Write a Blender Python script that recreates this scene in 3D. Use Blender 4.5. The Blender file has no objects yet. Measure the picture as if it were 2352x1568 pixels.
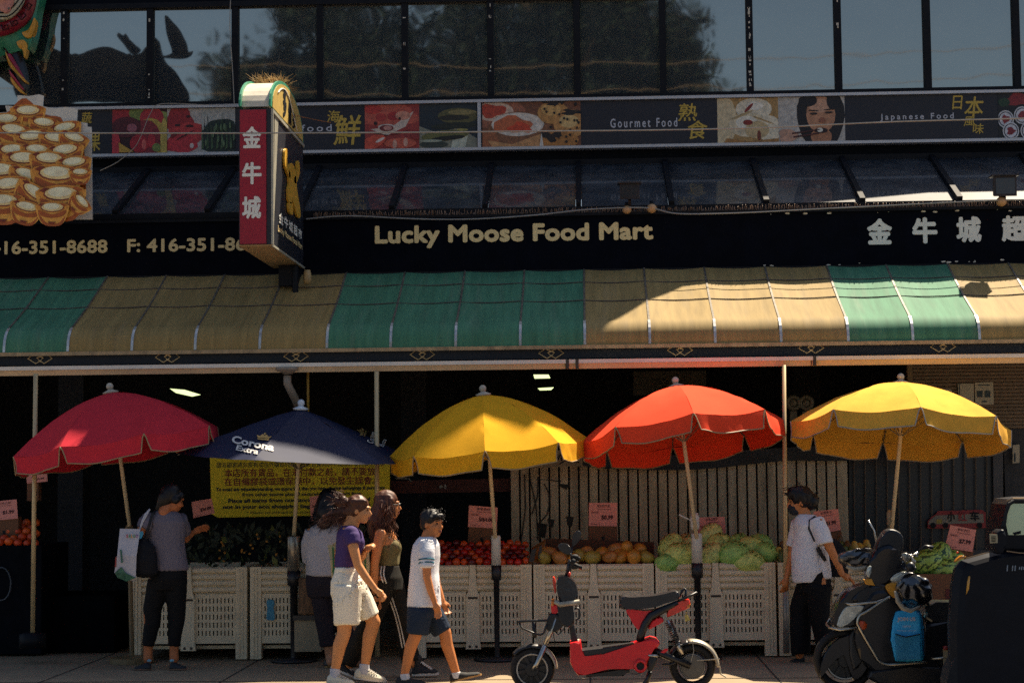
import bpy, bmesh, math, random
from mathutils import Vector as V, Matrix, Euler, noise
R = math.radians
random.seed(7)
S = bpy.context.scene
C = S.collection
# ------------------------------------------------------------------ camera
FPX = 4200.0
CAM = V((0, -16.8, 1.71))
cam_d = bpy.data.cameras.new('camera'); cam_d.sensor_width = 36; cam_d.lens = 36*FPX/2352
cam_d.clip_end = 400; cam_d.clip_start = .1
cam = bpy.data.objects.new('camera', cam_d); C.objects.link(cam); S.camera = cam
CROT = Matrix.Rotation(R(2.32), 3, 'Z') @ Matrix.Rotation(R(90+4.03), 3, 'X') @ Matrix.Rotation(-.0105, 3, 'Z')
cam.matrix_world = Matrix.Translation(CAM) @ CROT.to_4x4()
# ------------------------------------------------------------------ light
SUNV = V((.80, 1, 2.14)).normalized()
w = bpy.data.worlds.new('World'); S.world = w; w.use_nodes = True
nt = w.node_tree; bg = nt.nodes['Background']
sky = nt.nodes.new('ShaderNodeTexSky'); sky.sky_type = 'NISHITA'; sky.sun_disc = False
sky.sun_elevation = math.asin(SUNV.z); sky.sun_rotation = math.atan2(SUNV.x, SUNV.y)
sky.air_density = 1.0; sky.dust_density = 1.5
nt.links.new(sky.outputs[0], bg.inputs[0]); bg.inputs[1].default_value = .05
sl = bpy.data.lights.new('sun', 'SUN'); sl.energy = 5; sl.angle = R(.53); sl.color = (1, .86, .66)
so = bpy.data.objects.new('sun', sl); C.objects.link(so)
so.rotation_mode = 'QUATERNION'; so.rotation_quaternion = SUNV.to_track_quat('Z', 'Y'); so.location = (10, 20, 40)
S.view_settings.view_transform = 'Standard'; S.view_settings.look = 'None'
S.view_settings.exposure = 1.3; S.view_settings.gamma = 1
S.cycles.max_bounces = 8
S.cycles.use_denoising = False
# ------------------------------------------------------------------ helpers
def at(px, py, Y):
    "photo pixel (2352 wide) -> world point on the plane at depth Y"
    d = CROT @ V(((px-1176)/FPX, (784-py)/FPX, -1))
    return CAM + d*((Y-CAM.y)/d.y)
def zat(py, Y, px=1345): return at(px, py, Y).z
def xat(px, Y, py=800): return at(px, py, Y).x
def lin(h):
    h = h.lstrip('#'); o = []
    for i in (0, 2, 4):
        c = int(h[i:i+2], 16)/255
        o.append(c/12.92 if c <= .04045 else ((c+.055)/1.055)**2.4)
    return o
MATS = {}
def M(name, col, rough=.6, metal=0., var=.18, scale=7., bump=.0, bscale=60., spec=.5, trans=0., emit=0., dirt=0., dcol=(.05, .04, .03), coat=0., stretch=None, hue=0.):
    if name in MATS: return MATS[name]
    if isinstance(col, str): col = lin(col)
    m = bpy.data.materials.new(name); m.use_nodes = True
    n = m.node_tree.nodes; L = m.node_tree.links
    b = n['Principled BSDF']; b.inputs['Roughness'].default_value = rough; b.inputs['Metallic'].default_value = metal
    b.inputs['Specular IOR Level'].default_value = spec
    if coat: b.inputs['Coat Weight'].default_value = coat; b.inputs['Coat Roughness'].default_value = .08
    tc = n.new('ShaderNodeTexCoord'); vec = tc.outputs['Object']
    if stretch:
        mp = n.new('ShaderNodeMapping'); mp.inputs['Scale'].default_value = stretch
        L.new(vec, mp.inputs[0]); vec = mp.outputs[0]
    nz = n.new('ShaderNodeTexNoise'); nz.inputs['Scale'].default_value = scale; nz.inputs['Detail'].default_value = 5
    nz.inputs['Roughness'].default_value = .62
    L.new(vec, nz.inputs[0])
    mr = n.new('ShaderNodeMapRange'); mr.inputs[1].default_value = .3; mr.inputs[2].default_value = .7
    L.new(nz.outputs[0], mr.inputs[0])
    mx = n.new('ShaderNodeMix'); mx.data_type = 'RGBA'; L.new(mr.outputs[0], mx.inputs[0])
    lo = [c*(1-var) for c in col]; hi = [min(.95, c*(1+var)) for c in col]
    if hue: lo[0] *= 1-hue; hi[0] = min(.95, hi[0]*(1+hue))
    mx.inputs[6].default_value = (*lo, 1); mx.inputs[7].default_value = (*hi, 1)
    out = mx.outputs[2]
    if dirt:
        n2 = n.new('ShaderNodeTexNoise'); n2.inputs['Scale'].default_value = scale*.55; n2.inputs['Detail'].default_value = 8; n2.inputs['Roughness'].default_value = .75
        L.new(vec, n2.inputs[0])
        m2 = n.new('ShaderNodeMapRange'); m2.inputs[1].default_value = .52; m2.inputs[2].default_value = .72; m2.inputs[4].default_value = dirt
        L.new(n2.outputs[0], m2.inputs[0])
        x2 = n.new('ShaderNodeMix'); x2.data_type = 'RGBA'; L.new(m2.outputs[0], x2.inputs[0]); L.new(out, x2.inputs[6]); x2.inputs[7].default_value = (*dcol, 1)
        out = x2.outputs[2]
    L.new(out, b.inputs['Base Color'])
    if bump:
        n3 = n.new('ShaderNodeTexNoise'); n3.inputs['Scale'].default_value = bscale; n3.inputs['Detail'].default_value = 4; L.new(vec, n3.inputs[0])
        bp = n.new('ShaderNodeBump'); bp.inputs['Strength'].default_value = bump; bp.inputs['Distance'].default_value = .01
        L.new(n3.outputs[0], bp.inputs['Height']); L.new(bp.outputs[0], b.inputs['Normal'])
    if emit:
        L.new(out, b.inputs['Emission Color']); b.inputs['Emission Strength'].default_value = emit
    if trans:
        t = n.new('ShaderNodeBsdfTranslucent'); L.new(out, t.inputs[0])
        ms = n.new('ShaderNodeMixShader'); ms.inputs[0].default_value = trans
        L.new(b.outputs[0], ms.inputs[1]); L.new(t.outputs[0], ms.inputs[2]); L.new(ms.outputs[0], n['Material Output'].inputs[0])
    MATS[name] = m
    return m
def glassmat(name, base, refl, fac, rough=.03, dirt=.0):
    m = bpy.data.materials.new(name); m.use_nodes = True
    n = m.node_tree.nodes; L = m.node_tree.links
    b = n['Principled BSDF']; b.inputs['Roughness'].default_value = .5
    g = n.new('ShaderNodeBsdfGlossy'); g.inputs[0].default_value = (*refl, 1); g.inputs['Roughness'].default_value = rough
    tc = n.new('ShaderNodeTexCoord')
    nz = n.new('ShaderNodeTexNoise'); nz.inputs['Scale'].default_value = 3; nz.inputs['Detail'].default_value = 9; nz.inputs['Roughness'].default_value = .7
    L.new(tc.outputs['Object'], nz.inputs[0])
    mr = n.new('ShaderNodeMapRange'); mr.inputs[1].default_value = .42; mr.inputs[2].default_value = .72; L.new(nz.outputs[0], mr.inputs[0])
    mx = n.new('ShaderNodeMix'); mx.data_type = 'RGBA'; L.new(mr.outputs[0], mx.inputs[0])
    mx.inputs[6].default_value = (*base, 1); mx.inputs[7].default_value = (*[c+dirt for c in base], 1)
    L.new(mx.outputs[2], b.inputs['Base Color'])
    n4 = n.new('ShaderNodeTexNoise'); n4.inputs['Scale'].default_value = 1.3; L.new(tc.outputs['Object'], n4.inputs[0])
    bp = n.new('ShaderNodeBump'); bp.inputs['Strength'].default_value = .05; bp.inputs['Distance'].default_value = .05
    L.new(n4.outputs[0], bp.inputs['Height']); L.new(bp.outputs[0], g.inputs['Normal'])
    ms = n.new('ShaderNodeMixShader'); ms.inputs[0].default_value = fac
    L.new(b.outputs[0], ms.inputs[1]); L.new(g.outputs[0], ms.inputs[2]); L.new(ms.outputs[0], n['Material Output'].inputs[0])
    return m
def tag(o, label=None, cat=None, group=None, kind=None):
    if label: o['label'] = label
    if cat: o['category'] = cat
    if group: o['group'] = group
    if kind: o['kind'] = kind
    return o
def thing(name, label, cat, loc=(0, 0, 0), group=None):
    o = bpy.data.objects.new(name, None); o.empty_display_size = .1; C.objects.link(o); o.location = loc
    return tag(o, label, cat, group)
def origin_of(o):
    v = V((0, 0, 0))
    while o: v += o.location; o = o.parent
    return v
def link(name, me, parent=None, mats=None, smooth=False, origin=None):
    for m in ([mats] if not isinstance(mats, (list, tuple)) else mats):
        if m: me.materials.append(m)
    o = bpy.data.objects.new(name, me); C.objects.link(o)
    if parent:
        o.parent = parent; off = origin_of(parent)
    else:
        if origin is None and len(me.vertices):
            xs = [v.co for v in me.vertices]
            origin = V(((min(c.x for c in xs)+max(c.x for c in xs))/2, (min(c.y for c in xs)+max(c.y for c in xs))/2, min(c.z for c in xs)))
        off = V(origin or (0, 0, 0)); o.location = off
    me.transform(Matrix.Translation(-off))
    if smooth: me.shade_smooth()
    return o
def cat_rom(pts, n=6, closed=True):
    out = []; N = len(pts)
    for i in range(N if closed else N-1):
        if closed: p = [pts[(i+k-1) % N] for k in range(4)]
        else: p = [pts[max(0, min(N-1, i+k-1))] for k in range(4)]
        for j in range(n):
            t = j/n
            out.append(tuple(.5*(2*b+(c-a)*t+(2*a-5*b+4*c-d)*t*t+(3*b-a-3*c+d)*t**3) for a, b, c, d in zip(*p)))
    if not closed: out.append(tuple(pts[-1]))
    return out
class MB:
    def __init__(s): s.bm = bmesh.new(); s.mi = 0
    def face(s, pts):
        f = s.bm.faces.new([s.bm.verts.new(p) for p in pts]); f.material_index = s.mi; return f
    def box(s, x0, x1, y0, y1, z0, z1):
        v = [s.bm.verts.new((x, y, z)) for x in (x0, x1) for y in (y0, y1) for z in (z0, z1)]
        for q in ((0, 1, 3, 2), (4, 6, 7, 5), (0, 4, 5, 1), (2, 3, 7, 6), (0, 2, 6, 4), (1, 5, 7, 3)):
            s.bm.faces.new([v[i] for i in q]).material_index = s.mi
        return s
    def obox(s, c, a, b, d):
        "oriented box: centre, three half-axis vectors"
        c, a, b, d = V(c), V(a), V(b), V(d)
        v = [s.bm.verts.new(c+i*a+j*b+k*d) for i in (-1, 1) for j in (-1, 1) for k in (-1, 1)]
        for q in ((0, 1, 3, 2), (4, 6, 7, 5), (0, 4, 5, 1), (2, 3, 7, 6), (0, 2, 6, 4), (1, 5, 7, 3)):
            s.bm.faces.new([v[i] for i in q]).material_index = s.mi
        return s
    def bar(s, p, q, w, h, up=(0, 0, 1)):
        p, q = V(p), V(q); d = q-p; u = V(up); sd = d.cross(u).normalized(); u = sd.cross(d).normalized()
        return s.obox((p+q)/2, d/2, sd*w/2, u*h/2)
    def tube(s, pts, r, n=8, closed=False):
        pts = [V(p) for p in pts]; N = len(pts); rs = r if isinstance(r, (list, tuple)) else [r]*N
        rings = []; pu = None
        for i, p in enumerate(pts):
            if closed: d = pts[(i+1) % N]-pts[i-1]
            else: d = pts[min(N-1, i+1)]-pts[max(0, i-1)]
            d = d.normalized() if d.length else V((0, 0, 1))
            if pu is None: pu = d.orthogonal()
            u = (pu-d*pu.dot(d)); u = u.normalized() if u.length > 1e-6 else d.orthogonal().normalized(); pu = u; q = d.cross(u)
            rings.append([s.bm.verts.new(p+(u*math.cos(2*math.pi*k/n)+q*math.sin(2*math.pi*k/n))*rs[i]) for k in range(n)])
        for i in range(N if closed else N-1):
            A, B = rings[i], rings[(i+1) % N]
            for k in range(n): s.bm.faces.new((A[k], A[(k+1) % n], B[(k+1) % n], B[k])).material_index = s.mi
        if not closed:
            s.bm.faces.new(rings[0][::-1]).material_index = s.mi; s.bm.faces.new(rings[-1]).material_index = s.mi
        return s
    def rings(s, rs, cap=True):
        "skin a list of equally long rings of points"
        vs = [[s.bm.verts.new(p) for p in r] for r in rs]; n = len(vs[0])
        for A, B in zip(vs, vs[1:]):
            for k in range(n): s.bm.faces.new((A[k], A[(k+1) % n], B[(k+1) % n], B[k])).material_index = s.mi
        if cap:
            s.bm.faces.new(vs[0][::-1]).material_index = s.mi; s.bm.faces.new(vs[-1]).material_index = s.mi
        return s
    def lathe(s, prof, c, axis=(0, 0, 1), n=16, cap=True):
        "prof: (radius, height) along axis from point c"
        c = V(c); a = V(axis).normalized(); u = a.orthogonal().normalized(); q = a.cross(u)
        return s.rings([[c+a*h+(u*math.cos(2*math.pi*k/n)+q*math.sin(2*math.pi*k/n))*max(r, 1e-4) for k in range(n)] for r, h in prof], cap)
    def ell(s, c, r, rot=None, u=14, v=9):
        if not isinstance(r, (tuple, list)): r = (r, r, r)
        m = Matrix.Translation(V(c)) @ (rot.to_matrix().to_4x4() if rot else Matrix.Identity(4)) @ Matrix.Diagonal((*r, 1))
        k = bmesh.ops.create_uvsphere(s.bm, u_segments=u, v_segments=v, radius=1, matrix=m)
        for x in k['verts']:
            for f in x.link_faces: f.material_index = s.mi
        return s
    def prism(s, pts, off, bevel=0.):
        pts = [V(p) for p in pts]; off = V(off)
        a = [s.bm.verts.new(p) for p in pts]; b = [s.bm.verts.new(p+off) for p in pts]; n = len(a)
        fs = [s.bm.faces.new(a), s.bm.faces.new(b[::-1])]
        for i in range(n): fs.append(s.bm.faces.new((a[i], b[i], b[(i+1) % n], a[(i+1) % n])))
        for f in fs: f.material_index = s.mi
        if bevel:
            es = list(fs[0].edges)+list(fs[1].edges)
            r = bmesh.ops.bevel(s.bm, geom=es, offset=bevel, segments=2, affect='EDGES', profile=.5, clamp_overlap=True)
            for f in r['faces']: f.material_index = s.mi
        return s
    def slab(s, pts, Y, t, sm=0, bevel=0.):
        "outline traced in photo pixels, given its own distance Y and thickness t"
        if sm: pts = cat_rom(pts, sm)
        return s.prism([at(p[0], p[1], Y) for p in pts], (0, t, 0), bevel)
    def mesh(s, name='m', recalc=True):
        if recalc: bmesh.ops.recalc_face_normals(s.bm, faces=s.bm.faces)
        me = bpy.data.meshes.new(name); s.bm.to_mesh(me); s.bm.free(); return me
    def build(s, name, mats, parent=None, smooth=False, bevel=0., origin=None):
        me = s.mesh(name)
        o = link(name, me, parent, mats, smooth, origin)
        if bevel:
            md = o.modifiers.new('bevel', 'BEVEL'); md.width = bevel; md.segments = 2; md.limit_method = 'ANGLE'; md.angle_limit = R(40)
        if smooth == 'auto': pass
        return o
_tc = {}
BENCH = bpy.data.scenes.new('bench')                            # a second, empty scene where shapes are worked out; removed at the end
def bench(o):
    BENCH.collection.objects.link(o); vl = BENCH.view_layers[0]; vl.update(); return vl.depsgraph
def text_mesh(s, bold=.02, spacing=1.0, shear=0.):
    k = (s, bold, spacing, shear)
    if k not in _tc:
        c = bpy.data.curves.new('t', 'FONT'); c.body = s; c.offset = bold; c.space_character = spacing; c.resolution_u = 3; c.shear = shear
        o = bpy.data.objects.new('t', c); dg = bench(o)
        me = bpy.data.meshes.new_from_object(o.evaluated_get(dg))
        bpy.data.objects.remove(o); bpy.data.curves.remove(c)
        _tc[k] = ([v.co.copy() for v in me.vertices], [list(p.vertices) for p in me.polygons]); bpy.data.meshes.remove(me)
    return _tc[k]
def letters(mb, s, BL, BR, TL, bold=.02, spacing=1., shear=0.):
    "fit a line of lettering into a parallelogram; weight comes from a few slightly shifted layers"
    vs, fs = text_mesh(s, 0., spacing, shear)
    if not vs: return mb
    x0, x1 = min(v.x for v in vs), max(v.x for v in vs); y0, y1 = min(v.y for v in vs), max(v.y for v in vs)
    BL, BR, TL = V(BL), V(BR), V(TL); ex, ey = (BR-BL), (TL-BL); n = ex.cross(ey).normalized(); h = ey.length; b = bold*h/.7*.8
    ex, ey = ex*(1-2*b/ex.length), ey*(1-2*b/h); BL = BL+(ex.normalized()+ey.normalized())*b
    sh = [(0, 0)] if b < .0008 else [(0, 0), (1, 0), (-1, 0), (0, 1), (0, -1)]+([(.7, .7), (-.7, .7), (.7, -.7), (-.7, -.7)] if b > .004 else [])
    for k, (i, j) in enumerate(sh):
        o = BL+ex.normalized()*b*i+ey.normalized()*b*j+n*.00025*k
        nv = [mb.bm.verts.new(o+ex*((v.x-x0)/(x1-x0))+ey*((v.y-y0)/(y1-y0))) for v in vs]
        for f in fs:
            try: mb.bm.faces.new([nv[q] for q in f]).material_index = mb.mi
            except ValueError: pass
    return mb
def ptext(mb, s, x0, y0, x1, y1, Y, bold=.02, spacing=1., shear=0.):
    "lettering whose left/top/right/bottom edges are at these photo pixels on a wall at depth Y"
    BL = at(x0, y1, Y); TL = at(x0, y0, Y); BR = at(x1, y1, Y); BR.z = BL.z; TL.x = BL.x
    return letters(mb, s, BL, BR, TL, bold, spacing, shear)
def copy_tree(o, loc=None, parent=None):
    c = o.copy(); C.objects.link(c); c.parent = parent
    if loc is not None: c.location = loc
    for ch in o.children: copy_tree(ch, None, c)
    return c
def remesh(mb, voxel, smooth=4, disp=0., dscale=8., seed=0.):
    me = mb.mesh('r'); o = bpy.data.objects.new('r', me)
    md = o.modifiers.new('r', 'REMESH'); md.mode = 'VOXEL'; md.voxel_size = voxel
    if smooth: s2 = o.modifiers.new('s', 'SMOOTH'); s2.factor = .5; s2.iterations = smooth
    dg = bench(o); out = bpy.data.meshes.new_from_object(o.evaluated_get(dg))
    bpy.data.objects.remove(o); bpy.data.meshes.remove(me)
    if disp:
        sv = V((seed, seed*1.7, 0))
        for v in out.vertices:
            p = v.co; q = V((p.x*dscale, p.y*dscale, p.z*dscale*.7))+sv
            v.co = p+v.normal*(disp*(1-2*abs(noise.noise(q)))*.8)
    return out
# ------------------------------------------------------------------ setting
m_pave = M('concrete_pavement', '#8d7a60', .9, var=.13, scale=3, bump=.35, bscale=90, dirt=.35, dcol=(.16, .13, .1))
m_asph = M('asphalt', '#45444a', .9, var=.25, scale=20, bump=.4, bscale=150)
g = MB().box(-120, 120, -3.2, 9, -.25, 0); tag(g.build('sidewalk', m_pave, origin=(0, 0, 0)), kind='structure')
g = MB().box(-120, 120, -3.4, -3.204, -.3, .004); tag(g.build('kerb', M('kerb_stone', '#8d8577', .85, dirt=.3), origin=(0, -3.3, 0)), kind='structure')
g = MB().box(-120, 120, -25, -3.404, -.4, -.13); tag(g.build('road', m_asph, origin=(0, -14, -.13)), kind='structure')
g = MB().box(-150, 150, -120, -25.004, -.5, -.05); tag(g.build('ground', m_pave, origin=(0, -60, 0)), kind='structure')
g = MB()
for x in [-7.6+1.52*i for i in range(11)]: g.box(x-.007, x+.007, -3.2, .9, .0, .003)
for y in (-1.66,): g.box(-9, 9, y-.006, y+.006, .0005, .0035)
tag(g.build('pavement_joint', M('joint_dark', '#2b2721', .9), origin=(0, -1, 0)), kind='structure')
# ------------------------------------------------------------------ building
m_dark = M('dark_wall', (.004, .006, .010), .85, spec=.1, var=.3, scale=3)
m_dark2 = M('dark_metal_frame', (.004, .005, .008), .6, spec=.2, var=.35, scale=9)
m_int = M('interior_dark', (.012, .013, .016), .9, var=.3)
bld = thing('shop_building', 'dark two storey shop building with mirror like upper windows above the striped awning', 'building', (0, 3.1, 0))
XA, XB = -9.0, 8.0
YW = 3.1
wz0, wz1 = zat(220, YW, 1345)-.0, zat(20, YW, 700)+.02
bot_glass = zat(375, 2.98)
g = MB()
g.box(XA, XB, YW-.06, YW+.2, bot_glass-.35, wz0)                # wall below the windows, behind the picture band
g.prism([(XA, YW, wz1+.06), (XB, YW, wz1+.06), (XB, YW, 6.98), (4.8, YW, 6.99), (3.5, YW, 7.56), (2.72, YW, 7.58), (2.56, YW, 7.81), (2.50, YW, 8.4), (2.55, YW, 9.3), (2.55, YW, 10.3), (.7, YW, 10.32), (-.5, YW, 10.78), (XA, YW, 10.8)], (0, .35, 0))  # unseen stepped roofline, its outline shaped to cast the awning and umbrella shade
g.build('wall', m_dark, bld)
g = MB(); g.box(XA, XB, YW+.21, 9, 6.9, 6.98); g.box(XA, XA+.2, YW+.36, 9, 3.7, 6.89); g.box(XB-.2, XB, YW+.36, 9, 3.7, 6.89); g.build('roof_slab', m_dark, bld)
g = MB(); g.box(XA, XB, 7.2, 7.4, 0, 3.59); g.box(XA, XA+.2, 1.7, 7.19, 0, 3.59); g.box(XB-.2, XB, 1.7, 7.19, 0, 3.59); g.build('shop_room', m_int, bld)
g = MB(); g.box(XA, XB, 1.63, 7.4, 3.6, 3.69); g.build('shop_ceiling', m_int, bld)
g = MB()
pass
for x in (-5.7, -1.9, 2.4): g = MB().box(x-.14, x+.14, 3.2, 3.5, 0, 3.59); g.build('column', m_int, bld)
MX = [xat(p, YW-.05, 110) for p in (-255, -50, 148, 345, 540, 735, 930, 1127, 1325, 1522, 1722, 1925, 2130, 2335, 2545)]
m_pane = glassmat('window_glass', (.008, .013, .017), (1.0, .95, .80), .34, .03, dirt=.012)
g = MB()
for x in MX: g.box(x-.036, x+.036, YW-.075, YW+.02, wz0+.001, wz1)
g.box(XA, XB, YW-.09, YW+.02, wz0-.05, wz0); g.box(XA, XB, YW-.09, YW+.02, wz1+.001, wz1+.06)
wf = g.build('window_frame', m_dark2, bld)
for a, b in zip(MX, MX[1:]):
    g = MB(); v = random.uniform(-.004, .004)
    g.prism([(a+.037, YW-.02+v, wz0+.002), (b-.037, YW-.02-v, wz0+.002), (b-.037, YW-.02-v, wz1-.001), (a+.037, YW-.02+v, wz1-.001)], (0, .012, 0)); g.build('window_pane', m_pane, bld)
g = MB()                                                       # paint chips on the mullions
for x, n_ in ((MX[10], 24), (MX[2], 5), (MX[3], 5), (MX[6], 5), (MX[7], 6), (MX[11], 3)):
    for k in range(n_):
        z = random.uniform(wz0+.05, wz1); h = random.uniform(.008, .035); g.box(x-.012+random.uniform(-.008, .008), x+random.uniform(.0, .012), YW-.078, YW-.0755, z, z+h)
g.build('paint_chip', M('paint_chip', '#b9b3a4', .8), bld)
# glass canopy roof
can = thing('glass_canopy', 'sloped dusty glass roof below the picture banner', 'glass roof', (0, 2, 4.6))
m_slope = glassmat('canopy_glass', (.014, .018, .024), (.95, .97, .95), .15, .05, dirt=.06)
y0, z0, y1, z1 = 1.60, zat(476, 1.60), 2.98, zat(378, 2.98)
dv = V((0, y1-y0, z1-z0)); nn = V((0, -dv.z, dv.y)).normalized()
for i, (a, b) in enumerate(zip(MX, MX[1:])):
    o_ = V((0, y0, z0))
    g = MB(); g.prism([V((a+.03, 0, 0))+o_, V((b-.03, 0, 0))+o_, V((b-.03, 0, 0))+o_+dv, V((a+.03, 0, 0))+o_+dv], nn*-.012); g.build('glass_panel', m_slope, can)
g = MB()
for x in MX: g.bar((x, y0-.04, z0+.01), (x, y1, z1+.01), .055, .07)
g.box(XA, XB, y0-.07, y0-.005, z0-.06, z0+.0); g.box(XA, XB, y1, y1+.05, z1-.05, z1+.06)
g.build('rafter', m_dark2, can)
# fascia sign
YF = 1.50
fz0, fz1 = zat(618, YF), zat(496, YF)
fas = thing('fascia_sign', 'long black shop sign board with gold shop name and white chinese characters', 'shop sign', (0, YF, fz0))
g = MB().box(XA, XB, YF, YF+.1, fz0, fz1); g.build('board', M('sign_black', (.002, .003, .007), .85, spec=.08, var=.3, scale=5), fas)
g = MB().box(XA, XB, YF-.03, YF+.1, fz1+.001, fz1+.03); g.box(XA, XB, YF-.02, YF+.13, fz0-.07, fz0-.001); g.build('edge_trim', m_dark2, fas)
m_gold = M('gold_letter', '#e9cf94', .5, var=.06); m_white = M('white_letter', '#e2e1d6', .5, var=.06)
YT = YF-.006
def lettering(s, x0, y0, x1, y1, Y, mat, parent, name='lettering', **k):
    g = MB(); ptext(g, s, x0, y0, x1, y1, Y, **k); return g.build(name, mat, parent)
lettering('Lucky Moose Food Mart', 861, 519, 1501, 572, YT, m_gold, fas, bold=.04, spacing=1.03)
lettering('T: 416-351-8688', -75, 555, 247, 586, YT, m_gold, fas, bold=.04, spacing=1.02)
lettering('F: 416-351-8688', 292, 549, 614, 580, YT, m_gold, fas, bold=.04, spacing=1.02)
for ch, x in (('金', 1992), ('牛', 2096), ('城', 2197), ('超', 2301), ('市', 2404)):
    lettering(ch, x, 502-(x-1992)*.022, x+58, 562-(x-1992)*.022, YT, m_white, fas, bold=.04)
g = MB()
for i in range(560):
    x = xat(720+i*3.0, YF, 470); h = random.uniform(.035, .06); a = random.uniform(-.012, .012)
    g.bar((x, YF+.02, fz1+.03), (x+a, YF+random.uniform(-.03, .05), fz1+.03+h), .004, .004)
g.build('bird_spikes', M('spike_metal', '#9a7f6c', .5, var=.3), fas); fas.children[-1]['kind'] = 'stuff'
g = MB()
for _ in range(46):
    x = random.uniform(-1.0, 4.6); w_ = random.uniform(.004, .028); z = fz0+random.uniform(.004, .03) if random.random() < .6 else fz1-random.uniform(.004, .02)
    if x < 1.5: continue
    g.prism([(x+math.cos(k)*w_, YF-.003, z+math.sin(k)*w_*random.uniform(.2, .5)) for k in (0, 1, 2, 3, 4, 5.2)], (0, .002, 0))
g.build('paint_chip', M('chip2', '#cfc9b8', .8), fas)
# flood lights, bulbs and cable on the ledge
def flood(px, py, w, h, label):
    Y = 1.35; t = thing('flood_light', label, 'flood light', at(px, py+h/2, Y))
    k = 18.0/4200; W, H = w*k, h*k; c = at(px, py, Y)
    g = MB(); g.rings([[(c.x+sx*W*.5*a, Y+d, c.z+H*.5*b+sz*H*.5*a) for sx, sz in ((-1, -1), (1, -1), (1, 1), (-1, 1))] for a, d, b in ((1, -.02, 0), (1, 0, 0), (.92, .02, 0), (.75, .16, .05))]); g.build('housing', M('lamp_rust', (.02, .014, .016), .55, var=.4), t)
    g = MB(); g.box(c.x-W*.42, c.x+W*.42, Y-.026, Y-.021, c.z-H*.4, c.z+H*.4); g.build('lens', M('lamp_lens', (.03, .03, .035), .2), t)
    g = MB(); g.box(c.x-W*.6, c.x+W*.6, Y-.05, Y+.12, c.z+H*.5+.001, c.z+H*.5+.015); g.build('visor', MATS['lamp_rust'], t)
    g = MB(); g.bar((c.x, Y+.03, c.z-H*.5), (c.x, Y+.14, fz1+.031), .03, .03); g.build('bracket', MATS['lamp_rust'], t)
flood(1446, 440, 46, 36, 'brown flood light on the ledge above the gold shop name')
flood(2308, 428, 52, 46, 'black flood light on the ledge at the right end of the sign')
m_bulb = M('bulb_paint', '#b98f62', .5, var=.1)
for px, py, r, l in ((1440, 482, .045, 'small amber globe bulb on cable beside the brown flood light'), (1497, 479, .05, 'round pale orange globe bulb on ledge right of the brown flood light'), (2300, 463, .052, 'round pale orange globe bulb under the black flood light')):
    c = at(px, py, 1.4); t = thing('globe_bulb', l, 'light bulb', c, 'globe bulbs along the sign ledge')
    g = MB().ell(c, (r, r, r*.95)); g.build('globe', m_bulb, t, True)
    g = MB().lathe([(.018, 0), (.022, .02), (.018, .045)], c+V((0, .02, r*.7)), n=10); g.build('socket', m_dark2, t, True)
g = MB(); g.tube([at(x, y, 1.37) for x, y in cat_rom([(703, 503), (800, 496), (960, 503), (1090, 503), (1230, 494), (1340, 482), (1440, 477), (1500, 479), (1560, 491), (1700, 489), (1840, 482), (2000, 474), (2160, 466), (2300, 460), (2400, 458)], 5, False)], .007, 5)
tag(g.build('ledge_cable', M('cable_grey', '#8c8a86', .6)), 'thin pale cable sagging along the ledge above the shop name', 'cable')
# ------------------------------------------------------------------ picture banner
YB = 2.92
ban = thing('picture_banner', 'long banner of food pictures with gold chinese characters under the windows', 'banner', (0, YB, 5.1))
bz0, bz1 = zat(335, YB), zat(232, YB)
xb0, xb1 = xat(60, YB, 300), 8.0
g = MB().box(xb0, xb1, YB, YB+.1, bz0, bz1); g.build('board', M('banner_black', (.007, .008, .016), .5, var=.2), ban)
m_alu = M('aluminium', '#b7b6b8', .4, .35, var=.08)
g = MB(); g.box(xb0, xb1, YB-.035, YB+.1, bz1+.001, bz1+.032); g.box(xb0, xb1, YB-.035, YB+.1, bz0-.032, bz0-.001)
x = xat(1101, YB, 290); g.box(x-.018, x+.018, YB-.03, YB-.001, bz0, bz1); g.build('frame_rail', m_alu, ban)
PH = bz1-bz0
def blob(cx, cy, rx, ry, n=16, wob=.0, rot=0., a0=0, a1=6.2832):
    o = []
    for k in range(n):
        a = a0+(a1-a0)*k/(n if a1-a0 > 6.2 else n-1); r = 1+wob*math.sin(a*3+cx*9)+wob*.7*math.sin(a*5+cy*13)
        x, y = rx*r*math.cos(a), ry*r*math.sin(a); o.append((cx+x*math.cos(rot)-y*math.sin(rot), cy+x*math.sin(rot)+y*math.cos(rot)))
    return o
def clip(poly, x0, x1, y0, y1):
    for ax, lim, sgn in ((0, x0, 1), (0, x1, -1), (1, y0, 1), (1, y1, -1)):
        out = []
        for i, p in enumerate(poly):
            q = poly[i-1]; pi, qi = (p[ax]-lim)*sgn >= 0, (q[ax]-lim)*sgn >= 0
            if pi != qi: t = (lim-q[ax])/(p[ax]-q[ax]); out.append((q[0]+(p[0]-q[0])*t, q[1]+(p[1]-q[1])*t))
            if pi: out.append(p)
        poly = out
        if len(poly) < 3: return []
    return poly
def pm(h, k=.8): return M('print_'+h.strip('#'), [c*k for c in lin(h)], .55, var=.3, scale=22, dirt=.25, dcol=[c*.35*k for c in lin(h)])
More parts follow.
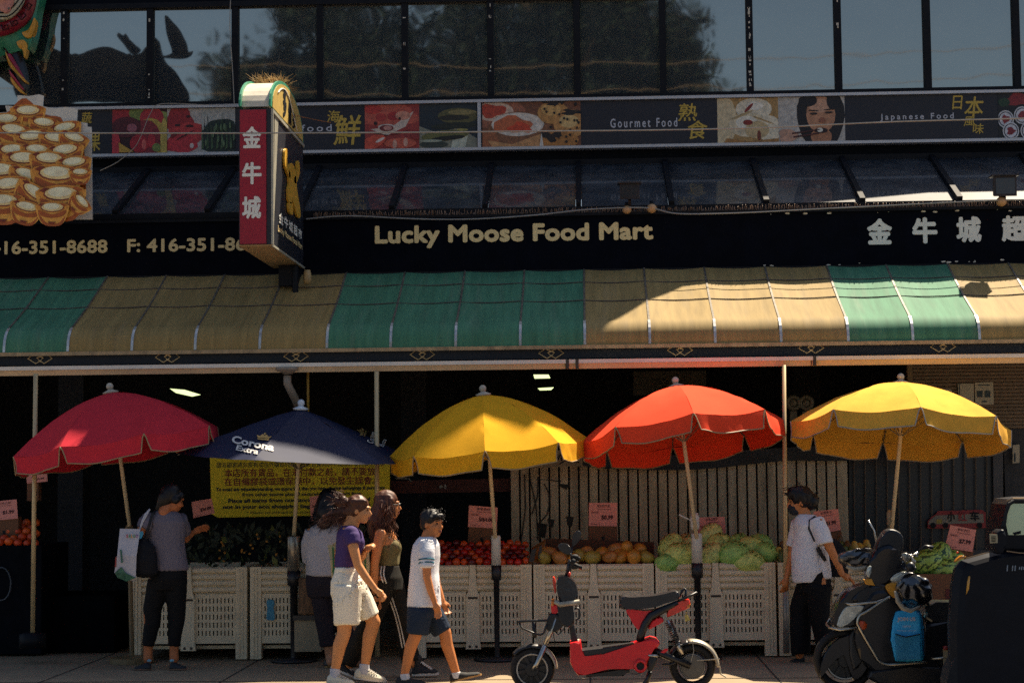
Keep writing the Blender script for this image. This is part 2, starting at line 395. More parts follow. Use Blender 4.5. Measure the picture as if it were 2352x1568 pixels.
def picture(px0, px1, bgc, shapes, name='picture', parent=None, Y=None, z0=None, z1=None):
    "a printed picture: flat coloured shapes; coordinates 0..aspect by 0..1"
    Y = (YB-.004) if Y is None else Y; parent = parent or ban
    z0 = bz0+.004 if z0 is None else z0; z1 = bz1-.004 if z1 is None else z1
    X0, X1 = xat(px0, Y, 290), xat(px1, Y, 290); H = z1-z0; A = (X1-X0)/H
    cols = [bgc]; g = MB(); g.face([(X0, Y, z0), (X1, Y, z0), (X1, Y, z1), (X0, Y, z1)]); k = 0
    for col, poly in shapes:
        poly = clip([(x*A, y) for x, y in poly], 0, A, 0, 1)
        if len(poly) < 3: continue
        if col not in cols: cols.append(col)
        g.mi = cols.index(col); k += 1
        g.face([(X0+x*H, Y-.0007*k, z0+y*H) for x, y in poly])
    me = g.mesh(recalc=False); o = link(name, me, parent, [pm(c) for c in cols]); return o
rnd = random.Random(3)
def ingots(): pass
picture(258, 384, '#3a1418', [('#a82a33', blob(.12, .82, .25, .3)), ('#7d8a45', blob(.5, .92, .2, .17)), ('#8d9650', blob(.9, .75, .17, .2)), ('#b5333a', blob(.72, .8, .22, .25)), ('#c2a24a', blob(.7, .3, .3, .5)), ('#8c2c33', blob(.62, .3, .27, .46)), ('#5a1a26', blob(.26, .6, .27, .24)), ('#a8606a', blob(.36, .58, .09, .1)), ('#c63a42', blob(.05, .2, .1, .3)), ('#d0a041', [(.12, .25), (.4, .03), (.13, .02)]), ('#b02530', blob(.5, .22, .18, .2)), ('#e06a60', blob(.58, .2, .04, .12)), ('#c8323c', blob(.72, .28, .07, .16)), ('#808f49', blob(.81, .12, .08, .1)), ('#c6ab55', blob(.95, .3, .07, .5))])
picture(384, 463, '#b9b0a8', [('#a52a30', blob(.35, .75, .42, .3, 18, .12)), ('#c33c3c', blob(.6, .45, .5, .24, 18, .12)), ('#c7353d', blob(.4, .2, .48, .22, 18, .1)), ('#3a1015', blob(.3, .62, .09, .03)), ('#3a1015', blob(.65, .6, .12, .03)), ('#5a1418', blob(.5, .38, .3, .02, rot=.4)), ('#e2c9bf', blob(.72, .15, .06, .06)), ('#7a161d', blob(.2, .4, .12, .05, rot=.5)), ('#3a1015', blob(.62, .82, .06, .03))])
picture(463, 540, '#b4b2a9', [('#20302a', blob(.5, .3, .6, .45, 22, .12))]+[('#16241f' if k % 2 else '#46603e', [(x, .05), (x+.07, .1), (x+rnd.uniform(-.05, .1), rnd.uniform(.6, .98))]) for k, x in enumerate([i/14 for i in range(14)])]+[('#5d7350', blob(rnd.random(), rnd.uniform(.1, .6), .03, .08)) for _ in range(14)])
picture(838, 963, '#a33a34', [('#c45a48', blob(.4, .75, .6, .25, 18, .1)), ('#d9c3b2', [(.1, .45), (.5, .5), (.9, .85), (.75, .5), (.4, .3)]), ('#b83b36', blob(.3, .72, .1, .09)), ('#a82a2c', blob(.52, .74, .1, .1)), ('#c23a32', blob(.15, .9, .16, .1)), ('#d49078', blob(.7, .75, .14, .1)), ('#2a1014', blob(.2, .58, .035, .04)), ('#2a1014', blob(.64, .68, .025, .03)), ('#e0cfc2', blob(.4, .5, .16, .06)), ('#7a2a2c', blob(.4, .47, .13, .07)), ('#c98c80', blob(.42, .47, .08, .05)), ('#4a2426', [(0, .42), (.45, .3), (.9, .45), (.6, .33), (.3, .3)]), ('#d9573f', blob(.15, .15, .26, .14, rot=.5)), ('#e8d5c8', blob(.28, .2, .1, .03, rot=.6)), ('#cf6048', blob(.65, .12, .3, .12)), ('#e0a890', blob(.55, .1, .04, .1)), ('#e0a890', blob(.75, .14, .04, .1)), ('#96302c', blob(.95, .3, .1, .1))])
picture(963, 1095, '#1d2a33', [('#8b8a78', [(0, 0), (0, .5), (.3, .35), (.7, .45), (1, .2), (1, 0)]), ('#c5c7b2', [(.55, 0), (.6, .3), (.85, .32), (.8, 0)]), ('#5f5a35', blob(.68, .72, .36, .18)), ('#2d2a20', blob(.6, .68, .28, .06)), ('#8f8152', blob(.75, .8, .25, .06)), ('#22291f', blob(.6, .5, .4, .07, rot=.05)), ('#6c6a3a', blob(.45, .28, .42, .12, rot=.1)), ('#1d1d16', blob(.5, .22, .3, .05, rot=.1)), ('#9b9350', blob(.75, .4, .1, .03)), ('#3b4238', blob(.25, .08, .25, .08)), ('#aab09a', blob(.2, .16, .2, .03))])
picture(1108, 1334, '#7a4a30', [('#a5654a', blob(.15, .75, .3, .35)), ('#d8b9a2', blob(.12, .8, .2, .22)), ('#b8442c', blob(.1, .82, .14, .15, 16, .15)), ('#8a5a3a', blob(.38, .3, .34, .5)), ('#e0d2c2', blob(.36, .5, .27, .27)), ('#c86a40', blob(.3, .5, .2, .18, 18, .15)), ('#d04a2a', blob(.38, .42, .12, .12, 14, .2)), ('#a5623c', [(0, .4), (.12, .35), (.2, .0), (0, 0)]), ('#c8925e', [(.05, .15), (.3, .05), (.62, .3), (.6, 0), (.1, 0)]), ('#c08a4a', blob(.72, .75, .16, .26)), ('#d6a763', blob(.7, .82, .1, .14)), ('#2a1c14', blob(.72, .97, .1, .05, 14, .3)), ('#c68e50', blob(.9, .5, .18, .32)), ('#dfb878', blob(.88, .55, .1, .15)), ('#241812', blob(.92, .75, .12, .06, 16, .3)), ('#b57a3c', blob(.78, .12, .2, .2)), ('#241812', blob(.7, .22, .1, .1, 16, .35)), ('#e6ddd0', [(.58, 0), (.6, .3), (.62, .0)])]+[('#1f1510', blob(rnd.uniform(.62, 1), rnd.uniform(.05, .95), .012, .03)) for _ in range(26)])
picture(1648, 1788, '#b28d56', [('#d8c49c', blob(.08, .5, .24, .6)), ('#e2d6bc', blob(.6, .75, .3, .25)), ('#d9c9a8', blob(.5, .4, .32, .28)), ('#efe6d2', blob(.48, .45, .18, .15)), ('#e6d9bd', blob(.85, .3, .2, .3)), ('#c9b184', blob(.65, .28, .2, .2)), ('#efe7d6', blob(.62, .82, .14, .1)), ('#8a2a22', blob(.52, .78, .03, .12, rot=-.6)), ('#8a2a22', blob(.5, .45, .08, .06)), ('#7a3a26', blob(.68, .15, .03, .12)), ('#b9a070', blob(.4, .62, .2, .02, rot=.5)), ('#a98a58', blob(.75, .5, .2, .015, rot=-.5)), ('#a5763e', [(.15, .1), (.5, .02), (1, .08), (1, 0), (.1, 0)])])
picture(1788, 1941, '#bfb9b0', [('#151318', blob(.64, .55, .36, .75, 20, .03)), ('#c08a68', blob(.64, .6, .22, .42)), ('#b27a58', blob(.64, .1, .16, .2)), ('#d0a082', blob(.62, .8, .16, .16)), ('#15131a', blob(.45, .92, .14, .14)), ('#15131a', blob(.83, .9, .1, .2)), ('#2a1c1a', blob(.53, .62, .06, .025)), ('#2a1c1a', blob(.76, .64, .06, .025)), ('#1d1414', blob(.53, .69, .08, .015, rot=-.08)), ('#1d1414', blob(.77, .71, .08, .015, rot=.1)), ('#9a5f46', blob(.66, .47, .05, .06)), ('#2a1418', blob(.64, .24, .1, .06)), ('#e6e0d0', blob(.62, .25, .045, .05)), ('#c99b82', blob(.14, .13, .14, .16, 14, .12)), ('#4a1c1c', [(.2, .2), (.62, .27), (.62, .25), (.2, .16)]), ('#4a1c1c', [(.22, .12), (.6, .19), (.6, .16), (.22, .08)])])
picture(2294, 2430, '#141a20', [('#8a2a2e', blob(.35, .85, .25, .14, 14, .2)), ('#21402c', blob(.1, .8, .1, .1))]+sum([[('#d5d5d8', blob(x, y, .14, .2)), ('#1a2028', blob(x, y, .12, .17)), ('#cfcfd4', blob(x, y, .105, .15)), ('#8a2b34', blob(x, y, .07, .09, 10, .2))] for x, y in ((.12, .42), (.4, .5), (.2, .15), (.5, .15), (.7, .5), (.85, .2))], []))
m_yel = M('gold_print', '#b89a3c', .5, var=.08); m_wpr = M('white_print', '#b4b4ba', .5, var=.06)
lettering('Seafood', 636, 288, 762, 304, YB-.004, m_wpr, ban, bold=.018, spacing=1.35)
lettering('Gourmet Food', 1402, 273, 1556, 294, YB-.004, m_wpr, ban, bold=.018, spacing=1.45)
lettering('Japanese Food', 2022, 262, 2191, 280, YB-.004, m_wpr, ban, bold=.018, spacing=1.45)
for ch, a in (('海', (751, 254, 781, 282)), ('鮮', (766, 265, 830, 334)), ('熟', (1557, 238, 1602, 279)), ('食', (1580, 277, 1626, 320)), ('日', (2187, 220, 2212, 252)), ('本', (2215, 222, 2260, 271)), ('風', (2213, 268, 2240, 290)), ('味', (2234, 284, 2260, 308)), ('蔬', (186, 258, 212, 284)), ('果', (204, 304, 230, 348))):
    lettering(ch, *a, YB-.004, m_yel, ban, bold=.012, shear=.12)
# ------------------------------------------------------------------ awning
awn = thing('awning', 'long striped awning of green and tan vinyl panels over the shop front', 'awning', (0, .6, 2.8))
m_grn = M('vinyl_green', '#4b7f62', .7, spec=.22, bump=.08, bscale=30, var=.2, scale=3.2, stretch=(5, .5, .5), dirt=.38, dcol=(.22, .28, .2), trans=.10)
m_tan = M('vinyl_tan', '#9b8352', .7, spec=.22, bump=.08, bscale=30, var=.2, scale=3.2, stretch=(5, .5, .5), dirt=.42, dcol=(.26, .2, .12), trans=.12)
VX = [12-149*2, 12-149, 12, 158, 305, 450, 598, 752, 898, 1047, 1195, 1343, 1492, 1642, 1793, 1947, 2095, 2248, 2400, 2551, 2700]
VC = 'gggtttt'+'gggg'+'tttt'+'gg'+'ttt'
VC = ['g', 'g', 'g']+['t']*4+['g']*4+['t']*4+['g']*2+['t']*3
za, zk, zb = zat(618, 1.49), zat(733, .27), zat(792, .09)
prof = [(1.49, za)]
for k in range(1, 9): t = k/8; prof.append((1.49+(.27-1.49)*t, za+(zk-za)*t-.02*math.sin(math.pi*t)))
for y, f in ((.23, .93), (.18, .80), (.135, .62), (.108, .42), (.095, .2), (.09, 0)): prof.append((y, zb+(zk-zb)*f))
vx = [xat(p, .12, 760) for p in VX]
for i in range(len(VX)-1):
    a, b = vx[i], vx[i+1]; nx = 8; rows = []
    for j, (y, z) in enumerate(prof):
        row = []
        for k in range(nx+1):
            u = k/nx; sag = .012*math.sin(math.pi*u)*(1 if j < 9 else .5)+.004*noise.noise(V((a*3+u*2, y*3, z)))
            row.append((a+(b-a)*u, y+sag*.35, z-sag))
        rows.append(row)
    g = MB(); vv = [[g.bm.verts.new(p) for p in r] for r in rows]
    for A, B in zip(vv, vv[1:]):
        for k in range(nx): g.bm.faces.new((A[k], A[k+1], B[k+1], B[k]))
    o = g.build('awning_panel', m_grn if VC[i] == 'g' else m_tan, awn, True)
m_seam = M('seam_strip', '#6f675c', .45, .3, var=.5, scale=30, dirt=.75, dcol=(.02, .02, .02))
for x in vx:
    g = MB(); g.rings([[(x-.009, y-.004, z+.005), (x+.009, y-.004, z+.005), (x+.009, y, z-.004), (x-.009, y, z-.004)] for y, z in prof[:10]]); g.build('seam_strip', m_seam, awn)
for x in vx:
    g = MB(); g.rings([[(x-.012, y-.007, z+.004), (x+.012, y-.007, z+.004), (x+.012, y+.002, z-.002), (x-.012, y+.002, z-.002)] for y, z in prof[9:]]); g.build('seam_clip', M('clip_metal', '#c3c2bd', .3, .6, var=.2, scale=20, dirt=.3, dcol=(.1, .06, .03)), awn)
g = MB()
for py in (648, 690):
    zz = None
    for (y, z), (y2, z2) in zip(prof, prof[1:]):
        for t in [q/20 for q in range(20)]:
            Y = y+(y2-y)*t; Z = z+(z2-z)*t
            if zz is None and Z < zat(py, Y): zz = (Y, Z)
    g.tube([(x, zz[0], zz[1]+.004-.012*math.sin(math.pi*((i % 4)/4))) for i, x in enumerate([vx[0]+(vx[-1]-vx[0])*k/80 for k in range(81)])], .0055, 5)
g.build('lashing_cord', M('cord_dark', '#4b4340', .8, var=.3), awn)
g = MB(); g.box(vx[0], vx[-1], -.145+.22, .10, zb-.035, zb-.001); g.build('hem_batten', M('hem_batten', '#a58a64', .6, var=.3, scale=4, dirt=.55, dcol=(.02, .02, .02), stretch=(3, 1, 1)), awn)
vz0 = zat(823, .16)
g = MB(); g.box(vx[0], vx[-1], -.1+.22, .135, vz0, zb-.036); g.build('valance_band', M('valance_black', (.006, .008, .012), .7), awn)
m_knot = M('knot_gold', '#d0ac74', .5, var=.2)
def knot(px, py):
    c = at(px, py, .115); g = MB(); k = 16.7/4200
    def loop(pts): g.tube([c+V((x*k, 0, z*k)) for x, z in pts], .006, 5, True)
    loop([(-29, 1), (-14, 12), (8, 2), (0, -5), (-10, -11)]); loop([(29, 1), (14, 12), (-8, 2), (0, -5), (10, -11)])
    g.build('knot_emblem', m_knot, awn)
for px, py in ((92, 824), (385, 821), (680, 819), (970, 815), (1266, 812), (1562, 805), (1863, 800), (2166, 797)): knot(px, py)
# gutter and its downspout
gt = thing('gutter', 'pale eavestrough running along the front under the awning', 'gutter', (0, -.2, 2.5))
YG = -.02
gz1, gzm, gz0 = zat(825, YG), zat(834, YG), zat(846, YG)
g = MB().box(vx[0], vx[-1], YG-.02, YG+.1, gzm+.001, gz1); g.build('rim', M('gutter_white', '#dcd4c6', .5, var=.1, scale=3), gt)
g = MB()
for a, b in ((vx[0], xat(1298, YG)), (xat(1300, YG), xat(1862, YG)), (xat(1864, YG), vx[-1])): g.rings([[(x, YG, gzm), (x, YG+.09, gzm), (x, YG+.09, gz0+.01), (x, YG+.02, gz0)] for x in (a, b)])
g.build('trough', M('gutter_tan', '#cfb48e', .5, var=.12, scale=3, dirt=.2), gt)
g = MB(); 
for px in (1303, 1325, 1870): x = xat(px, YG); g.box(x-.014, x+.014, YG-.024, YG-.002, gz0, gz1-.001)
g.build('joint_strap', M('strap_dark', '#3a3128', .5), gt)
ds = MB(); a = at(660, 849, YG+.02)
ds.lathe([(.12, .0), (.115, -.025), (.05, -.05), (.042, -.06)], a+V((0, .03, .02)), n=14)
ds.tube([at(x, y, YG+.05+q) for x, y, q in ((660, 862, 0), (660, 880, 0), (666, 893, .02), (676, 912, .1), (686, 935, .2), (690, 960, .35))], .037, 12)
ds.build('downspout', M('pipe_grey', '#8b7f70', .5, var=.15), gt, True)
# support poles
m_pole = M('pole_metal', '#c4ad82', .4, .2, var=.2, scale=12, stretch=(1, 1, .2))
def pole(x0, y0, x1, y1, Y, r, label, mat=m_pole, base=None):
    p, q = at(x0, y0, Y), at(x1, y1, Y); q.z = max(q.z, .01)
    t = thing('support_pole', label, 'pole', q, None)
    g = MB().tube([p, q], r, 12); g.build('pipe', mat, t, True)
    if base:
        g = MB().lathe([(base[0], 0), (base[0], base[1]*.9), (base[0]*.6, base[1])], V((q.x, q.y, q.z-base[1]*.7)), n=14); g.build('foot', m_dark2, t, True)
    if y1 > 1480 and x1 > 1700:
        a, b = at(1804.5, 1330, Y), at(1806.2, 1498, Y); g = MB().tube([a, b], r*1.45, 12); g.build('sleeve', M('sleeve_grey', '#8b8983', .45, .4), t, True)
    return t
pole(82, 858, 75, 1462, -.15, .021, 'tan awning pole in front of the dark doorway at the far left', base=(.12, .14))
pole(865, 853, 867, 1506, -.06, .022, 'awning pole between the navy umbrella and the yellow notice edge')
pole(1801, 838, 1806, 1500, -.06, .02, 'awning pole beside the woman in the white tee and mask')
pole(707, 795, 708, 1000, .35, .012, 'thin yellow pipe rising behind the navy umbrella', M('yellow_pipe', '#a88432', .5))
# ------------------------------------------------------------------ blade sign
bs = thing('blade_sign', 'tall projecting sign with red front face, gold moose head and arched top', 'blade sign', at(622, 560, .3))
Y0, Y1 = -.45, 1.42
bx1 = xat(623, Y0, 400); bx0 = xat(549, Y0, 400); z0, z1 = zat(561, Y0, 600), zat(250, Y0, 600)
m_cab = M('cabinet_dark', (.012, .014, .022), .45, var=.25)
g = MB().box(bx0, bx1, Y0, Y1, z0, z1); g.build('cabinet', m_cab, bs)
g = MB().box(bx0+.01, bx1-.045, Y0-.012, Y0-.001, z0+.004, z1-.01); g.build('red_panel', M('sign_red', '#98102a', .45, var=.1, scale=3, dirt=.12), bs)
g = MB().box(bx0-.005, bx1+.002, Y0+.02, Y1-.02, z0-.012, z0-.001); g.build('soffit', M('soffit_tan', '#a98c62', .6, dirt=.3), bs)
for ch, a in (('金', (557, 291, 600, 341)), ('牛', (556, 373, 601, 424)), ('城', (556, 451, 600, 503))):
    lettering(ch, *a, Y0-.015, m_white, bs, bold=.03)
g = MB(); xs = bx1+.004
def bsd(y, z): return V((xs, Y0+(Y1-Y0)*y, z0+(z1-z0)*z))
g.box(bx1+.0005, bx1+.02, Y0-.004, Y0+.02, z0, z1); g.box(bx1+.0005, bx1+.016, Y0+.021, Y1, z0-.02, z0-.001); g.box(bx1+.0005, bx1+.016, Y0+.021, Y1, z1-.03, z1)
g.face([bsd(.03, .02), bsd(.09, .98), bsd(.2, .98), bsd(.04, .02)]); g.build('edge_trim', M('trim_pale', '#a9a594', .4, .2), bs)
g = MB(); xs = bx1+.006                                         # moose head emblem
def emb(pts, sm=4): g.prism([bsd(y, z) for y, z in cat_rom(pts, sm)], (.02, 0, 0))
emb([(.50, .72), (.44, .64), (.46, .56), (.42, .50), (.44, .41), (.54, .42), (.56, .46), (.70, .36), (.80, .36), (.82, .42), (.72, .55), (.66, .68), (.60, .73)])
emb([(.36, .80), (.32, .76), (.33, .66), (.46, .60), (.50, .63), (.40, .70), (.40, .79)]); emb([(.78, .80), (.80, .72), (.70, .62), (.62, .60), (.62, .64), (.71, .70), (.72, .79)])
emb([(.44, .40), (.46, .33), (.57, .34), (.56, .42)])
g.build('moose_emblem', M('emblem_gold', '#c7982f', .4, var=.12), bs)
g = MB(); xs = bx1+.008
for i, ch in enumerate('金牛城超市'):
    y = .2+i*.15; letters(g, ch, bsd(y, .20-.0*i), bsd(y+.125, .20), bsd(y, .285), bold=.03)
g.build('lettering', m_white, bs)
g = MB(); letters(g, 'Lucky Moose Food Mart', bsd(.17, .115), bsd(.94, .115), bsd(.17, .175), bold=.03); g.build('lettering', m_gold, bs)
ym = (Y0+Y1)/2+.0; Rr = (Y1-Y0)/2-.02; hh = .36                        # arched crown
def arch(x, r=1.): return [(x, ym+Rr*r*math.cos(a), z1+.025+(hh*r)*math.sin(a)) for a in [math.pi*k/20 for k in range(21)]]
g = MB(); g.rings([arch(bx0+.02), arch(bx1-.02)]); g.build('crown', M('crown_white', '#cfc6b2', .5, dirt=.4, dcol=(.3, .2, .1)), bs)
g = MB(); g.rings([arch(bx0-.0, 1.05), arch(bx0+.019, 1.05)]); g.rings([arch(bx1-.019, 1.05), arch(bx1-.0, 1.05)]); g.build('crown_rim', M('rim_green', '#2f8464', .5), bs)
g = MB(); g.prism(arch(bx1+.0005, .97), (.006, 0, 0)); g.build('crown_face', M('crown_gold', '#b99c52', .5, dirt=.2), bs)
g = MB(); xs = bx1+.0095
for y, zz, h, s in ((.32, .04, .30, '多'), (.48, .04, .24, '倫'), (.62, .04, .17, '多')):
    o_ = V((xs, Y0+(Y1-Y0)*y, z1+zz)); letters(g, s, o_, o_+V((0, .2, 0)), o_+V((0, 0, h)), bold=.04)
g.build('lettering', m_dark2, bs)
g = MB(); g.tube([(bx1+.012, ym-.62+q, z1+.06+.26*math.sin(math.pi*min(1, .2+q*.75))) for q in [k*.1 for k in range(12)]], .006, 5); g.build('scroll_line', m_white, bs)
g = MB(); x = (bx0+bx1)/2
g.box(x-.05, x+.12, 1.1, 1.49, z0-.22, z0-.014); g.tube([(bx1-.03, 1.1, z0-.3), (bx1-.03, 1.1, z0-.02)], .03, 8); g.build('bracket', m_dark2, bs)
g = MB(); g.lathe([(.035, -.05), (.04, 0), (.04, .04), (.03, .09)], at(706, 641, 1.15), n=10); g.build('lamp_cap', M('cap_tan', '#a58a5c', .5), bs, True)
g = MB(); rr = random.Random(5)
for cx in (bx0+.07, bx1-.06):
    for k in range(150):
        a = rr.uniform(0, 6.28); t = rr.uniform(0, .9); y = ym+rr.uniform(-.3, .3); b0 = V((cx+rr.uniform(-.05, .05), y, z1+.025+hh*math.sqrt(max(.05, 1-((y-ym)/Rr)**2))))
        g.tube([b0, b0+V((math.cos(a)*.06*t, math.sin(a)*.04, .05)), b0+V((math.cos(a)*.16*t, math.sin(a)*.1, rr.uniform(.04, .11)))], [.004, .003, .001], 3)
ne = g.build('dry_grass_tuft', M('straw', '#9a7d4c', .9, var=.4)); tag(ne, 'dry straw nest tufts on top of the arched sign crown', 'nest', kind='stuff')
# ------------------------------------------------------------------ ingot poster (cut out pile of gold ingots)
po = thing('ingot_poster', 'torn cut out poster of piled gold ingots at the far left', 'poster', at(100, 500, .9))
YP = .9
out = [(-60, 504), (212, 504), (210, 292), (200, 291), (200, 283), (186, 281), (176, 279), (178, 250), (150, 246), (124, 250), (98, 244), (100, 220), (90, 217), (66, 221), (40, 219), (40, 234), (44, 242), (30, 244), (12, 243), (16, 258), (-60, 262)]
g = MB().slab(out, YP, .02); g.build('backing', M('poster_white', '#cfccc2', .7, var=.1, dirt=.35, dcol=(.2, .18, .15)), po)
g = MB(); g.mi = 0; LY = [YP-.001]
def flat(pts, mi):
    LY[0] -= .0009; g.mi = mi; g.face([at(x, y, LY[0]) for x, y in pts])
flat(cat_rom([(-60, 270), (10, 262), (34, 240), (60, 226), (100, 262), (140, 270), (150, 300), (185, 310), (196, 380), (196, 470), (180, 490), (120, 500), (-60, 500)], 3), 2)
def ingot(x, y, s, rot=0.):
    def T(p): c, q = math.cos(rot), math.sin(rot); return [(x+(a*c-b*q)*s, y+(a*q+b*c)*s) for a, b in p]
    s *= 1.04
    flat(T(cat_rom([(-46, -16), (-30, -6), (0, -4), (30, -6), (46, -16), (44, 4), (30, 34), (0, 42), (-30, 34), (-44, 4)], 3)), 0)
    flat(T(cat_rom([(-40, 4), (-20, 30), (0, 36), (20, 32), (36, 14), (26, 38), (0, 43), (-26, 36)], 3)), 2)
    flat(T(cat_rom([(-44, -15), (-28, -22), (0, -25), (28, -22), (44, -15), (34, 0), (0, 5), (-34, 0)], 3)), 1)
    flat(T(cat_rom([(-38, -2), (0, 10), (38, -2), (30, 14), (0, 20), (-30, 14)], 3)), 2)
    flat(T([(33*math.cos(k*.5), -9+13*math.sin(k*.5)) for k in range(13)]), 5)
    flat(T([(30*math.cos(k*.5), -10+11.5*math.sin(k*.5)) for k in range(13)]), 3)
    flat(T([(-2+22*math.cos(k*.5), -12+9*math.sin(k*.5)) for k in range(13)]), 4)
    flat(T([(-40, -15), (-30, -21), (-22, -20), (-30, -12)]), 5); flat(T([(40, -15), (30, -21), (22, -20), (30, -12)]), 2)
    flat(T([(-12, 30), (10, 31), (6, 36), (-8, 36)]), 5)
for a in ((64, 262, .85), (14, 280, .8), (100, 288, .75, .1), (150, 300, .8, -.2), (-30, 300, .9), (30, 306, .9, .15), (74, 320, .9, -.1), (128, 324, .85, .1), (168, 322, .75, .3), (-20, 350, 1), (30, 352, .9), (84, 350, .8, .05), (150, 352, .9, -.12), (54, 372, 1.0), (112, 372, .95, .05), (170, 380, .85, -.1), (0, 400, 1.1), (60, 408, .9, .3), (130, 410, 1.25, .03), (184, 400, .55), (-30, 440, 1.1), (20, 432, 1.05, -.1), (76, 450, 1.0, .6), (140, 456, 1.2, -.03), (6, 470, 1.05), (184, 466, .6, .8), (60, 482, .8, .2), (120, 484, .8)): ingot(*a)
pk = lambda n, h: M('ingot_'+n, h, .5, var=.22, scale=16)
me = g.mesh(recalc=False); link('ingot_print', me, po, [pk('gold', '#e0a040'), pk('amber', '#cf8a30'), pk('brown', '#a85418'), pk('pale', '#efd090'), pk('cream', '#f4e8c0'), pk('red', '#7a2c10')])
# ------------------------------------------------------------------ painted statue
st = thing('painted_statue', 'colourful painted statue with pink snout, red key pattern band and flame tail', 'statue', at(20, 210, 1.2))
YS = 2.72
def sl(name, pts, y, t, mat, sm=4, bev=.015): return MB().slab(pts, y, t, sm, bev).build(name, mat, st, True)
sl('body', [(-80, -60), (86, -60), (84, 30), (78, 70), (66, 112), (54, 110), (40, 118), (-80, 130)], YS, .22, M('paint_green', '#2f7d5c', .35, var=.15), bev=.06)
sl('chin_band', [(-80, 70), (-20, 82), (20, 78), (60, 52), (78, 18), (84, -40), (70, -60), (60, -20), (48, 20), (20, 46), (-20, 52), (-80, 40)], YS-.05, .3, M('paint_red', '#7d1524', .35, var=.2), bev=.03)
g = MB()
for i in range(9):
    a = 1.9-i*.27; cx, cy = -6+math.cos(a)*82, -40+math.sin(a)*104
    p = lambda u, v: at(cx+(u*math.sin(a)+v*math.cos(a))*7, cy+(-u*math.cos(a)+v*math.sin(a))*7, YS-.058)
    g.tube([p(-1, -1), p(-1, 1), p(1, 1), p(1, -.4), p(-.3, -.4), p(-.3, .4)], .006, 4)
g.build('key_pattern', m_dark2, st)
sl('lips', [(-80, 40), (-10, 44), (20, 42), (46, 18), (66, -30), (72, -60), (40, -60), (30, -20), (10, 24), (-20, 26), (-80, 20)], YS-.09, .2, M('paint_cream', '#bdb59a', .4), bev=.03)
g = MB()
for o in (0, 9): g.tube([at(x-o*.8, y-o, YS-.1) for x, y in cat_rom([(-60, 40), (-10, 38), (22, 36), (50, 8), (70, -40)], 5, False)], .007, 5)
g.build('lip_line', m_dark2, st)
sl('snout', [(-80, -60), (44, -60), (36, -20), (24, 24), (10, 30), (-4, 22), (-20, -10), (-80, -10)], YS-.12, .2, M('paint_pink', '#c58478', .4, var=.15), bev=.04)
g = MB().slab([(14, -30), (22, -30), (22, -4), (14, -2)], YS-.126, .01, 3); g.ell(at(20, 20, YS-.12), .012); g.build('nose_stripe', M('stripe_grey', '#6b6a62', .5), st)
sl('yellow_curl', [(78, 40), (82, 56), (72, 84), (58, 86), (50, 74), (62, 72), (72, 56)], YS-.03, .1, M('paint_yellow', '#c98f28', .4)); sl('yellow_curl', [(38, 96), (54, 92), (62, 106), (56, 134), (52, 114), (44, 110)], YS-.03, .1, MATS['paint_yellow'])
sl('flame_tail', [(-80, 84), (-10, 84), (26, 92), (46, 124), (60, 180), (54, 216), (34, 196), (22, 160), (14, 130), (-20, 116), (-80, 112)], YS+.02, .12, M('paint_black', (.012, .012, .016), .35), bev=.02)
sl('red_flame', [(0, 106), (18, 116), (40, 150), (58, 186), (40, 166), (22, 138)], YS+.0, .1, M('paint_crimson', '#98203a', .35)); sl('yellow_flame', [(12, 118), (24, 142), (44, 168), (60, 186), (58, 190), (36, 168), (20, 148)], YS-.005, .1, MATS['paint_yellow'])
sl('red_flame', [(20, 160), (36, 180), (56, 208), (40, 196), (26, 178)], YS+.0, .1, MATS['paint_crimson']); sl('yellow_flame', [(24, 176), (40, 196), (56, 214), (46, 212), (28, 192)], YS-.005, .1, MATS['paint_yellow'])
# ------------------------------------------------------------------ wires in front of the shop
m_wire = M('wire_grey', '#8a8780', .6); m_wired = M('wire_dark', '#26242a', .6)
def wire(label, pts, Y, r, mat=m_wire):
    o = MB().tube([at(x, y, Y) for x, y in cat_rom(pts, 6, False)], r, 5).build('overhead_wire', mat); return tag(o, label, 'wire')
wire('long taut wire crossing the picture banner and the blade sign', [(-200, 305), (200, 306), (588, 306), (1000, 304), (1176, 302), (1500, 299), (1764, 293), (2050, 280), (2352, 272), (2600, 264)], -.72, .0065)
wire('thin grey cord curving from the blade sign down over the fruit picture', [(545, 242), (470, 241), (370, 239), (345, 262), (325, 310), (308, 340), (270, 372), (230, 392)], .6, .004)
wire('thin cord hanging down the window beside the arched sign crown', [(531, -30), (528, 60), (534, 160), (538, 240)], 1.6, .005)
wire('thin rusty guy wire from the arched crown to the banner', [(622, 249), (690, 268), (760, 282)], 1.0, .004, M('rust_wire', '#8a5a34', .7))
for i, (z, x0, x1) in enumerate(((7.15, -14, 14), (7.75, -14, 14), (7.85, -14, 14), (8.35, -14, 14), (8.9, -14, 14))):   # street wires mirrored in the windows
    o = MB().tube([(x0+(x1-x0)*k/24, -8.2-.25*i, z+.5*((k/12-1)**2)) for k in range(25)], .008, 5).build('street_wire', M('street_wire', '#6b5a42', .7)); tag(o, 'street wire above the road mirrored in the upper windows, %s of five' % ('lowest', 'second', 'middle', 'fourth', 'highest')[i], 'wire', 'street wires mirrored in the windows')
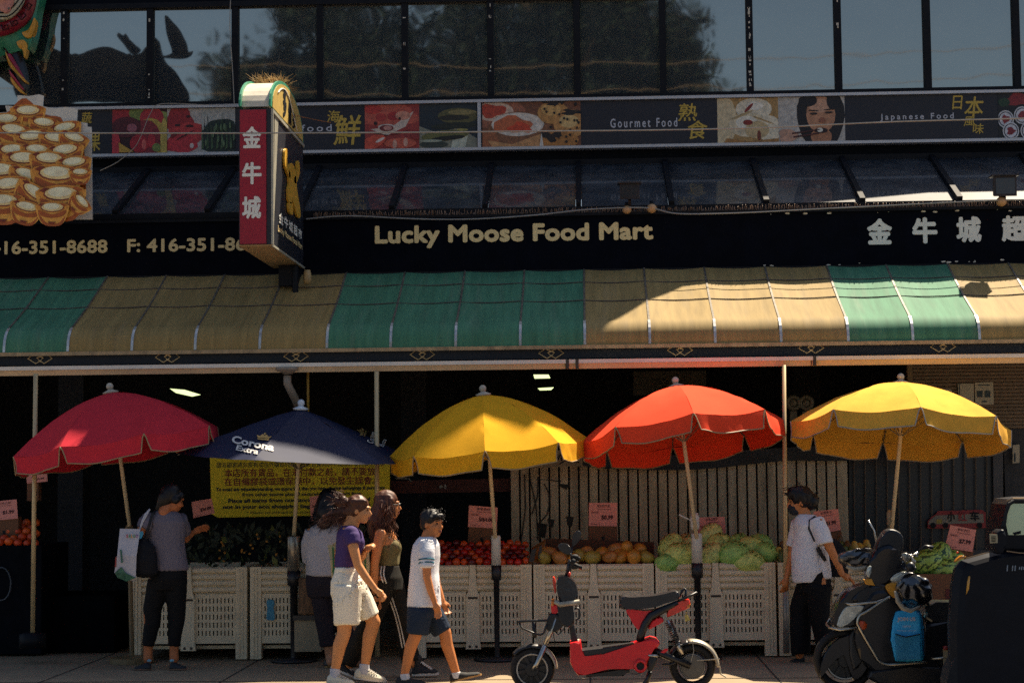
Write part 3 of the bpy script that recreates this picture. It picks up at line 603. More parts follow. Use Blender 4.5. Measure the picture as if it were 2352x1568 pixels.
# ------------------------------------------------------------------ trees across the street, mirrored in the windows
m_leaf = M('leaf_dark', (.012, .024, .012), .6, var=.5, scale=2); m_bark = M('bark', '#4a3a2c', .9, bump=.5)
def tree(x, y, h, r, label, seed):
    rr = random.Random(seed); t = thing('street_tree', label, 'tree', (x, y, -.05), 'street trees mirrored in the windows')
    g = MB(); g.tube([(x, y, -.1), (x+.1, y, h*.3), (x-.1, y, h*.6), (x, y, h*.85)], [.3, .24, .16, .05], 8)
    for k in range(8):
        a = rr.uniform(0, 6.3); z = h*rr.uniform(.35, .7); g.tube([(x, y, z), (x+math.cos(a)*r*.5, y+math.sin(a)*r*.5, z+r*.3), (x+math.cos(a)*r*.85, y+math.sin(a)*r*.85, z+r*.5)], [.1, .06, .02], 6)
    g.build('trunk', m_bark, t, True)
    g = MB(); cl = []
    for k in range(120):
        d = V((rr.gauss(0, 1), rr.gauss(0, 1), rr.gauss(0, 1))).normalized()*rr.uniform(.3, 1)**.5; cl.append((V((x+d.x*r, y+d.y*r, h*.66+d.z*h*.33)), rr.uniform(.6, 1.1)*r*.36))
    for c, q in cl:
        for k in range(130):
            d = V((rr.gauss(0, 1), rr.gauss(0, 1), rr.gauss(0, .8))).normalized()*rr.uniform(.4, 1)*q; p = c+d; u = V((rr.gauss(0, 1), rr.gauss(0, 1), rr.gauss(0, 1))).normalized()*.10; v_ = u.orthogonal().normalized()*.07
            g.face([p-u, p+v_, p+u, p-v_])
    g.build('crown', m_leaf, t)
tree(-7.9, -25.5, 14.2, 2.0, 'leafy tree across the street mirrored beside the moose', 1)
tree(-4.6, -27, 15.5, 3.6, 'broad tree across the street mirrored in the middle windows', 2)
tree(-7.2, -29, 17, 3.2, 'tall narrow tree across the street mirrored above the blade sign', 7)
tree(-1.6, -29.5, 18, 3.4, 'second tall tree across the street mirrored in the centre', 9)
tree(1.6, -26, 15.6, 2.6, 'rounded tree across the street mirrored left of the pale panes', 11)
tree(.2, -26, 16.5, 3.0, 'tallest tree across the street mirrored right of centre', 4)
# moose statue up in front of the facade (seen as a mirror image in the windows)
YM = -.55; ymir = 2*YW-YM
def ms(px, py, dy=0.):
    p = at(px, py, ymir+dy); return V((p.x, 2*YW-(ymir+dy)-.04, p.z))
g = MB()
for pts, y, t in ((cat_rom([(40, 150), (66, 106), (110, 104), (140, 118), (170, 126), (205, 116), (240, 108), (275, 118), (300, 124), (330, 116), (350, 92), (368, 88), (374, 108), (380, 128), (400, 152), (424, 182), (438, 208), (434, 236), (415, 246), (380, 240), (350, 236), (330, 300), (300, 300), (300, 236), (120, 236), (110, 300), (80, 300), (70, 230), (44, 220)], 4), -.12, .24),
    (cat_rom([(380, 130), (404, 124), (404, 110), (394, 80), (388, 38), (404, 48), (420, 66), (436, 98), (440, 118), (452, 116), (444, 128), (420, 132)], 4), -.3, .05), (cat_rom([(300, 122), (282, 104), (266, 84), (270, 76), (280, 86), (284, 78), (300, 98), (320, 114)], 3), .2, .05)):
    g.prism([ms(px, py, y) for px, py in pts], (0, -t, 0), .02)
mo = thing('moose_statue', 'dark moose statue mounted above the signs, mirrored in the left windows', 'statue', (-5.6, YM, 6.2)); g.build('body', M('moose_brown', (.002, .002, .002), 1., spec=0.), mo, True)
c = ms(200, 300); g = MB().tube([(c.x, YM, c.z+.1), (c.x, YM+.6, c.z), (c.x, YW-.1, c.z)], .05, 8); g.build('mounting_arm', m_dark2, mo)
# ------------------------------------------------------------------ umbrellas
def umbrella(label, apex_px, Y, Rm, H, n, phi0, tilt_x, tilt_back, mat, foot_px, fl=.15, trim='#94805e', valance=True, finial='#b4ad9c', pole_r=.018, pole_mat=None, lnr=.3):
    """apex_px: photo position of the top; tilt_x: top leans to -x (deg); tilt_back: top leans into the shop (deg)"""
    ap = at(apex_px[0], apex_px[1], Y)
    Rt = Matrix.Rotation(R(-tilt_x), 3, 'Y') @ Matrix.Rotation(R(-tilt_back), 3, 'X')
    W = lambda x, y, z: ap+Rt @ V((x, y, z-0))
    t = thing('market_umbrella', label, 'umbrella', V((ap.x, ap.y, 0)), None)
    seg, rows = 10, 12
    def prof(u): return u, -H*(lnr*u+(1-lnr)*u*u)                # radius fraction, drop
    g = MB(); lines = []
    for i in range(n):
        a0, a1 = 2*math.pi*i/n+phi0, 2*math.pi*(i+1)/n+phi0; grid = []
        for j in range(rows+1):
            u = .03+.97*j/rows; row = []
            for k in range(seg+1):
                s = k/seg; r, z = prof(u)
                p0 = V((math.sin(a0)*r*Rm, -math.cos(a0)*r*Rm, z)); p1 = V((math.sin(a1)*r*Rm, -math.cos(a1)*r*Rm, z))
                p = p0.lerp(p1, s); p.z -= .035*u*u*math.sin(math.pi*s)*(1 if valance else .3); p.z += .007*noise.noise(p*6+V((i, Y, 0)))+.004*noise.noise(V((a0*9+s*3, u*14, i)))
                row.append(g.bm.verts.new(W(*p)))
            grid.append(row)
        for A, B in zip(grid, grid[1:]):
            for k in range(seg): g.bm.faces.new((A[k], A[k+1], B[k+1], B[k]))
    bmesh.ops.remove_doubles(g.bm, verts=g.bm.verts, dist=.0015)
    can = g.build('canopy', mat, t, True); can.data.polygons.foreach_set('use_smooth', [True]*len(can.data.polygons))
    md = can.modifiers.new('edge', 'EDGE_SPLIT'); md.split_angle = R(9)
    if valance:
        tr = MB()
        for i in range(n):
            a0, a1 = 2*math.pi*i/n+phi0, 2*math.pi*(i+1)/n+phi0; g = MB(); grid = []; edge = []
            for j in range(6):
                v = j/5; row = []
                for k in range(seg*2+1):
                    s = k/(seg*2); ss = .5+(s-.5)*(1-.12*v**.6) if True else s
                    r, z = prof(1.); p0 = V((math.sin(a0)*Rm, -math.cos(a0)*Rm, z)); p1 = V((math.sin(a1)*Rm, -math.cos(a1)*Rm, z)); p = p0.lerp(p1, ss)
                    p.z -= .035*math.sin(math.pi*ss)
                    od = V((math.sin((a0+a1)/2), -math.cos((a0+a1)/2), 0))
                    p += od*(.012*v+.022*v*noise.noise(V((s*6+i*3, v*1.2, Y*5)))); p.z -= fl*v*(1-.04*math.cos(s*9))
                    q = W(*p); row.append(g.bm.verts.new(q))
                    if j == 5: edge.append(q.copy())
                    if k in (0, seg*2): edge_side = q
                grid.append(row)
            left = [r[0].co.copy() for r in grid]; right = [r[-1].co.copy() for r in grid]
            for A, B in zip(grid, grid[1:]):
                for k in range(seg*2): g.bm.faces.new((A[k], A[k+1], B[k+1], B[k]))
            g.build('valance_flap', mat, t, True)
            tr.tube(left[:-1]+edge+right[::-1][1:], .0055, 5)
        tr.build('piping', M('piping_'+trim.strip('#'), trim, .6), t)
    rib = MB()
    for i in range(n):
        a = 2*math.pi*i/n+phi0; rib.tube([W(math.sin(a)*u*Rm, -math.cos(a)*u*Rm, prof(u)[1]-.014) for u in (.06, .3, .6, .85, .99)], .006, 5)
        rib.tube([W(0, 0, -H*1.25), W(math.sin(a)*.5*Rm, -math.cos(a)*.5*Rm, prof(.5)[1]-.02)], .005, 5)
    rib.build('rib_frame', M('rib_steel', '#7d7568', .4, .5), t)
    g = MB(); g.lathe([(.0, -.01), (.06, -.015), (.075, .0), (.03, .018), (.018, .03)], W(0, 0, 0), Rt @ V((0, 0, 1)), 12); g.ell(W(0, 0, .052), .033)
    g.build('finial', M('finial_'+finial.strip('#'), finial, .4), t, True)
    q = at(foot_px[0], foot_px[1], Y+.0); base = V((ap.x+Rt.col[2].x*-2.3, 0, 0))
    q.y = ap.y-(ap.z-q.z)*(Rt @ V((0, 0, 1))).y/(Rt @ V((0, 0, 1))).z*.5
    g = MB(); g.tube([W(0, 0, -.02), W(0, 0, -H*1.2), q], pole_r, 10); g.build('pole', pole_mat or M('pole_cream', '#d0bb95', .4, var=.1), t, True)
    return t, q
m_red = M('canvas_red', '#cb3440', .9, spec=.1, var=.08, scale=4, trans=.10, bump=.12, bscale=300); m_red2 = M('canvas_orange_red', '#ec4a2c', .9, spec=.1, var=.07, scale=4, trans=.06, bump=.12, bscale=300)
m_yel1 = M('canvas_yellow', '#e6aa24', .9, spec=.1, var=.07, scale=4, trans=.18, bump=.12, bscale=300); m_yel2 = M('canvas_yellow_faded', '#e0aa44', .9, spec=.1, var=.12, scale=4, trans=.13, bump=.12, bscale=300)
m_navy = M('canvas_navy', '#1c2340', .65, var=.12, scale=4, spec=.3, trans=.05)
U1, f1 = umbrella('red umbrella leaning over the shopper in grey at the far left', (254, 900), -.2, .95, .46, 8, R(-17), 8.5, -1, m_red, (297, 1208))
U2, f2 = umbrella('navy umbrella with white beer lettering and gold crowns', (691, 938), -.10, 1.11, .45, 6, R(-11), -3, -2, m_navy, (674, 1235), valance=False, finial='#c7ced6', lnr=.8)
U3, f3 = umbrella('clean yellow umbrella above the boy and the red fruit', (1110, 905), -.2, .90, .48, 8, R(1), 4.8, -3, m_yel1, (1137, 1235))
U4, f4 = umbrella('orange red umbrella standing behind the red scooter', (1553, 886), -.08, .93, .42, 8, R(4), 6.5, 8, m_red2, (1599, 1235))
U5, f5 = umbrella('faded yellow umbrella above the watermelons at the right', (2069, 878), -.08, .99, .40, 8, R(0), -3, 8, m_yel2, (2043, 1225), trim='#9a958c')
m_sleeve = M('sleeve_white', '#c9c6bd', .4, var=.06); m_blk = M('black_paint', (.010, .010, .013), .45, var=.3)
def foot(U, x, ys, ye, Y, w, mat, wide=0.):
    a, b = at(x, ys, Y), at(x+1, ye, Y); k = (Y+16.8)/4200*w
    g = MB(); g.lathe([(k*.9, 0), (k, -.01), (k, -(a.z-b.z))], a, n=14); g.build('sleeve', mat, U, True)
    g = MB(); g.lathe([(k*1.05, 0), (k*1.05, -.13), (k*.62, -.14), (k*.55, -b.z+.05), (k*.55, -b.z+.03), (.21, -b.z+.025), (.21, -b.z+.003)], b, n=18); g.build('base_stand', m_blk, U, True)
foot(U2, 674, 1230, 1310, -.12, 14.5, M('sleeve_steel', '#8f8a80', .3, .6)); foot(U3, 1139, 1229, 1297, -.12, 11, m_sleeve); foot(U4, 1600, 1224, 1292, -.12, 12.5, m_sleeve)
g = MB(); c = at(1590, 1196, -.14); g.bar(c, c+V((-.12, -.02, .06)), .02, .012); g.lathe([(.035, -.06), (.042, -.03), (.042, .05), (.03, .09)], at(1596, 1200, -.14), n=12); g.build('clamp', m_sleeve, U4, True)
g = MB(); g.lathe([(.02, .03), (.034, 0), (.034, -.1), (.022, -.12), (.022, -.18)], at(2045, 1178, -.12), n=12); g.build('grip', M('grip_cream', '#9c8c70', .5), U5, True)
g = MB(); b = at(2043, 1225, -.12); g.tube([b, (b.x-.03, b.y, .02)], .02, 8); g.lathe([(.2, 0), (.2, .05), (.03, .07)], (b.x-.03, b.y, .002), n=16); g.build('base_stand', m_blk, U5)
g = MB(); g.lathe([(.025, 0), (.04, -.03), (.04, -.08)], at(297, 1205, -.15), n=10); b = at(297, 1212, -.15); g.tube([b, (b.x+.03, b.y, .02)], .022, 8); g.lathe([(.2, 0), (.2, .05), (.03, .07)], (b.x+.03, b.y, .002), n=16); g.build('base_stand', M('pole_brown', '#6d5c3f', .5), U1)
# lettering on the navy umbrella
ap = at(691, 938, -.10)
URt = (Matrix.Rotation(R(3), 3, 'Y') @ Matrix.Rotation(R(2), 3, 'X')).transposed()
def ubr(px, py):                                              # where the sight line through a photo pixel meets the navy canopy, just above the cloth
    def gap(Yq):
        p = at(px, py, Yq); q = URt @ (p-ap); th = (math.atan2(q.x, -q.y)-R(-11)) % (math.pi/3)-math.pi/6
        u = math.hypot(q.x, q.y)*math.cos(th)/math.cos(math.pi/6)/1.11
        return q.z+.45*(.8*u+.2*u*u)-.008
    ya = -1.2; g0 = gap(ya); yb = ya
    while yb < .9:
        yb = ya+.06; g1 = gap(yb)
        if g0 > 0 >= g1: break
        ya, g0 = yb, g1
    for _ in range(12):
        ym_ = (ya+yb)/2
        if gap(ym_) > 0: ya = ym_
        else: yb = ym_
    return at(px, py, ya)
def gore_text(s, BL, BR, TL, mat, name='lettering', **k):
    vs, fs = text_mesh(s, k.get('bold', .02)*.6); x0, x1 = min(v.x for v in vs), max(v.x for v in vs); y0_, y1_ = min(v.y for v in vs), max(v.y for v in vs); g = MB(); nv = []
    for v in vs:
        u, w_ = (v.x-x0)/(x1-x0), (v.y-y0_)/(y1_-y0_); nv.append(g.bm.verts.new(ubr(BL[0]+(BR[0]-BL[0])*u+(TL[0]-BL[0])*w_, BL[1]+(BR[1]-BL[1])*u+(TL[1]-BL[1])*w_)))
    for f in fs: g.bm.faces.new([nv[i] for i in f])
    g.build(name, mat, U2)
m_wl = M('print_white', '#d8d4cc', .6)
gore_text('Corona', (531, 1016), (628, 1036), (535, 999), m_wl, bold=.05); gore_text('Extra', (541, 1033), (592, 1043), (545, 1021), m_wl, bold=.04)
gore_text('Corona', (858, 1019), (866, 994), (842, 1014), m_wl, bold=.05); gore_text('Extra', (881, 1026), (889, 1010), (871, 1022), m_wl, bold=.04)
def crown(pts):
    g = MB(); (ax, ay), (bx, by), (tx, ty) = pts; f = lambda u, v: ubr(ax+(bx-ax)*u+(tx-ax)*v, ay+(by-ay)*u+(ty-ay)*v)
    for q in ([(.12, 0), (.88, 0), (.92, .18), (.08, .18)], [(.1, .26), (.9, .26), (1.05, .62), (.78, .5), (.66, .8), (.5, .62), (.34, .8), (.22, .5), (-.05, .62)], [(.44, .74), (.56, .74), (.56, 1.), (.44, 1.)]): g.face([f(*a) for a in q])
    g.build('crown_emblem', M('crown_print', '#c79f5c', .6), U2)
crown([(588, 1008), (620, 1011), (593, 992)]); crown([(838, 1004), (843, 989), (818, 994)])
# ------------------------------------------------------------------ storefront behind the stalls
YG2 = 1.55
gate = thing('plank_gate', 'weathered tan plank shutter with dark gaps behind the mangoes and cabbages', 'gate', at(1560, 1300, YG2))
m_plank = M('plank_tan', '#b8a283', .85, var=.3, scale=2.2, stretch=(3, 3, .6), dirt=.55, dcol=(.05, .04, .03), bump=.3)
m_plank2 = M('plank_grey', '#ada18a', .85, var=.3, scale=2.2, stretch=(3, 3, .6), dirt=.55, dcol=(.05, .04, .03), bump=.3)
gx0, gx1 = xat(1172, YG2, 1180), xat(1946, YG2, 1180); gz_t = zat(1060, YG2, 1560)
g = MB().box(gx0, gx1, YG2+.03, YG2+.06, .1, gz_t); g.build('backing', m_dark2, gate)
n_ = 34; pw = (gx1-gx0)/n_
for i in range(n_):
    a = gx0+i*pw+.009; g = MB().box(a, a+pw-.018-(0 if i < n_-1 else -.02), YG2-.0+random.uniform(0, .008), YG2+.029, .12, gz_t-random.uniform(0, .006)); g.build('plank', m_plank if i < 19 else m_plank2, gate, bevel=.004)
g = MB().slab([(1172, 1034), (1500, 1046), (1760, 1030), (1950, 1024), (1950, 1056), (1800, 1058), (1600, 1078), (1400, 1076), (1290, 1064), (1172, 1070)], YG2-.06, .04, 4); g.build('dark_flap', M('flap_dark', (.022, .024, .028), .8, var=.4), gate)
g = MB(); gr_ = [(1205, 1090, 1196, 1250), (1215, 1088, 1236, 1240), (1236, 1095, 1222, 1180), (1250, 1110, 1262, 1160), (1262, 1160, 1240, 1200)]
for a, b, c_, d in gr_: g.tube([at(a, b, YG2-.004), at((a+c_)/2+6, (b+d)/2, YG2-.004), at(c_, d, YG2-.004)], .008, 4)
for px, py, w_, h in ((1235, 1200, 22, 36), (1258, 1190, 16, 22), (1300, 1184, 18, 26), (1285, 1110, 22, 14), (1240, 1100, 50, 6)): g.slab([(px, py), (px+w_, py+3), (px+w_-5, py+h), (px+3, py+h-6)], YG2-.006, .002)
g.build('torn_poster_mark', M('mark_brown', (.035, .028, .022), .9, var=.5), gate)
bd = thing('graffiti_board', 'tan board with black scrawled graffiti under the middle yellow umbrella', 'board', at(1260, 1075, 1.35))
g = MB().slab([(1176, 1038), (1338, 1032), (1338, 1070), (1176, 1076)], 1.35, .02); g.build('panel', M('board_tan', '#8b7656', .7, dirt=.4), bd)
g = MB()
for p in ([(1194, 1046), (1198, 1060), (1204, 1048), (1208, 1062)], [(1212, 1060), (1216, 1046), (1222, 1060), (1226, 1048)], [(1232, 1054), (1242, 1046), (1248, 1056), (1238, 1062), (1234, 1052), (1244, 1052)], [(1256, 1044), (1258, 1062), (1266, 1046), (1268, 1062), (1276, 1044), (1278, 1060), (1288, 1042), (1290, 1058)], [(1298, 1044), (1318, 1042), (1302, 1052), (1320, 1050), (1304, 1060), (1326, 1058)], [(1284, 1066), (1304, 1056), (1330, 1062)]):
    g.tube([at(x, y, 1.347) for x, y in cat_rom(p, 4, False)], .006, 4)
g.build('scrawl', m_dark2, bd)
bm_ = thing('storage_beam', 'dark red wooden beam with a small white mark behind the boy', 'beam', at(1035, 1130, 1.7))
g = MB().slab([(895, 1104), (1176, 1098), (1176, 1128), (895, 1133)], 1.7, .12); g.build('plank', M('beam_red', '#4a241d', .8, var=.3), bm_)
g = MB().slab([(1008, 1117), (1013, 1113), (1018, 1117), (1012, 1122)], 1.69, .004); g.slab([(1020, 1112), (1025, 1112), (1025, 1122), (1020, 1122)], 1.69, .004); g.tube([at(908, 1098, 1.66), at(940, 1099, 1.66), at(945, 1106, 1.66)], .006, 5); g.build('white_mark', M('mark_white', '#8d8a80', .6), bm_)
# barred dark window at the right
gw = thing('barred_window', 'dark window behind thin vertical bars beside the plank shutter', 'window', at(2110, 1270, 1.6))
g = MB().slab([(1950, 985), (2290, 975), (2290, 1262), (1950, 1266)], 1.62, .02); g.build('pane', M('window_dark', (.008, .011, .018), .35), gw)
g = MB(); g.slab([(1945, 1266), (2300, 1261), (2300, 1276), (1945, 1281)], 1.58, .08); g.slab([(2280, 975), (2304, 974), (2304, 1262), (2284, 1262)], 1.56, .06); g.build('frame', M('frame_grey', (.035, .036, .042), .6, var=.3), gw)
for i in range(14):
    px = 1961+25.4*i; g = MB().tube([at(px, 985, 1.58), at(px+2, 1264, 1.58)], .0075, 6); g.build('bar', M('bar_brown', '#4b4034', .6, var=.3), gw)
kn = thing('knee_wall', 'grey panel wall under the barred window', 'wall', at(2110, 1500, 1.6))
g = MB().box(gx1+.02, 6.0, 1.6, 1.7, .01, zat(1277, 1.6, 2100)-.01); g.build('panel', M('panel_grey', (.03, .034, .042), .8, var=.3), kn)
# corrugated shutter with papers
sh = thing('roller_shutter', 'brown corrugated roller shutter behind the faded yellow umbrella', 'shutter', at(2240, 980, 1.75))
sx0, sx1 = xat(2095, 1.75, 900), 6.5; g = MB(); zs = zat(985, 1.75, 2200); rows = []
zt = 3.59; k = 0; prf = []
while zs+k*.036 < zt: prf += [(1.75, zs+k*.036), (1.735, zs+k*.036+.008), (1.735, zs+k*.036+.024), (1.75, zs+k*.036+.032)]; k += 1
vv = [(g.bm.verts.new((sx0, y, z)), g.bm.verts.new((sx1, y, z))) for y, z in prf]
for A, B in zip(vv, vv[1:]): g.bm.faces.new((A[0], A[1], B[1], B[0]))
g.build('curtain', M('shutter_brown', '#6b5a48', .6, var=.15), sh)
g = MB().box(sx0-.05, sx0-.002, 1.70, 1.78, .2, zt); g.build('side_rail', M('rail_tan', '#6e5b40', .6), sh)
g = MB().box(sx0+.9, sx1, 1.76, 1.8, .2, zs); g.build('lower_door', M('door_dark', (.02, .022, .028), .7, var=.4), sh)
m_paper = M('paper', '#a39c8a', .8, var=.06)
def paper(label, pts, Y, marks=(), mat=m_paper):
    t = thing('paper_notice', label, 'notice', at(pts[2][0], pts[2][1], Y)); g = MB().slab(pts, Y, .004); g.build('sheet', mat, t)
    if marks:
        g = MB()
        for x0, y0, x1, y1 in marks: g.slab([(x0, y0), (x1, y0), (x1, y1), (x0, y1)], Y-.003, .002)
        g.build('print', M('print_teal', '#2d3b42', .7), t)
paper('paper sheet with a small red stamp taped left on the shutter', [(2200, 881), (2237, 880), (2237, 929), (2202, 929)], 1.722, [(2203, 881, 2205, 929)])
paper('paper notice with two dark photos taped right on the shutter', [(2239, 878), (2281, 877), (2283, 928), (2240, 929)], 1.722, [(2244, 897, 2257, 912), (2262, 897, 2275, 912), (2255, 920, 2267, 923), (2246, 883, 2274, 885)])
paper('half hidden paper notice behind the top of the faded yellow umbrella', [(2146, 893), (2186, 894), (2186, 925), (2146, 925)], 1.722, [(2154, 897, 2163, 903)])
paper('narrow paper notice at the right edge below the shutter', [(2326, 1022), (2342, 1020), (2342, 1062), (2326, 1064)], 1.70, [(2329, 1040, 2333, 1060)])
# fans on the wall
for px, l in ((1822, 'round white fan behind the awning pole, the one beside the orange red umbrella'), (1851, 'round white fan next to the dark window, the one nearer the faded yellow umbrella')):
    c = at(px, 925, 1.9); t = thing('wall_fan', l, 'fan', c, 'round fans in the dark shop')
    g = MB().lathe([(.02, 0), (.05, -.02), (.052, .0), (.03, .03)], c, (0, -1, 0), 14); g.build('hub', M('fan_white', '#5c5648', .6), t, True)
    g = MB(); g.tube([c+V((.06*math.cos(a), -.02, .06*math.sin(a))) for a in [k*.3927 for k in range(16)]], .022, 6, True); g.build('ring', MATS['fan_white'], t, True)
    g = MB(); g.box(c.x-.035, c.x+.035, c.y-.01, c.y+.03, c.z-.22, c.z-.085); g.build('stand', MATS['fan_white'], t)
# lamps inside the dark shop
m_tube = M('lamp_glow', '#b8c48c', .5, emit=1.1)
for pts, l in (([(390, 892), (424, 895), (460, 906), (440, 910), (404, 902)], 'green tinted strip lamp glimpsed inside the shop above the red umbrella'), ([(1225, 860), (1260, 860), (1264, 868), (1228, 869)], 'pale strip lamp inside the shop, upper of two above the clean yellow umbrella'), ([(1235, 891), (1272, 889), (1266, 895), (1240, 896)], 'pale strip lamp inside the shop, lower of two above the clean yellow umbrella')):
    t = MB().slab(pts, 5.2, .03).build('strip_lamp', m_tube); tag(t, l, 'lamp')
# dark sign on the shop wall with two rings
dk = thing('menu_board', 'dim brown menu board hanging inside behind the orange red umbrella', 'board', at(1540, 890, 2.2))
g = MB().slab([(1455, 853), (1622, 851), (1622, 905), (1455, 908)], 2.2, .03); g.build('panel', M('menu_brown', (.028, .024, .018), .8, var=.3), dk)
g = MB()
for px, py in ((1516, 878), (1532, 878), (1514, 893), (1534, 893)): c = at(px, py, 2.18); g.tube([c+V((.03*math.cos(a), 0, .03*math.sin(a))) for a in [k*.5236 for k in range(12)]], .006, 5, True)
g.build('ring_mark', M('ring_tan', '#4b4231', .7), dk)
# yellow notice sign
YN = 1.5
no = thing('yellow_notice', 'large yellow shop notice with red and black lettering below the navy umbrella', 'notice sign', at(690, 1186, YN))
g = MB().slab([(482, 1050), (896, 1041), (894, 1180), (500, 1188), (486, 1180)], YN, .02); g.build('panel', M('notice_yellow', '#e2ca1c', .6, var=.12, scale=2, dirt=.1), no)
def nline(s, x0, x1, y0, y1, mat, b=.02):
    g = MB(); sl_ = lambda x: -.012*(x-690)
    BL, BR, TL = at(x0, y1+sl_(x0), YN-.004), at(x1, y1+sl_(x1), YN-.004), at(x0, y0+sl_(x0), YN-.004); letters(g, s, BL, BR, TL, b); g.build('lettering', mat, no)
m_nred = M('notice_red', '#7e2b22', .6); m_nblk = M('notice_black', (.02, .025, .03), .6)
nline('請各顧客將你原有或在外購買的貨品放於自備的袋中及綁好以免發生誤會', 497, 884, 1059, 1072, m_nblk, .01)
nline('本店所有貨品，在未付款之前，請不要放', 515, 862, 1074, 1094, m_nred, .01)
nline('在自備膠袋或環保袋中，以免發生誤會。', 515, 862, 1095, 1114, m_nred, .01)
nline('To avoid any misunderstanding, we appreciate that you have all your belongings & purchases', 496, 884, 1117, 1128, m_nblk, .03)
nline('from other stores placed securely in your own bags', 556, 830, 1130, 1140, m_nblk, .03)
nline('Place all items from our store in shopping cart and', 524, 850, 1143, 1155, m_nblk, .045)
nline('not in your eco shopping bag until items are paid', 512, 850, 1157, 1169, m_nblk, .045)
nline('* Please be advised that customers are responsible', 566, 820, 1172, 1180, m_nblk, .02)
# ------------------------------------------------------------------ produce bins
m_bin = M('bin_plastic', '#dacbac', .6, var=.1, scale=2.5, dirt=.45, dcol=(.17, .14, .1), bump=.08)
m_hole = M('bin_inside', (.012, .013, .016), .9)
ZB = zat(1294, 0, 1345)
def make_bin(x0, x1, label):
    t = thing('produce_bin', label, 'plastic bin', ((x0+x1)/2, .56, 0), 'beige slotted produce bins along the shop front'); W = x1-x0; D = 1.12; H = ZB; cp = .105; zr = H-.245
    def X(u): return x0+u
    for a in (x0, x1-cp):
        g = MB(); g.box(a, a+cp, .0, .1, .012, H-.004)
        for q in (.028, .058): g.box(a+q, a+q+.014, -.008, -.0005, .03, H-.02)
        g.build('corner_post', m_bin, t, bevel=.006)
    g = MB(); cx = (x0+x1)/2
    g.prism([(cx-.028, -.012, H-.002), (cx+.028, -.012, H-.002), (cx+.034, -.012, zr+.02), (cx+.06, -.012, zr-.03), (cx+.06, -.012, .18), (cx+.07, -.012, .09), (cx-.07, -.012, .09), (cx-.06, -.012, .18), (cx-.06, -.012, zr-.03), (cx-.034, -.012, zr+.02)], (0, .05, 0), .004); g.build('center_post', m_bin, t)
    g = MB(); g.box(cx-.045, cx+.045, -.0145, -.0125, zr-.065, zr-.045)
    for q in (-.03, .03): g.lathe([(.013, 0), (.013, .002)], (cx+q, -.0125, .115), (0, -1, 0), 10)
    g.build('grip_slot', M('slot_brown', (.06, .045, .035), .9), t)
    for a, b in ((x0+cp+.001, cx-.035), (cx+.035, x1-cp-.001)):
        g = MB()
        for k in range(4): z = zr+.012+k*.058; g.rings([[(q, .02, z), (q, .004, z+.008), (q, .0, z+.024), (q, .004, z+.04), (q, .022, z+.05), (q, .06, z+.05), (q, .06, z)] for q in (a, b)])
        g.box(a, b, .03, .058, zr+.001, H-.006); g.build('rim_rib', m_bin, t)
    for a, b in ((x0+cp+.001, cx-.061), (cx+.061, x1-cp-.001)):             # slotted panels with real openings
        g = MB(); xs = [a]; nS = 10; m_ = .014; step = (b-a-2*m_)/nS
        for k in range(nS): xs += [a+m_+k*step+step*.34, a+m_+k*step+step*.66]
        xs.append(b); z_lo, z_hi = .155, zr-.002; zs = [z_lo, z_lo+.055]; rows = 5; hs = (z_hi-.03-z_lo-.055)/rows
        for k in range(rows): zs += [z_lo+.055+k*hs+hs*.22, z_lo+.055+k*hs+hs*.86]
        zs.append(z_hi); zs = sorted(zs)
        V0 = [[g.bm.verts.new((x, .016, z)) for x in xs] for z in zs]; V1 = [[g.bm.verts.new((x, .034, z)) for x in xs] for z in zs]
        hole = lambda i, j: j % 2 == 1 and i >= 2 and i % 2 == 0 and i < len(zs)-1
        for i in range(len(zs)-1):
            for j in range(len(xs)-1):
                if hole(i, j):
                    A = (V0[i][j], V0[i][j+1], V0[i+1][j+1], V0[i+1][j]); B = (V1[i][j], V1[i][j+1], V1[i+1][j+1], V1[i+1][j])
                    for k in range(4): g.bm.faces.new((A[k], A[(k+1) % 4], B[(k+1) % 4], B[k]))
                else: g.bm.faces.new((V0[i][j], V0[i][j+1], V0[i+1][j+1], V0[i+1][j]))
        g.build('slotted_panel', m_bin, t)
    g = MB(); g.box(x0+.02, x0+.05, .11, D, .06, H-.01); g.box(x1-.05, x1-.02, .11, D, .06, H-.01); g.box(x0+.02, x1-.02, D-.03, D, .061, H-.011); g.box(x0+.051, x1-.051, .1, D-.031, .1, .13); g.build('shell', m_bin, t)
    g = MB(); g.box(x0+.06, x1-.06, .09, .1, .14, H-.05); g.build('inner_liner', m_hole, t)  # dark sheet behind the slots, standing in for the shade inside
    return t
BX = [(298, 567), (574, 843), (951, 1222), (1226, 1503), (1507, 1783), (1789, 2066)]
BL = ['beige bin behind the shopper in grey, leftmost of the row', 'beige bin with the small blue tag under the navy umbrella', 'beige bin full of red fruit behind the boy', 'beige bin of mangoes behind the front of the red scooter', 'beige bin of cabbages behind the red scooter seat', 'beige bin behind the woman in the white tee']
bins = []
for (a, b), l in zip(BX, BL): xa, xb = xat(a, 0, 1400), xat(b, 0, 1400); make_bin(xa, xb, l); bins.append((xa, xb))
g = MB().slab([(612, 1380), (618, 1376), (628, 1378), (630, 1386), (628, 1395), (631, 1420), (622, 1424), (612, 1420), (614, 1398)], -.012, .008, 3); tag(g.build('blue_tag', M('tag_blue', '#2a86a8', .5, var=.2)), 'small torn blue tag stuck on a slotted beige bin', 'tag')
dc = thing('dark_bin', 'dark low bin with oranges on top behind the awning pole at the far left', 'plastic bin', at(40, 1500, .5))
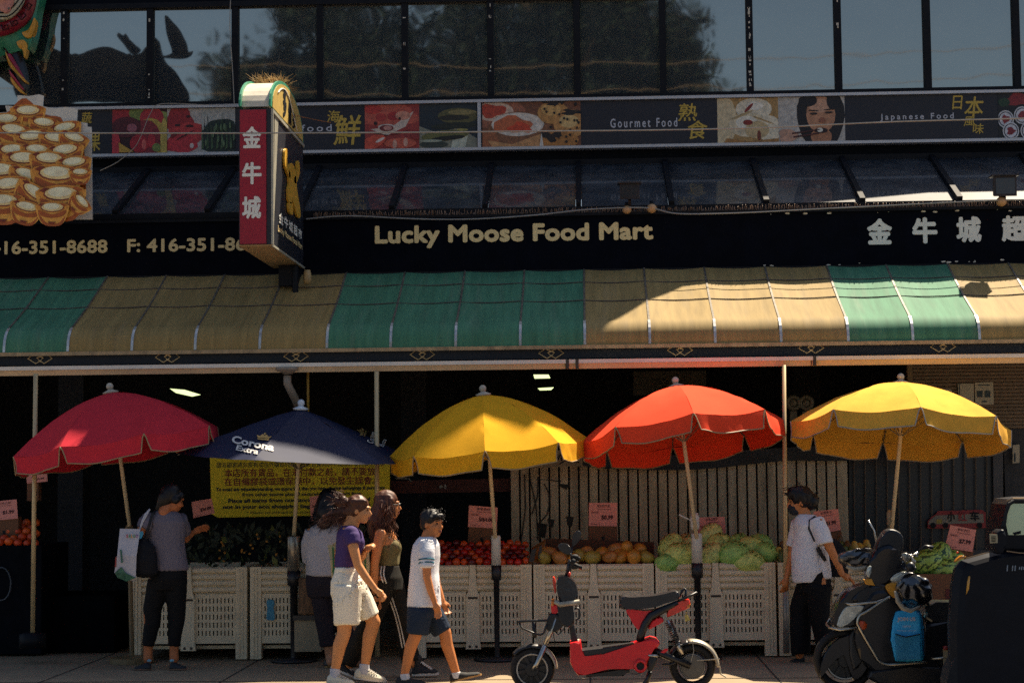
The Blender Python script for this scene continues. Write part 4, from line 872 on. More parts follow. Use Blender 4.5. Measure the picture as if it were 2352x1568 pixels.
g = MB(); xa, xb = xat(-150, .5, 1300), xat(96, .5, 1300); zt_ = zat(1252, .5, 40); g.box(xa, xb, .5, 1.4, .02, zt_); g.build('box', M('bin_dark', (.004, .005, .008), .9, spec=.08, var=.4), dc, bevel=.01)
g = MB().tube([at(3+22*math.cos(k*.4), 1340+38*math.sin(k*.4), .46) for k in range(16)], .008, 6, True); g.build('handle_ring', M('ring_blue', (.03, .04, .055), .4), dc)
pl_ = thing('rear_shelf', 'dark shelving with leafy greens behind the two left bins', 'shelf', at(500, 1300, 1.0))
g = MB().box(xat(80, 1.2, 1300), xat(290, 1.2, 1300), .75, 1.6, .02, .55); g.build('crate', M('crate_black', (.002, .003, .004), .95, spec=.05, var=.5), pl_)
sk = thing('striped_sack', 'brown patterned sack strapped to the bin under the navy umbrella', 'sack', at(705, 1415, -.25))
g = MB(); c0 = at(706, 1328, -.25); c1 = at(706, 1412, -.25)
g.rings([[(c.x+math.cos(a)*rx, -.14+math.sin(a)*.1, z) for a in [k*.3927 for k in range(16)]] for c, rx, z in ((c0, .09, c0.z), (c0, .1, c0.z-.02), (c0, .095, (c0.z+c1.z)/2), (c1, .105, c1.z+.03), (c1, .1, c1.z))]); g.build('sack_body', M('sack_brown', '#6f5238', .8, var=.6, scale=14, stretch=(2, 2, .5)), sk, True)
g = MB(); g.box(c1.x-.13, c1.x+.13, -.26, -.02, c1.z-.045, c1.z-.001); g.build('strap', m_blk, sk); g = MB(); g.box(c1.x-.12, c1.x+.12, -.24, -.03, .1, c1.z-.046); g.build('stand', M('stand_cream', '#8e826a', .7, var=.15), sk)
# ------------------------------------------------------------------ produce
def fruit(name, mesh_fn, mats, label, cat, group, spots, seed, parent=None):
    rr = random.Random(seed); protos = [mesh_fn(m) for m in mats]; first = True; used = set()
    for (x, y, z, s) in spots:
        i = rr.randrange(len(protos)); p = protos[i]
        o = p if i not in used else p.copy()
        if i in used: C.objects.link(o)
        used.add(i); o.location = (x, y, z); o.scale = (s, s*rr.uniform(.92, 1.05), s*rr.uniform(.92, 1.05)); o.rotation_euler = (rr.uniform(-.5, .5), rr.uniform(-.5, .5), rr.uniform(0, 6.28)); tag(o, label, cat, group)
    for i, p in enumerate(protos):
        if i not in used: bpy.data.objects.remove(p)
def heap(px0, px1, ytop_fn, dpx, Y0, Y1, rows, r, seed, zb=None, jit=.3):
    "spots for a sloping heap: bottom row in front on the bin rim, higher rows further back"
    rr = random.Random(seed); out = []
    for j in range(rows):
        Y = Y0+(Y1-Y0)*j/max(1, rows-1); xa, xb = xat(px0, Y, 1270), xat(px1, Y, 1270); n = max(1, int((xb-xa)/(2*r*.98)))
        for k in range(n):
            x = xa+(k+.5+(.5 if j % 2 else 0))*(xb-xa)/n
            if x > xb-r*.5: continue
            z = (ZB if zb is None else zb)+r*.55+j*r*1.05+rr.uniform(-jit, jit)*r
            if ytop_fn is None or z < ytop_fn((x-xa)/(xb-xa)): out.append((x, Y+rr.uniform(-jit, jit)*r, z, rr.uniform(.88, 1.08)))
    return out
def ball_mesh(nm, r, dent=.18, noise_a=.0):
    def f(m):
        g = MB(); bmesh.ops.create_uvsphere(g.bm, u_segments=14, v_segments=10, radius=r)
        for v in g.bm.verts:
            q = v.co.normalized(); d = 1-dent*max(0, q.z-.75)*2.2-dent*.6*max(0, -q.z-.8)*2+noise_a*noise.noise(q*2.3+V((r*99, 0, 0))); v.co *= d
        g.mi = 0; g.tube([(0, 0, r*.72), (.003, 0, r*1.05)], .003, 5); return g.build(nm, m, None, True, origin=(0, 0, 0))
    return f
m_app = [M('apple_deep', '#7a1414', .3, var=.45, scale=30, hue=.3), M('apple_red', '#a51f18', .3, var=.4, scale=26, hue=.3), M('apple_dark', '#56101a', .3, var=.4, scale=26), M('apple_flush', '#c24a1e', .3, var=.4, scale=30)]
fruit('red_fruit', ball_mesh('red_fruit', .037), m_app, 'glossy red nectarine in the heap on the bin behind the boy', 'nectarine', 'red nectarines heaped on the bin', heap(1004, 1216, None, 0, .06, .42, 5, .036, 2), 3)
m_or = [M('orange_a', '#d8591a', .45, var=.15, scale=40, bump=.1, bscale=200), M('orange_b', '#c2431a', .45, var=.2, scale=40, bump=.1, bscale=200)]
fruit('orange', ball_mesh('orange', .042, .1), m_or, 'bright orange fruit in the heap behind the far left awning pole', 'orange', 'oranges heaped at the far left', heap(-30, 92, None, 0, .55, .95, 5, .043, 8, zb=zt_), 4)
def mango(m):
    g = MB(); bmesh.ops.create_uvsphere(g.bm, u_segments=16, v_segments=10, radius=1)
    for v in g.bm.verts: q = v.co.copy(); t = q.x; v.co = V((q.x*.085, q.y*.058*(1-.18*t), q.z*.062*(1-.12*t)+.008*t*t))
    g.tube([(-.082, 0, .004), (-.096, 0, .01)], .004, 5); return g.build('mango', m, None, True, origin=(0, 0, 0))
m_mg = [M('mango_gold', '#b98532', .4, var=.3, scale=14, hue=.2), M('mango_tan', '#a9733a', .45, var=.35, scale=14, dirt=.3, dcol=(.15, .06, .02)), M('mango_green', '#9c8a3c', .4, var=.3, scale=12)]
def mg_spots():
    rr = random.Random(9); o = []
    for px, py, Y in ((1250, 1281, .1), (1285, 1281, .08), (1320, 1283, .1), (1362, 1280, .1), (1400, 1279, .08), (1428, 1280, .14), (1457, 1279, .08), (1486, 1280, .1), (1262, 1270, .22), (1300, 1271, .22), (1345, 1268, .2), (1380, 1270, .22), (1415, 1262, .24), (1440, 1258, .22), (1470, 1262, .25), (1425, 1272, .2), (1335, 1276, .15)):
        p = at(px, py, Y); o.append((p.x, p.y, p.z, rr.uniform(.88, 1.08)))
    return o
fruit('mango', mango, m_mg, 'golden mango lying among others on the bin behind the red scooter', 'mango', 'mangoes on the bin', mg_spots(), 6)
def cabbage(seed, lng):
    def f(m):
        rr = random.Random(seed); g = MB(); bmesh.ops.create_icosphere(g.bm, subdivisions=4, radius=1)
        for v in g.bm.verts:
            q = v.co.copy(); f_ = noise.noise(q*1.6+V((seed, 0, 0))); rid = abs(noise.noise(V((q.x*3.2, q.y*3.2, q.z*5))+V((seed*3, 1, 0)))); s = 1+.10*f_-.13*rid
            v.co = V((q.x*.118*lng*s, q.y*.10*s, q.z*.095*s))
        for k in range(24):                                       # ruffled loose outer leaves
            a = rr.uniform(-1.2, 1.2) if k % 2 else rr.uniform(0, 6.28); el = rr.uniform(-.2, 1.2); c = V((math.cos(a)*math.cos(el)*.1*lng, math.sin(a)*math.cos(el)*.085, math.sin(el)*.085)); n_ = c.normalized(); u = n_.orthogonal().normalized(); w_ = n_.cross(u); grid = []
            rot = rr.uniform(0, 6.28); u, w_ = u*math.cos(rot)+w_*math.sin(rot), w_*math.cos(rot)-u*math.sin(rot)
            for i in range(6):
                for j in range(7):
                    p, q = (i/5-.5), (j/6-.5); e = max(abs(p), abs(q))*2
                    grid.append(g.bm.verts.new(c*1.03+u*p*.12+w_*q*.10+n_*(-.03*(p*p+q*q)*4+.022*e*e*math.sin(i*2.3+j*3.1+k)+.012*e)))
            for i in range(5):
                for j in range(6): g.bm.faces.new((grid[i*7+j], grid[i*7+j+1], grid[(i+1)*7+j+1], grid[(i+1)*7+j]))
        return g.build('cabbage', m, None, True, origin=(0, 0, 0))
    return f
m_cb = [M('cabbage_pale', '#c6d878', .55, var=.22, scale=16, hue=.1, bump=.4, bscale=60), M('cabbage_green', '#97c468', .5, var=.2, scale=14, hue=.2, bump=.4, bscale=60), M('cabbage_yellow', '#cdd882', .55, var=.22, scale=18, hue=.1, bump=.4, bscale=60)]
def cb(px, py, Y, s, k, m, rz, ry, lng, label):
    o = cabbage(k, lng)(m_cb[m]); o.location = at(px, py, Y); o.scale = (s, s, s); o.rotation_euler = (.2*math.sin(k), ry, rz); tag(o, label, 'cabbage', 'cabbages heaped on the bin')
for a in ((1540, 1258, .25, 1.05, 1, 0, .3, -1.1, 1.2, 'pale cabbage standing upright at the left end of the cabbage heap'), (1568, 1275, .1, 1.15, 2, 0, .1, .1, 1.3, 'long yellowish cabbage lying low left of the white umbrella sleeve'), (1532, 1293, .05, .9, 3, 1, .1, 0, 1.2, 'cabbage half sunk in the bin at the left end of the heap'), (1575, 1252, .4, 1.0, 4, 2, .8, -.4, 1.2, 'cabbage at the back behind the white umbrella sleeve'), (1632, 1228, .4, 1.0, 5, 2, .2, -.8, 1.1, 'topmost crinkled cabbage in front of the price card'), (1650, 1250, .3, 1.05, 6, 0, .7, -.3, 1.15, 'crinkled yellow green cabbage right of the white umbrella sleeve'), (1634, 1275, .12, 1.0, 7, 2, .2, -1.0, 1.1, 'cut pale cabbage just right of the white umbrella sleeve'), (1684, 1272, .1, 1.25, 8, 1, 0, 0, 1.05, 'biggest smooth round green cabbage'), (1698, 1252, .32, 1.1, 9, 1, .5, -.2, 1.1, 'green cabbage behind the biggest round one'), (1728, 1258, .25, 1.1, 10, 0, .3, .3, 1.15, 'loose leaved cabbage upper right of the biggest round one'), (1752, 1270, .2, 1.05, 11, 1, -.3, .2, 1.15, 'dark green cabbage at the right end of the heap'), (1718, 1291, .06, 1.0, 12, 0, 0, 0, 1.4, 'flat pale cabbage low at the front right of the heap'), (1748, 1247, .4, .9, 13, 1, 0, .4, 1.1, 'small green cabbage topmost at the right end')): cb(*a)
def melon(m):
    g = MB(); bmesh.ops.create_uvsphere(g.bm, u_segments=20, v_segments=14, radius=1)
    for v in g.bm.verts: v.co = V((v.co.x*.125, v.co.y*.125, v.co.z*.155))
    return g.build('watermelon', m, None, True, origin=(0, 0, 0))
m_mel = bpy.data.materials.new('melon_rind'); m_mel.use_nodes = True; n = m_mel.node_tree.nodes; L = m_mel.node_tree.links
tc = n.new('ShaderNodeTexCoord'); sx = n.new('ShaderNodeSeparateXYZ'); L.new(tc.outputs['Object'], sx.inputs[0]); at2 = n.new('ShaderNodeMath'); at2.operation = 'ARCTAN2'; L.new(sx.outputs[0], at2.inputs[0]); L.new(sx.outputs[1], at2.inputs[1])
nz = n.new('ShaderNodeTexNoise'); nz.inputs['Scale'].default_value = 22; L.new(tc.outputs['Object'], nz.inputs[0]); ma = n.new('ShaderNodeMath'); ma.operation = 'MULTIPLY_ADD'; L.new(nz.outputs[0], ma.inputs[0]); ma.inputs[1].default_value = 1.1; L.new(at2.outputs[0], ma.inputs[2])
mu = n.new('ShaderNodeMath'); mu.operation = 'MULTIPLY'; L.new(ma.outputs[0], mu.inputs[0]); mu.inputs[1].default_value = 11; si = n.new('ShaderNodeMath'); si.operation = 'SINE'; L.new(mu.outputs[0], si.inputs[0])
cr = n.new('ShaderNodeValToRGB'); cr.color_ramp.elements[0].position = .35; cr.color_ramp.elements[0].color = (*lin('#8fae50'), 1); cr.color_ramp.elements[1].position = .6; cr.color_ramp.elements[1].color = (*lin('#2c4a24'), 1); L.new(si.outputs[0], cr.inputs[0]); L.new(cr.outputs[0], n['Principled BSDF'].inputs['Base Color']); n['Principled BSDF'].inputs['Roughness'].default_value = .35
for px, py, Y, e, l, s in ((2128, 1292, .05, (.1, 1.15, -.2), 'striped watermelon lying on the left side of the carton', 1), (2156, 1281, .14, (.35, .1, 1), 'topmost round striped watermelon', 1), (2184, 1292, .2, (.1, 1.3, .3), 'striped watermelon beside the price card', .95), (2168, 1310, .04, (.2, 1.4, 0), 'watermelon low at the carton edge, only its top showing', .95), (2104, 1300, .2, (.1, .9, 0), 'watermelon at the back left, half hidden by the scooter', .9)):
    o = melon(m_mel); o.location = at(px, py, Y); o.rotation_euler = e; o.scale = (s, s, s); tag(o, l, 'watermelon', 'watermelons in the carton')
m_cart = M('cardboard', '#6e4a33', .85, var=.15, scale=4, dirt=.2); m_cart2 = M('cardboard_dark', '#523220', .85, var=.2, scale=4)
cb_ = thing('melon_carton', 'large brown cardboard carton holding the watermelons', 'carton', at(2130, 1420, .0))
xa, xb = xat(2070, 0, 1350), xat(2235, 0, 1350); zc = zat(1316, 0, 2140); g = MB(); g.box(xa, xb, -.1, -.085, .005, zc); g.box(xa, xa+.015, -.084, .4, .005, zc-.03); g.box(xb-.015, xb, -.084, .4, .005, zc-.03); g.box(xa, xb, .401, .415, .005, zc-.09); g.box(xa+.02, xb-.02, -.08, .4, .5, zc-.11); g.build('box', m_cart, cb_)
g = MB(); g.slab([(2172, 1352), (2196, 1352), (2196, 1386), (2172, 1386)], -.106, .004); g.build('printed_mark', M('carton_print', '#5a1d1c', .7), cb_)
def squash(m):
    g = MB(); bmesh.ops.create_uvsphere(g.bm, u_segments=14, v_segments=10, radius=1)
    for v in g.bm.verts: t = v.co.z; k = .036+.028*max(0, -t)+.006*math.sin(t*9); v.co = V((v.co.x*k/.9, v.co.y*k/.9, t*.075))
    return g.build('squash', m, None, True, origin=(0, 0, 0))
m_sq = [M('squash_yellow', '#b3963f', .5, var=.3, scale=12), M('squash_green', '#4b5a2a', .5, var=.4, scale=12), M('squash_brown', '#5c4326', .6, var=.4, scale=12)]
rr = random.Random(11); sp = []
for px, py, Y in ((1796, 1278, .1), (1812, 1282, .06), (1800, 1262, .25), (1818, 1266, .2), (1786, 1270, .2), (1932, 1258, .25), (1948, 1256, .2), (1962, 1258, .22), (1978, 1262, .25), (1940, 1270, .12), (1956, 1268, .1), (1972, 1274, .12), (1990, 1268, .2), (1928, 1278, .08), (1948, 1284, .05), (2004, 1274, .2), (1926, 1248, .35), (1898, 1266, .2), (1878, 1268, .2), (1990, 1256, .3)): p = at(px, py, Y); sp.append((p.x, p.y, p.z, rr.uniform(.8, 1.1)))
fruit('squash', squash, m_sq, 'small yellow and green squash heaped around the woman in the white tee', 'squash', 'squash heaped on the bin', sp, 12)
# leafy greens on the two left bins and bundles on the shelf
g = MB(); rr = random.Random(21)
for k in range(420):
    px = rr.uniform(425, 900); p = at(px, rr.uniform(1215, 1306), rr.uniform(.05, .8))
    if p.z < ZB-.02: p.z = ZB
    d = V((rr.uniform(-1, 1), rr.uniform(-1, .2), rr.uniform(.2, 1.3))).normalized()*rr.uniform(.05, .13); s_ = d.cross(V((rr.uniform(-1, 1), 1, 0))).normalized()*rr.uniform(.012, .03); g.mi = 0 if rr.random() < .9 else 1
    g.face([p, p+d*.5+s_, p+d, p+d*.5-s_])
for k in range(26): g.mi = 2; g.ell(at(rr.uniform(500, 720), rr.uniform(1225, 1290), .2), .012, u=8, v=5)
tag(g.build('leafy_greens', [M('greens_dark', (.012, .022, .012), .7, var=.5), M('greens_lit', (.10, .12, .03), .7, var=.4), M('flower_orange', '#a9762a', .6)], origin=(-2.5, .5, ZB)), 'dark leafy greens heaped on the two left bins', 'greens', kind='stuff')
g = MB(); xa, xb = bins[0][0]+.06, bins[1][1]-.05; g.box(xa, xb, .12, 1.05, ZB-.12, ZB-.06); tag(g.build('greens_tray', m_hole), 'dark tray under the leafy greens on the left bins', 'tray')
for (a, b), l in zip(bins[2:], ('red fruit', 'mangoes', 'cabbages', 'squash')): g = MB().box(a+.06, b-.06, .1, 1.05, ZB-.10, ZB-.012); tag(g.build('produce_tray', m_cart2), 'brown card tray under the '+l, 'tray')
# cartons with price cards
m_pink = M('card_pink', '#dc9186', .7, var=.05, scale=3); m_ink = M('card_ink', '#4a2226', .7)
def card(pts, Y, price, label, title='', sub='', special=True, box=None, boxl=None):
    t = thing('price_card', label, 'price card', at((pts[2][0]+pts[3][0])/2, (pts[2][1]+pts[3][1])/2, Y), 'pink price cards over the produce'); g = MB().slab(pts, Y, .006); g.build('card', m_pink, t)
    TL, TR, BR, BL_ = [at(x, y, Y-.003) for x, y in pts]; f = lambda u, v: BL_+(BR-BL_)*u+(TL-BL_)*v
    g = MB()
    def ln(s, u0, u1, v0, v1, b=.02):
        if s: letters(g, s, f(u0, v0), f(u1, v0), f(u0, v1), b)
    ln(price, .44 if len(price) < 6 else .36, .86, .26, .48, .045); ln(title, .28, .74, .80, .93, .02); ln(sub, .3, .78, .70, .76, .01)
    if special: ln('Special', .08, .34, .52, .66, .02)
    ln('Product of', .08, .4, .06, .12, .0); g.build('lettering', m_ink, t)
    if box:
        b = thing('card_carton', boxl, 'carton', at((box[2][0]+box[3][0])/2, box[2][1], Y+.01)); MB().slab(box, Y+.012, .1).build('box', m_cart, b)
        xm, ym_ = (box[2][0]+box[3][0])/2, (box[2][1]+box[0][1])/2+6; MB().slab([(xm-3, ym_-6), (xm+3, ym_-6), (xm+3, ym_+8), (xm-3, ym_+8)], Y+.009, .002, 0).build('hand_hole', m_hole, b)
card([(1077, 1160), (1143, 1165), (1141, 1213), (1075, 1209)], .55, '5/$4.00', 'pink price card 5/$4.00 above the red fruit', '美國蜜桃', 'Nectarine', box=[(1077, 1206), (1142, 1208), (1140, 1262), (1073, 1262)], boxl='brown carton under the 5/$4.00 card behind the red fruit')
card([(1353, 1154), (1418, 1154), (1417, 1208), (1352, 1207)], .6, '$0.99', 'pink price card $0.99 above the mangoes', '墨西哥芒果', 'Champagne', box=[(1353, 1200), (1418, 1200), (1418, 1262), (1353, 1262)], boxl='brown carton under the $0.99 card behind the mangoes')
card([(1602, 1188), (1664, 1186), (1668, 1234), (1604, 1240)], .6, '$1.99', 'pink price card half hidden behind the cabbages', '臺灣高麗菜', 'Cabbage')
card([(1868, 1174), (1925, 1168), (1931, 1217), (1874, 1226)], .55, '$1.99', 'pink price card $1.99 behind the woman in the white tee', '安南南瓜', 'Squash', box=[(1874, 1214), (1930, 1208), (1938, 1256), (1880, 1262)], boxl='brown carton under the $1.99 card behind the woman in the white tee')
card([(2183, 1205), (2242, 1216), (2234, 1267), (2170, 1257)], .5, '$7.99', 'tilted pink price card $7.99 above the watermelons', '無籽西瓜', 'Watermelon', box=[(2172, 1252), (2236, 1262), (2232, 1300), (2165, 1294)], boxl='brown carton under the $7.99 card above the watermelons')
card([(440, 1152), (486, 1144), (493, 1178), (444, 1189)], .9, '$36.00', 'pink price card left of the yellow notice', special=False)
card([(711, 1140), (772, 1132), (774, 1190), (714, 1196)], .7, '$2.99', 'pink price card behind the long haired shopper in the pale shirt')
card([(-22, 1152), (38, 1146), (41, 1190), (-22, 1196)], .7, '$1.99', 'pink price card above the oranges at the far left', '新奇士橙', 'Orange', box=[(-24, 1190), (42, 1186), (42, 1245), (-24, 1250)], boxl='brown carton under the card above the oranges')
card([(60, 1089), (108, 1087), (109, 1105), (62, 1110)], .9, '$2.99', 'pink price card under the rim of the red umbrella', special=False, box=[(62, 1108), (88, 1106), (88, 1150), (62, 1150)], boxl='small brown carton under the card below the red umbrella rim')
mc = thing('mango_carton', 'open brown carton with black stripes behind the mangoes', 'carton', at(1370, 1290, .45))
g = MB().slab([(1254, 1236), (1502, 1244), (1502, 1292), (1250, 1292)], .5, .02); g.build('back_panel', m_cart2, mc)
g = MB(); a, b, c_, d = at(1210, 1292, .05), at(1245, 1290, .1), at(1254, 1238, .5), at(1222, 1258, .45); g.prism([a, b, c_, d], (.0, .02, .004)); g.build('side_flap', M('flap_amber', '#8a6030', .8, var=.2), mc)
g = MB(); g.slab([(1221, 1262), (1232, 1258), (1226, 1290), (1214, 1290)], .04, .006); g.slab([(1238, 1256), (1245, 1250), (1244, 1286), (1236, 1280)], .04, .006); g.build('black_stripe', m_blk, mc)
# small red car shaped sticker on the barred window
sc_ = thing('red_car_sign', 'red and white car shaped shop sticker on the barred window', 'sign', at(2198, 1215, 1.57))
g = MB().slab([(2131, 1213), (2131, 1196), (2140, 1186), (2150, 1180), (2154, 1173), (2255, 1170), (2264, 1176), (2264, 1212)], 1.562, .006, 0); g.build('plate', M('car_red', '#7e1e22', .6, var=.1), sc_)
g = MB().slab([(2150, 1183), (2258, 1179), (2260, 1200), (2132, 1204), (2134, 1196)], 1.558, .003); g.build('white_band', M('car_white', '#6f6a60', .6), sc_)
g = MB(); ptext(g, '小', 2176, 1174, 2194, 1197, 1.554, .03); ptext(g, '车', 2228, 1173, 2250, 1196, 1.554, .03)
for px in (2143, 2172, 2250): g.lathe([(.028, 0), (.028, .003)], at(px, 1206, 1.556), (0, -1, 0), 12)
g.build('lettering', m_dark2, sc_); g = MB(); ptext(g, '红', 2201, 1174, 2222, 1196, 1.554, .03); g.build('lettering', MATS['car_red'], sc_)
g = MB().slab([(2151, 1192), (2164, 1191), (2164, 1201), (2151, 1202)], 1.555, .002); g.build('yellow_patch', M('car_yellow', '#8d7a34', .6), sc_)
# ------------------------------------------------------------------ people
class Fig(MB):
    def limb(s, pts, rs, n=12):
        for p, r in zip(pts, rs): s.ell(p, r, u=12, v=8)
        for i in range(len(pts)-1):
            p, q = V(pts[i]), V(pts[i+1])
            if (q-p).length > 1e-4: s.tube([p, q], [rs[i], rs[i+1]], n)
        return s
    def sleeve(s, pts, rs, n=14): return s.tube(pts, rs, n)
    def loft(s, rings, a=(1, 0, 0), b=(0, 1, 0), n=20, cap=True):
        "rings: (centre, half size along a, half size along b)"
        a, b = V(a), V(b)
        return s.rings([[V(c)+a*ra*math.cos(2*math.pi*k/n)+b*rb*math.sin(2*math.pi*k/n) for k in range(n)] for c, ra, rb in rings], cap)
    def hand(s, wr, d, side, curl=.5, size=1., thumb=1):
        "palm along d, fingers spread along side, bending towards d x side"
        d = V(d).normalized(); side = (V(side)-d*V(side).dot(d)).normalized(); nrm = d.cross(side); wr = V(wr)
        k = size; s.limb([wr, wr+d*.03*k, wr+d*.07*k], [.022*k, .026*k, .022*k])
        s.ell(wr+d*.05*k, (.034*k, .034*k, .034*k), u=8, v=6)
        for i, L in enumerate((.068, .078, .073, .056)):
            b = wr+d*.082*k+side*(.03-.02*i)*k; p = [b]; a = 0.
            for j in range(3): a += curl*(.5+.35*j); p.append(p[-1]+(d*math.cos(a)+nrm*math.sin(a)+side*(.12-.08*i)).normalized()*L*k*(.42, .32, .26)[j])
            s.limb(p, [.0105*k, .0098*k, .009*k, .008*k], 8)
        b = wr+d*.025*k+side*.025*k; s.limb([b, b+(d*.7+side*.6+nrm*.3*thumb).normalized()*.035*k, b+(d*1.2+side*.6+nrm*.6*thumb).normalized()*.062*k], [.013*k, .011*k, .009*k], 8)
    def out(s, name, mat, parent, voxel=.0075, smooth=4, disp=0., dscale=8., seed=0.):
        me = remesh(s, voxel, smooth, disp, dscale, seed); return link(name, me, parent, mat, True)
def skin(n, h): return M('skin_'+n, h, .5, var=.08, scale=9, spec=.35)
sk_a, sk_b, sk_c = skin('tan', '#c98a58'), skin('warm', '#c07a48'), skin('shade', '#a87858')
def hairmat(n, h): return M('hair_'+n, h, .5, var=.5, scale=60, stretch=(1, 1, .25), spec=.35)
hr_b, hr_r, hr_k = hairmat('brown', '#4c2a1c'), hairmat('chestnut', '#523020'), hairmat('black', '#100e12')
def cloth(n, h, **k): return M('cloth_'+n, h, .8, var=k.pop('var', .08), scale=k.pop('scale', 6), bump=.25, bscale=k.pop('bscale', 160), spec=.25, **k)
def head(f, c, fx, s=1., near=-1, jaw=0., nose=1.):
    "head centre c, fx = facing direction (unit, horizontal-ish); adds cranium, face, nose, ears, neck base to the figure f"
    fx = V(fx).normalized(); sd = V((0, 0, 1)).cross(fx).normalized(); up = fx.cross(sd); c = V(c); P = lambda a, b, u: c+fx*a*s+sd*b*s+up*u*s
    Rm = Matrix((fx, sd, up)).transposed().to_quaternion().to_euler()
    f.ell(P(-.014, 0, .03), (.094*s, .074*s, .084*s), Rm); f.ell(P(.03, 0, -.02), (.062*s, .060*s, .088*s), Rm); f.ell(P(.052, 0, -.078), (.034*s, .036*s, .03*s), Rm)
    f.ell(P(.02, 0, -.066), (.05*s, .05*s, .04*s), Rm)
    f.limb([P(.086, 0, .018), P(.098, 0, -.005), P(.107, 0, -.022)], [.008*s, .011*s*nose, .013*s*nose]); f.ell(P(.098, 0, -.028), (.012*s, .017*s, .008*s), Rm)
    f.ell(P(.083, 0, .033), (.016*s, .05*s, .012*s), Rm)                # brow
    f.ell(P(.088, 0, -.05), (.012*s, .022*s, .007*s), Rm); f.ell(P(.087, 0, -.061), (.012*s, .02*s, .007*s), Rm)   # lips
    for q in (-1, 1): f.ell(P(-.008, q*.074, -.008), (.018*s, .008*s, .03*s), Rm); f.ell(P(.066, q*.036, -.022), (.022*s, .022*s, .024*s), Rm)
    f.limb([P(-.025, 0, -.05), P(-.04, 0, -.13)], [.05*s, .052*s])
    return P, Rm
def face_bits(t, P, Rm, s=1., sides=(-1, 1), lip='#8a4a3e', brow=hr_k):
    g = MB()
    for q in sides: g.ell(P(.083, q*.031, .012), (.007*s, .013*s, .008*s), Rm, 10, 7)
    g.build('eye', M('eye_dark', (.012, .01, .01), .2), t, True)
    g = MB()
    for q in sides: g.tube([P(.093, q*.014, .03), P(.089, q*.035, .036), P(.074, q*.052, .03)], [.004*s, .005*s, .002*s], 6)
    g.build('eyebrow', brow, t, True)
    g = MB(); g.ell(P(.0925, 0, -.0505), (.009*s, .021*s, .0055*s), Rm, 10, 7); g.ell(P(.0925, 0, -.0605), (.009*s, .018*s, .006*s), Rm, 10, 7); g.build('lips', M('lips_'+lip.strip('#'), lip, .5), t, True)
def strands(g, roots, n, length, dirs, jit, rr, r=.0035, seg=5, curl=.02):
    for _ in range(n):
        i = rr.randrange(len(roots)); p = V(roots[i])+V((rr.gauss(0, jit), rr.gauss(0, jit), rr.gauss(0, jit))); pts = [p]; d = V(dirs[i]).normalized(); L = length*rr.uniform(.7, 1.15)/seg; ph = rr.uniform(0, 6)
        for k in range(seg):
            d = (d+V((rr.gauss(0, .12), rr.gauss(0, .12), -.10))).normalized(); pts.append(pts[-1]+d*L+V((math.sin(ph+k*1.6)*curl*.4, math.cos(ph+k*1.6)*curl*.4, 0)))
        g.tube(pts, [r*(1-.75*k/seg) for k in range(seg+1)], 4)
def Z(zx, zy, Y): return at(689.1+zx*.28958, 1114+zy*.28958, Y)          # people close-up -> world
def sneaker(t, heel, toe, h, w, mat, sole, name='shoe', lace=None, high=0.):
    "shoe from heel to toe (points on the ground line)"
    heel, toe = V(heel), V(toe); d = (toe-heel); L = d.length; d.normalize(); up = V((0, 0, 1)); sd = d.cross(up).normalized(); up = sd.cross(d)
    P = lambda a, b, u: heel+d*a*L+sd*b*w+up*u*h
    g = Fig()
    g.rings([[P(a, .5*wd*math.cos(k*.3927), .16+max(0, math.sin(k*.3927))*ht) for k in range(16)] for a, wd, ht in ((-.02, .3, .3), (.02, .72, .62), (.14, .86, .8), (.3, .9, .78), (.45, .95, .62), (.6, 1.0, .46), (.78, 1.0, .36), (.92, .78, .28), (1.0, .3, .12))])
    if high: g.limb([P(.2, 0, .6), P(.22, 0, 1.0+high)], [w*.40, w*.43])
    sh = g.out(name, mat, t, .006, 3)
    g = MB(); g.rings([[P(.5+.53*math.cos(k*.3927)*1.0, .52*math.sin(k*.3927)*(1 if math.cos(k*.3927) > 0 else .86), u) for k in range(16)] for u in (0.01, .06, .2)]); g.build('sole', sole, sh)
    if lace:
        g = MB()
        for i in range(6):
            a = .34+i*.075; u = 1.0-.085*i-(.0 if not high else -.12*(5-i)/5)
            g.tube([P(a, .3, u-.1), P(a+.03, .08, u), P(a+.06, -.3, u-.1)], .004, 4); g.tube([P(a+.06, .3, u-.12), P(a, -.3, u-.06)], .004, 4)
        g.build('laces', lace, sh)
    return sh
m_wsole = M('sole_white', '#cfcac0', .6, var=.08); m_gum = M('sole_gum', '#a9834f', .6, var=.15)
rr = random.Random(77)
# ---- girl in purple tee and white shorts
Y = -1.93; t = thing('person', 'person in a purple crop tee and white shorts walking with a long messy ponytail', 'person', (Z(400, 1500, Y).x, Y, 0), 'people walking on the pavement'); p = lambda x, y, d=0.: Z(x, y, Y+d)
f = Fig(); P, Rm = head(f, Z(470, 200, Y), (1, -.12, -.12), .93)
f.limb([p(415, 255), p(385, 330)], [.05, .055]); f.loft([(p(385, 330), .05, .11), (p(390, 380), .09, .155), (p(398, 470), .10, .145), (p(382, 560), .085, .125), (p(372, 650), .080, .118), (p(385, 760), .10, .13)])
f.limb([p(405, 385, -.165), p(425, 500, -.19), p(458, 630, -.2)], [.05, .043, .036]); f.limb([p(458, 630, -.2), p(530, 740, -.19), p(600, 825, -.18)], [.036, .033, .024]); f.hand(p(600, 825, -.18), (.75, .1, -.65), (0, -.4, .4), 1.1, .95)
f.limb([p(410, 390, .15), p(430, 520, .2), p(455, 600, .16)], [.045, .04, .034]); f.limb([p(455, 600, .16), p(500, 560, .06), p(520, 520, .0)], [.033, .03, .023]); f.hand(p(515, 530, .0), (.5, -.3, .6), (0, -1, 0), 1.2, .9)
